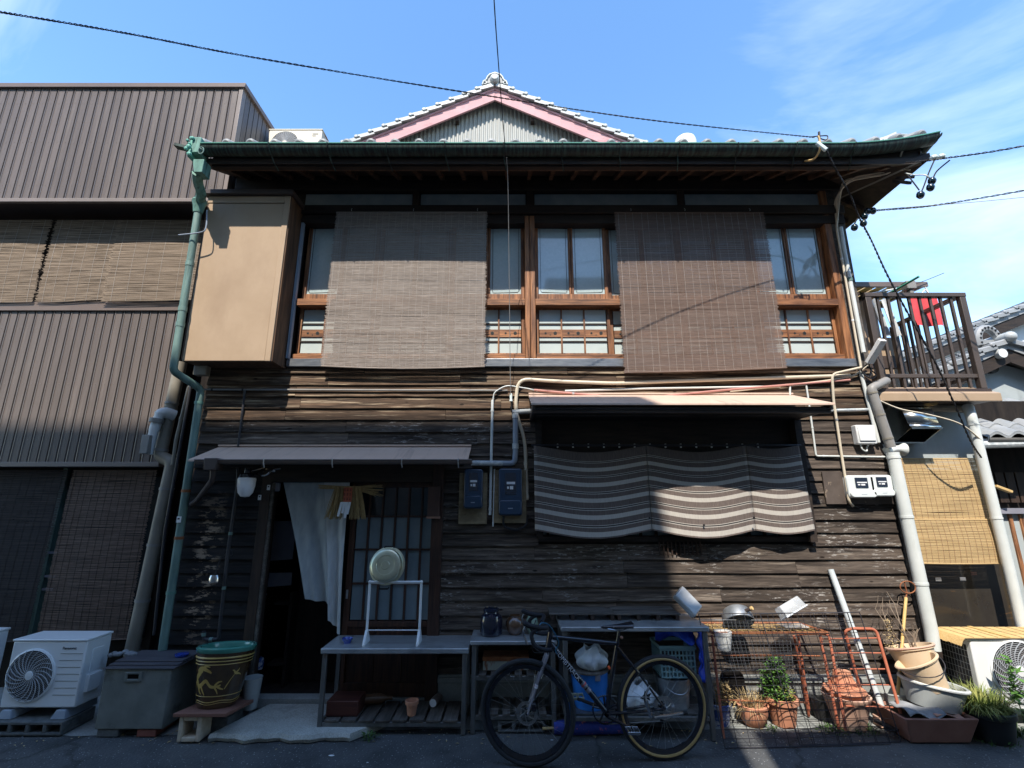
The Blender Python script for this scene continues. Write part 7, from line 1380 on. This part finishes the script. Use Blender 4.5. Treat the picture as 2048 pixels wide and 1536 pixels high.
# pot, container, cup
c = W(1474, 1226, -.26); t = thing('saucepan', 'steel saucepan lying tilted upside down on the rusty stand with its stub handle up', 'pan', c); ax = V((.05, .62, .78)).normalized(); rr_ = .135
c = c + V((0, 0, -.03))
m = MB(); m.lathe([(rr_ * 1.0, -.055), (rr_ * 1.03, -.05), (rr_ * 1.0, 0), (rr_ * .86, .055), (rr_ * .5, .085), (0, .092)], c, 32, ax); m.lathe([(rr_ * .985, -.055), (rr_ * .97, 0), (rr_ * .83, .05), (0, .08)], c, 32, ax); obj('bowl', m, 'galv', t)
m = MB(); m.tube([c + V((.02, -.08, .055)), c + V((.07, -.15, .10))], .016, 10); obj('handle', m, 'brown_dark', t); m = MB(); m.tube([c + V((.068, -.147, .098)), c + V((.076, -.158, .106))], .017, 10); obj('handle_end', m, 'bamboo', t)
P0, P1, P3 = W(1553, 1228, -.30), W(1580, 1206, -.26), W(1562, 1246, -.24); t = thing('plastic_box', 'clear plastic food box tilted on the rusty stand', 'container', P0)
def tilted_box(name, o_, ex, ey, ez, mat, par, th=.003):
    m = MB(); s_ = []; P = lambda a, b, c_: o_ + ex * (a * (1 - .08 * (1 - c_)) + .04 * (1 - c_)) + ey * (b * (1 - .08 * (1 - c_)) + .04 * (1 - c_)) + ez * c_
    m.add([P(0, 0, 0), P(1, 0, 0), P(1, 1, 0), P(0, 1, 0), P(0, 0, 1), P(1, 0, 1), P(1, 1, 1), P(0, 1, 1)], [(0, 3, 2, 1), (0, 1, 5, 4), (1, 2, 6, 5), (2, 3, 7, 6), (3, 0, 4, 7)]); o = obj(name, m, mat, par, bev=.01); s_ = o.modifiers.new('t', 'SOLIDIFY'); s_.thickness = th; return o
ex = (V((.9, .1, .42))).normalized() * .23; ez = V((.42, -.35, -.75)).normalized() * .10; ey = ex.cross(ez).normalized() * -.15; tilted_box('box_body', P0 + V((-.02, .02, .03)), ex, ey, ez, 'clear_plastic', t)
m = MB(); m.tube([P0 + V((-.02, .02, .03)) + ex * a + ey * b + ez for a, b in ((0, 0), (1, 0), (1, 1), (0, 1))], .006, 6, True); obj('box_rim', m, 'bag_white', t)
m = MB(); q = W(1585, 1247, -.22); m.box((q.x - .11, -.3, zt + .012), (q.x + .11, -.14, zt + .024)); solo('food_box_cover', m, 'clear_plastic', 'clear plastic cover lying beside the food box', 'cover', bev=.005)
c = W(1449, 1300, -.46); m = MB(); m.lathe([(0, 0), (.05, 0), (.056, .01), (.074, .15), (.077, .152), (.074, .156), (.07, .15), (.05, .012), (0, .006)], c, 18)
for p in m.v: a = math.atan2(p.y - c.y, p.x - c.x); p.x += .004 * math.sin(7 * a) * (p.z - c.z) / .15
solo('clear_cup', m, 'smoke_plastic', 'cloudy plastic cup hooked on the front of the rusty stand', 'cup')
# potted plants
def leaves(par, c, n, rx, h, size, mat, base=0, shape='leaf', seed=2, name='foliage', dense=1.0, topr=.4):
    r_ = random.Random(seed); m = MB()
    for k in range(n):
        z = h * r_.random() ** .85; rad = rx * (1 - (1 - topr) * z / h) * math.sqrt(r_.random()); a = r_.uniform(0, 6.283); p = c + V((rad * math.cos(a), rad * math.sin(a), base + z)); ya = r_.uniform(0, 6.283); el_ = r_.uniform(-.5, .9); s_ = size * r_.uniform(.6, 1.25); d = V((math.cos(ya) * math.cos(el_), math.sin(ya) * math.cos(el_), math.sin(el_))); sd_ = d.cross(V((0, 0, 1))).normalized() * s_ * .27; up = sd_.cross(d).normalized() * s_ * .08
        m.add([p, p + d * s_ * .4 + sd_ + up, p + d * s_, p + d * s_ * .4 - sd_ + up], [(0, 1, 2), (0, 2, 3)])
    return obj(name, m, mat, par, kind='stuff', flat=True)
def blades(par, c, n, rad, h, mat, w=.004, spread=.6, seed=1, name='grass_blades', droop=.5):
    r_ = random.Random(seed); m = MB()
    for k in range(n):
        a = r_.uniform(0, 6.283); q = rad * math.sqrt(r_.random()); p = c + V((q * math.cos(a), q * math.sin(a), 0)); a2 = a + r_.uniform(-.8, .8); L_ = h * r_.uniform(.5, 1.1); sp = spread * r_.uniform(.2, 1); pts = [p + V((math.cos(a2) * sp * L_ * t_ * t_, math.sin(a2) * sp * L_ * t_ * t_, L_ * (t_ - droop * sp * t_ ** 2.5))) for t_ in (0, .35, .7, 1)]; sd_ = V((-math.sin(a2), math.cos(a2), 0)) * w
        vs = []
        for i, p_ in enumerate(pts): f = (1, .9, .6, .05)[i]; vs += [p_ - sd_ * f, p_ + sd_ * f]
        m.add(vs, [(0, 1, 3, 2), (2, 3, 5, 4), (4, 5, 7, 6)])
    return obj(name, m, mat, par, kind='stuff', flat=True)
c = W(1441, 1443, -.24); c = V((c.x, -.24, .01)); pt = pot('blue and white porcelain pot with a dry bushy plant at the left of the pots', c, .098, .075, .17, 'blue_white'); leaves(pt, c + V((.05, 0, .15)), 260, .10, .17, .04, 'dry', seed=4); blades(pt, c + V((0, 0, .15)), 60, .06, .2, 'dry', .0025, .8, 2, 'dry_stems')
c = W(1508, 1445, -.26); c = V((c.x, -.26, .01)); t = thing('flower_pot', 'round bellied terracotta bowl with dry yellow grass', 'flower pot', c); m = MB(); m.lathe([(0, 0), (.075, 0), (.105, .04), (.125, .10), (.128, .14), (.135, .145), (.138, .165), (.125, .168), (.118, .15), (0, .145)], c, 28); obj('body', m, 'terracotta', t); blades(t, c + V((0, 0, .145)), 150, .10, .16, 'dry', .003, .9, 6, 'dry_grass'); blades(t, c + V((-.06, -.06, .13)), 60, .06, .12, 'dry', .003, 1.2, 7, 'dry_grass', 1.6)
c = W(1568, 1446, -.25); c = V((c.x, -.25, .01)); pt = pot('tall terracotta pot with a bushy green herb behind the mesh', c, .135, .095, .22, 'terracotta'); leaves(pt, c + V((-.03, 0, .20)), 900, .13, .34, .042, 'leaf', seed=7, topr=.45); leaves(pt, c + V((.02, -.02, .18)), 160, .14, .12, .04, 'leaf_yellow', seed=8, name='yellow_leaves'); leaves(pt, c + V((-.14, 0, .22)), 90, .05, .22, .04, 'leaf', seed=9, name='side_shoot')
m = MB()
for k in range(9): a = k * .7; m.tube([c + V((.03 * math.cos(a), .03 * math.sin(a), .18)), c + V((-.03 + .09 * math.cos(a), .09 * math.sin(a), .40 + .03 * (k % 3)))], .003, 4)
obj('stems', m, 'weed', pt)
p = W(1470, 1398, -.10); m = MB(); po = [(-.11, 0)] + [(-.11 + .22 * (1 - math.cos(math.pi * i / 10)) / 2, .20 + .07 * math.sin(math.pi * i / 10)) for i in range(11)] + [(.13, 0)]; m.prism([V((p.x + a, -.09, .13 + b)) for a, b in po], (0, .025, 0)); solo('arched_tile', m, 'void', 'dark arched slate leaning behind the dry pot', 'tile', bev=.004)
# stacked terracotta pots
c = W(1702, 1452, -.30); c = V((c.x, -.29, .01)); t = thing('stacked_pots', 'big pale terracotta pot standing upright with a smaller one stuck inside it', 'flower pot', c); m = MB(); m.lathe([(0, 0), (.125, 0), (.155, .12), (.182, .22), (.187, .225), (.195, .255), (.18, .258), (.165, .22), (0, .20)], c, 32); obj('outer_pot', m, 'terracotta_pale', t)
m = MB(); m.lathe([(.10, .20), (.165, .27), (.172, .275), (.168, .285), (.15, .28), (0, .26)], c + V((0, .01, .01)), 28); obj('inner_pot', m, 'terracotta', t)
c = W(1686, 1362, -.16); m = MB(); m.lathe([(0, .10), (.07, .10), (.092, .02), (.10, .02), (.105, -.02), (.095, -.02), (0, 0)], V((c.x, -.16, .31)), 24); solo('flower_pot', m, 'terracotta', 'small terracotta pot turned upside down behind the big pale pot', 'flower pot')
m = MB(); c = W(1665, 1425, -.18); m.lathe([(0, 0), (.10, 0), (.13, .17), (.12, .17), (0, .14)], V((c.x - .03, -.14, .012)), 24); solo('flower_pot', m, 'black', 'black plastic pot half hidden left of the big pale pot', 'flower pot')
m = MB(); m.bar(W(1750, 1440, -.42), W(1795, 1462, -.56), .05, .02); solo('flat_bar', m, 'black', 'short black bar lying at the foot of the orange frame', 'bar')
p, q = W(1752, 1425, -.3), W(1775, 1425, -.3); m = MB(); m.box((p.x, -.34, .01), (p.x + .10, -.24, .09)); solo('brick', m, 'terracotta_pale', 'broken pale brick at the foot of the steel pole', 'brick', bev=.006)
c = W(1786, 1400, -.22); c = V((c.x, -.20, .10)); rr_ = .135; t = thing('round_tub', 'grey green round tub standing behind the orange frame', 'tub', c); m = MB(); m.lathe([(0, 0), (rr_ * .92, 0), (rr_ * .97, .08), (rr_ * 1.05, .155), (rr_ * 1.08, .16), (rr_ * 1.06, .17), (rr_ * .98, .165), (rr_ * .9, .05), (0, .04)], c, 28); obj('body', m, 'tub_grey', t)
m = MB(); m.lathe([(0, -.10), (rr_ * .8, -.10), (rr_ * .8, -.002), (0, -.002)], c, 20); obj('base_block', m, 'block', t)
# tool with a yellow handle and wire loop
a, b = W(1795, 1392, -.30), W(1812, 1195, -.12); t = thing('yellow_pole_tool', 'yellow wooden pole with a rusty wire loop on top leaning at the corner', 'tool', a); m = MB(); m.tube([a, b], .0135, 8); obj('handle', m, 'yellow_wood', t)
lc = W(1814, 1174, -.11); m = MB(); m.tube([lc + V((.075 * math.cos(R(x)), -.01, .055 * math.sin(R(x)))) for x in range(0, 360, 20)], .005, 6, True); m.tube([b, lc + V((-.01, 0, -.05)), lc + V((-.02, 0, .05))], .006, 6); obj('wire_loop', m, 'rust', t)
# bare branches
def branch(m, p, d, L_, r, dep, r_):
    q = p + d * L_; m.tube([p, p.lerp(q, .5) + V((jit(.008), jit(.008), 0)), q], [r, r * .85, r * .65], 5)
    if dep:
        for k in range(2 + (dep > 1)): e = (d + V((r_.uniform(-.75, .75), r_.uniform(-.4, .4), r_.uniform(-.2, .5)))).normalized(); branch(m, p.lerp(q, r_.uniform(.5, 1)), e, L_ * r_.uniform(.5, .75), r * .6, dep - 1, r_)
c = W(1836, 1330, -.22); t = thing('bare_plant', 'leafless dead shrub rising behind the stacked tubs', 'plant', c); m = MB(); r_ = random.Random(5)
for a, b in (((1826, 1312), (1757, 1238)), ((1828, 1310), (1785, 1212)), ((1836, 1305), (1822, 1250))): p, q = W(*a, -.22), W(*b, -.20); branch(m, p, (q - p).normalized(), (q - p).length * .72, .007, 2, r_)
obj('branches', m, 'twig', t); leaves(t, W(1785, 1300, -.2), 140, .06, .26, .025, 'dry', seed=14, name='dead_leaves')
# tub stack
c = W(1874, 1470, -.50); x0, x1 = W(1812, 1468, -.62).x, W(1950, 1468, -.62).x; t = thing('planter_tray', 'brown rectangular plastic planter at the bottom of the tub stack', 'planter', V(((x0 + x1) / 2, -.5, 0)))
m = MB(); zq = .205; o_ = .03
m.add([V(p) for p in ((x0 + .05, -.60, .01), (x1 - .03, -.60, .01), (x1 - .03, -.30, .01), (x0 + .05, -.30, .01), (x0 - .015, -.66, zq), (x1 + .03, -.66, zq), (x1 + .03, -.26, zq), (x0 - .015, -.26, zq), (x0 + .01, -.63, zq), (x1, -.63, zq), (x1, -.29, zq), (x0 + .01, -.29, zq), (x0 + .03, -.61, .12), (x1 - .02, -.61, .12), (x1 - .02, -.31, .12), (x0 + .03, -.31, .12))], [(3, 2, 1, 0), (0, 1, 5, 4), (1, 2, 6, 5), (2, 3, 7, 6), (3, 0, 4, 7), (4, 5, 9, 8), (5, 6, 10, 9), (6, 7, 11, 10), (7, 4, 8, 11), (8, 9, 13, 12), (9, 10, 14, 13), (10, 11, 15, 14), (11, 8, 12, 15), (12, 13, 14, 15)]); obj('tray', m, 'planter_brown', t, bev=.008)
m = MB(); m.box((x0 + .03, -.60, .125), (x1 - .03, -.32, .185)); obj('soil', m, 'soil', t)
m = MB(); xm = (x0 + x1) / 2
m.grid(lambda u, v: V((x0 + .04 + .30 * u, -.65 + .26 * v, zq + .015 + .03 * math.sin(u * 7 + v * 4) * math.sin(v * 5 + 1) + .03 * math.sin(math.pi * v))), 20, 12); o = solo('rag', m, 'rag', 'crumpled grey plastic sheet over the left of the brown planter', 'rag'); s_ = o.modifiers.new('t', 'SOLIDIFY'); s_.thickness = .006
m = MB(); m.grid(lambda u, v: V((xm - .02 + .24 * u, -.64 + .26 * v, zq + .012 + .02 * math.sin(u * 5 + v * 4))), 12, 8); o = solo('rag', m, 'rag_pink', 'flat pinkish cloth over the right of the brown planter', 'rag'); s_ = o.modifiers.new('t', 'SOLIDIFY'); s_.thickness = .006
c = W(1866, 1392, -.42); c = V((c.x, -.42, .275)); t = thing('grey_tub', 'large pale grey oval tub with a thick rim on top of the brown planter', 'tub', c); s = SC(1380, -.42); rr_ = 58 * s
tl = V((.17, .0, 1)).normalized(); m = MB(); m.lathe([(0, -.06), (rr_ * .78, -.06), (rr_ * .84, .0), (rr_ * .96, .10), (rr_ * 1.0, .105), (rr_ * 1.03, .12), (rr_ * 1.0, .135), (rr_ * .93, .13), (rr_ * .8, 0), (0, -.04)], c, 36, tl, 1, .8); obj('body', m, 'tub_grey', t); m = MB(); pr_ = [];
u_ = V((1, 0, 0)); u_ = (u_ - tl * u_.dot(tl)).normalized(); w_ = tl.cross(u_)
m.tube([c + tl * .12 + u_ * math.cos(a * math.pi / 20) * rr_ + w_ * math.sin(a * math.pi / 20) * rr_ * .8 for a in range(40)], .014, 8, True); obj('rim', m, 'tub_pale', t)
def bucket(label, c, tl, rr_, h, mats, bail):
    t = thing('beige_bucket', label, 'bucket', c); tl = V(tl).normalized(); u_ = V((1, 0, 0)); u_ = (u_ - tl * u_.dot(tl)).normalized(); w_ = tl.cross(u_)
    m = MB(); m.lathe([(0, -.02), (rr_ * .66, -.02), (rr_ * .98, h * .9), (rr_ * 1.05, h * .905), (rr_ * 1.06, h), (rr_ * .98, h), (rr_ * .9, h * .85), (rr_ * .6, .0), (0, .0)], c, 32, tl); obj('body', m, mats[0], t)
    q = c + tl * h * .97; m = MB(); m.tube([q + (u_ * math.cos(a * math.pi / 16) + w_ * math.sin(a * math.pi / 16)) * rr_ * 1.05 for a in range(32)], .010, 6, True); obj('rim', m, mats[1], t)
    if bail: m = MB(); m.tube([q + (u_ * math.cos(R(a)) * 1.06 + w_ * math.sin(R(a)) * 1.06) * rr_ * 1.05 + tl * (-.10 * math.sin(R(a - 180))) for a in range(180, 361, 15)], .004, 5); obj('bail', m, 'pipe_dark', t)
c = W(1852, 1366, -.34); bucket('tall beige bucket with a pinkish rim standing at the back of the grey tub', c, (-.14, .24, 1), 39 * SC(1310, -.3), .30, ('bucket_beige', 'terracotta_pale'), False)
c = W(1868, 1374, -.50); bucket('shorter beige bucket tilted to the left in front inside the grey tub', c, (-.42, .22, 1), 36 * SC(1330, -.4), .22, ('bucket_beige', 'bucket_beige'), True)
# black pot with grass, right air conditioner
c = W(1992, 1468, -.55); c = V((c.x, -.50, .008)); pt = pot('black plastic pot with a mop of yellow green grass below the right air conditioner', c, .185, .15, .23, 'black'); blades(pt, c + V((-.03, 0, .20)), 900, .17, .26, 'grass', .0035, .95, 22, 'grass_blades', .9)
c = W(2045, 1400, -.60); t = thing('weed', 'tall green weed in front of the right air conditioner fan', 'plant', V((c.x, -.58, .01))); m = MB(); m.tube([V((c.x, -.58, .01)), V((c.x - .02, -.58, .35)), V((c.x - .03, -.58, .62))], .004, 5); obj('stem', m, 'weed', t); leaves(t, V((c.x - .025, -.58, .25)), 60, .06, .38, .08, 'leaf', seed=31)
yf = -.34; x0 = W(1952, 1340, yf).x; z1 = zz(1277, yf); z0 = zz(1420, yf); AC3 = aircon('white air conditioner with a bamboo mat on top at the right edge', x0, x0 + .82, z0, z1, yf, .34, 'white_plastic', (W(2038, 1342, yf).x, W(2038, 1342, yf).z), .25, 'air conditioners on the ground', True)
m = MB()
for k in range(9):
    for j in range(8): y = yf + .05 + .032 * k; z = z0 + .08 + (z1 - z0 - .14) * j / 8; m.box((x0 - .002, y + .003, z), (x0 + .004, y + .029, z + (z1 - z0) / 8 - .022))
obj('side_grille', m, 'ac_dark', AC3)
m = MB(); m.box((x0 + .06, yf + .03, .01), (x0 + .16, yf + .3, z0 - .002)); m.box((x0 + .6, yf + .03, .01), (x0 + .7, yf + .3, z0 - .002)); solo('support_block', m, 'block', 'dark blocks under the right air conditioner', 'concrete block', bev=.005)
t = thing('bamboo_mat', 'golden bamboo mat draped over the right air conditioner, its left edge hanging down', 'mat', V((x0 + .3, yf + .15, z1)))
m = MB()
for k in range(40): y = yf - .02 + .0098 * k; m.tube([V((x0 - .11, y, z1 - .055 + jit(.004))), V((x0 - .085, y, z1 - .012)), V((x0 - .06, y, z1 + .010)), V((x0 + .9, y, z1 + .010 + jit(.002)))], .0048, 4)
obj('canes', m, 'bamboo', t, kind='stuff')
m = MB(); m.box((x0 + .32, yf - .022, z1 + .0155), (x0 + .36, yf + .37, z1 + .020)); obj('wooden_strip', m, 'yellow_wood', t)
for i in range(8): m = MB(); x = x0 + .02 + .11 * i; m.box((x, yf - .022, z1 + .0152), (x + .003, yf + .37, z1 + .0172)); obj('mat_cord', m, 'cord_dark', t)
# weeds and scraps along the kerb
def weed(label, px, py, n, h, rad, seed):
    c = GZ(px, py, .006); t = thing('weed', label, 'weed', c, 'weeds along the kerb'); blades(t, c, n, rad, h, 'weed', .004, 1.1, seed, 'leaf_blades', .8); leaves(t, c, n // 2, rad * 1.3, h * .7, .03, 'weed', seed=seed + 50)
for i, (lb, px, py, n, h, rad) in enumerate((('weed tuft under the front edge of the stone slab', 505, 1476, 30, .05, .07), ('weed tuft at the right corner of the stone slab', 610, 1478, 24, .05, .05), ('low weed on the road in front of the low steel table', 738, 1478, 34, .08, .06), ('weed behind the front bicycle wheel', 1105, 1452, 40, .10, .06), ('weed patch at the foot of the large pale terracotta pot', 1722, 1462, 90, .08, .14), ('weed patch left of the big pale pot', 1668, 1462, 50, .06, .10), ('small weed below the terracotta bowl', 1545, 1460, 26, .05, .05), ('weed patch right of the brown planter', 1990, 1482, 60, .07, .16), ('weed at the right edge below the air conditioner', 2040, 1470, 60, .12, .10))): weed(lb, px, py, n, h, rad, i + 40)
for lb, px, py, l in (('pale leaf scrap lying on the road below the low table', 663, 1512, .05), ('tiny pale scrap lying on the road near the front wheel', 735, 1526, .02), ('white pebble on the road beside the front wheel', 1104, 1481, .03)):
    c = GZ(px, py, .004); m = MB(); m.sphere(c + V((0, 0, .004)), l / 2, 8, 4, .15); 
    for p in m.v: p.y = c.y + (p.y - c.y) * .4
    solo('scrap', m, 'paper', lb, 'scrap', 'scraps on the road')

r_ = random.Random(77); m = MB()
for k in range(420):
    x = r_.uniform(-5.2, 5.4); y = -.32 - abs(r_.gauss(0, .28)); s_ = r_.uniform(.002, .008); m.add([(x - s_, y - s_ * .6, .003), (x + s_, y - s_ * .4, .003), (x + s_ * .6, y + s_, .003), (x - s_ * .8, y + s_ * .7, .003), (x, y, .003 + s_ * .9)], [(0, 1, 4), (1, 2, 4), (2, 3, 4), (3, 0, 4)])
o = obj('grit', m, 'concrete', flat=True); o['kind'] = 'stuff'
m = MB()
for k in range(130):
    x = r_.uniform(-5.2, 5.4); y = -.34 - abs(r_.gauss(0, .16)); a = r_.uniform(0, 6.28); s_ = r_.uniform(.010, .022); d = V((math.cos(a), math.sin(a), 0)) * s_; n_ = V((-d.y, d.x, 0)) * .4; p = V((x, y, .006)); m.add([p - d, p + n_ + V((0, 0, .006)), p + d + V((0, 0, .002)), p - n_ + V((0, 0, .004))], [(0, 1, 2), (0, 2, 3)])
o = obj('fallen_leaves', m, 'dry', flat=True); o['kind'] = 'stuff'
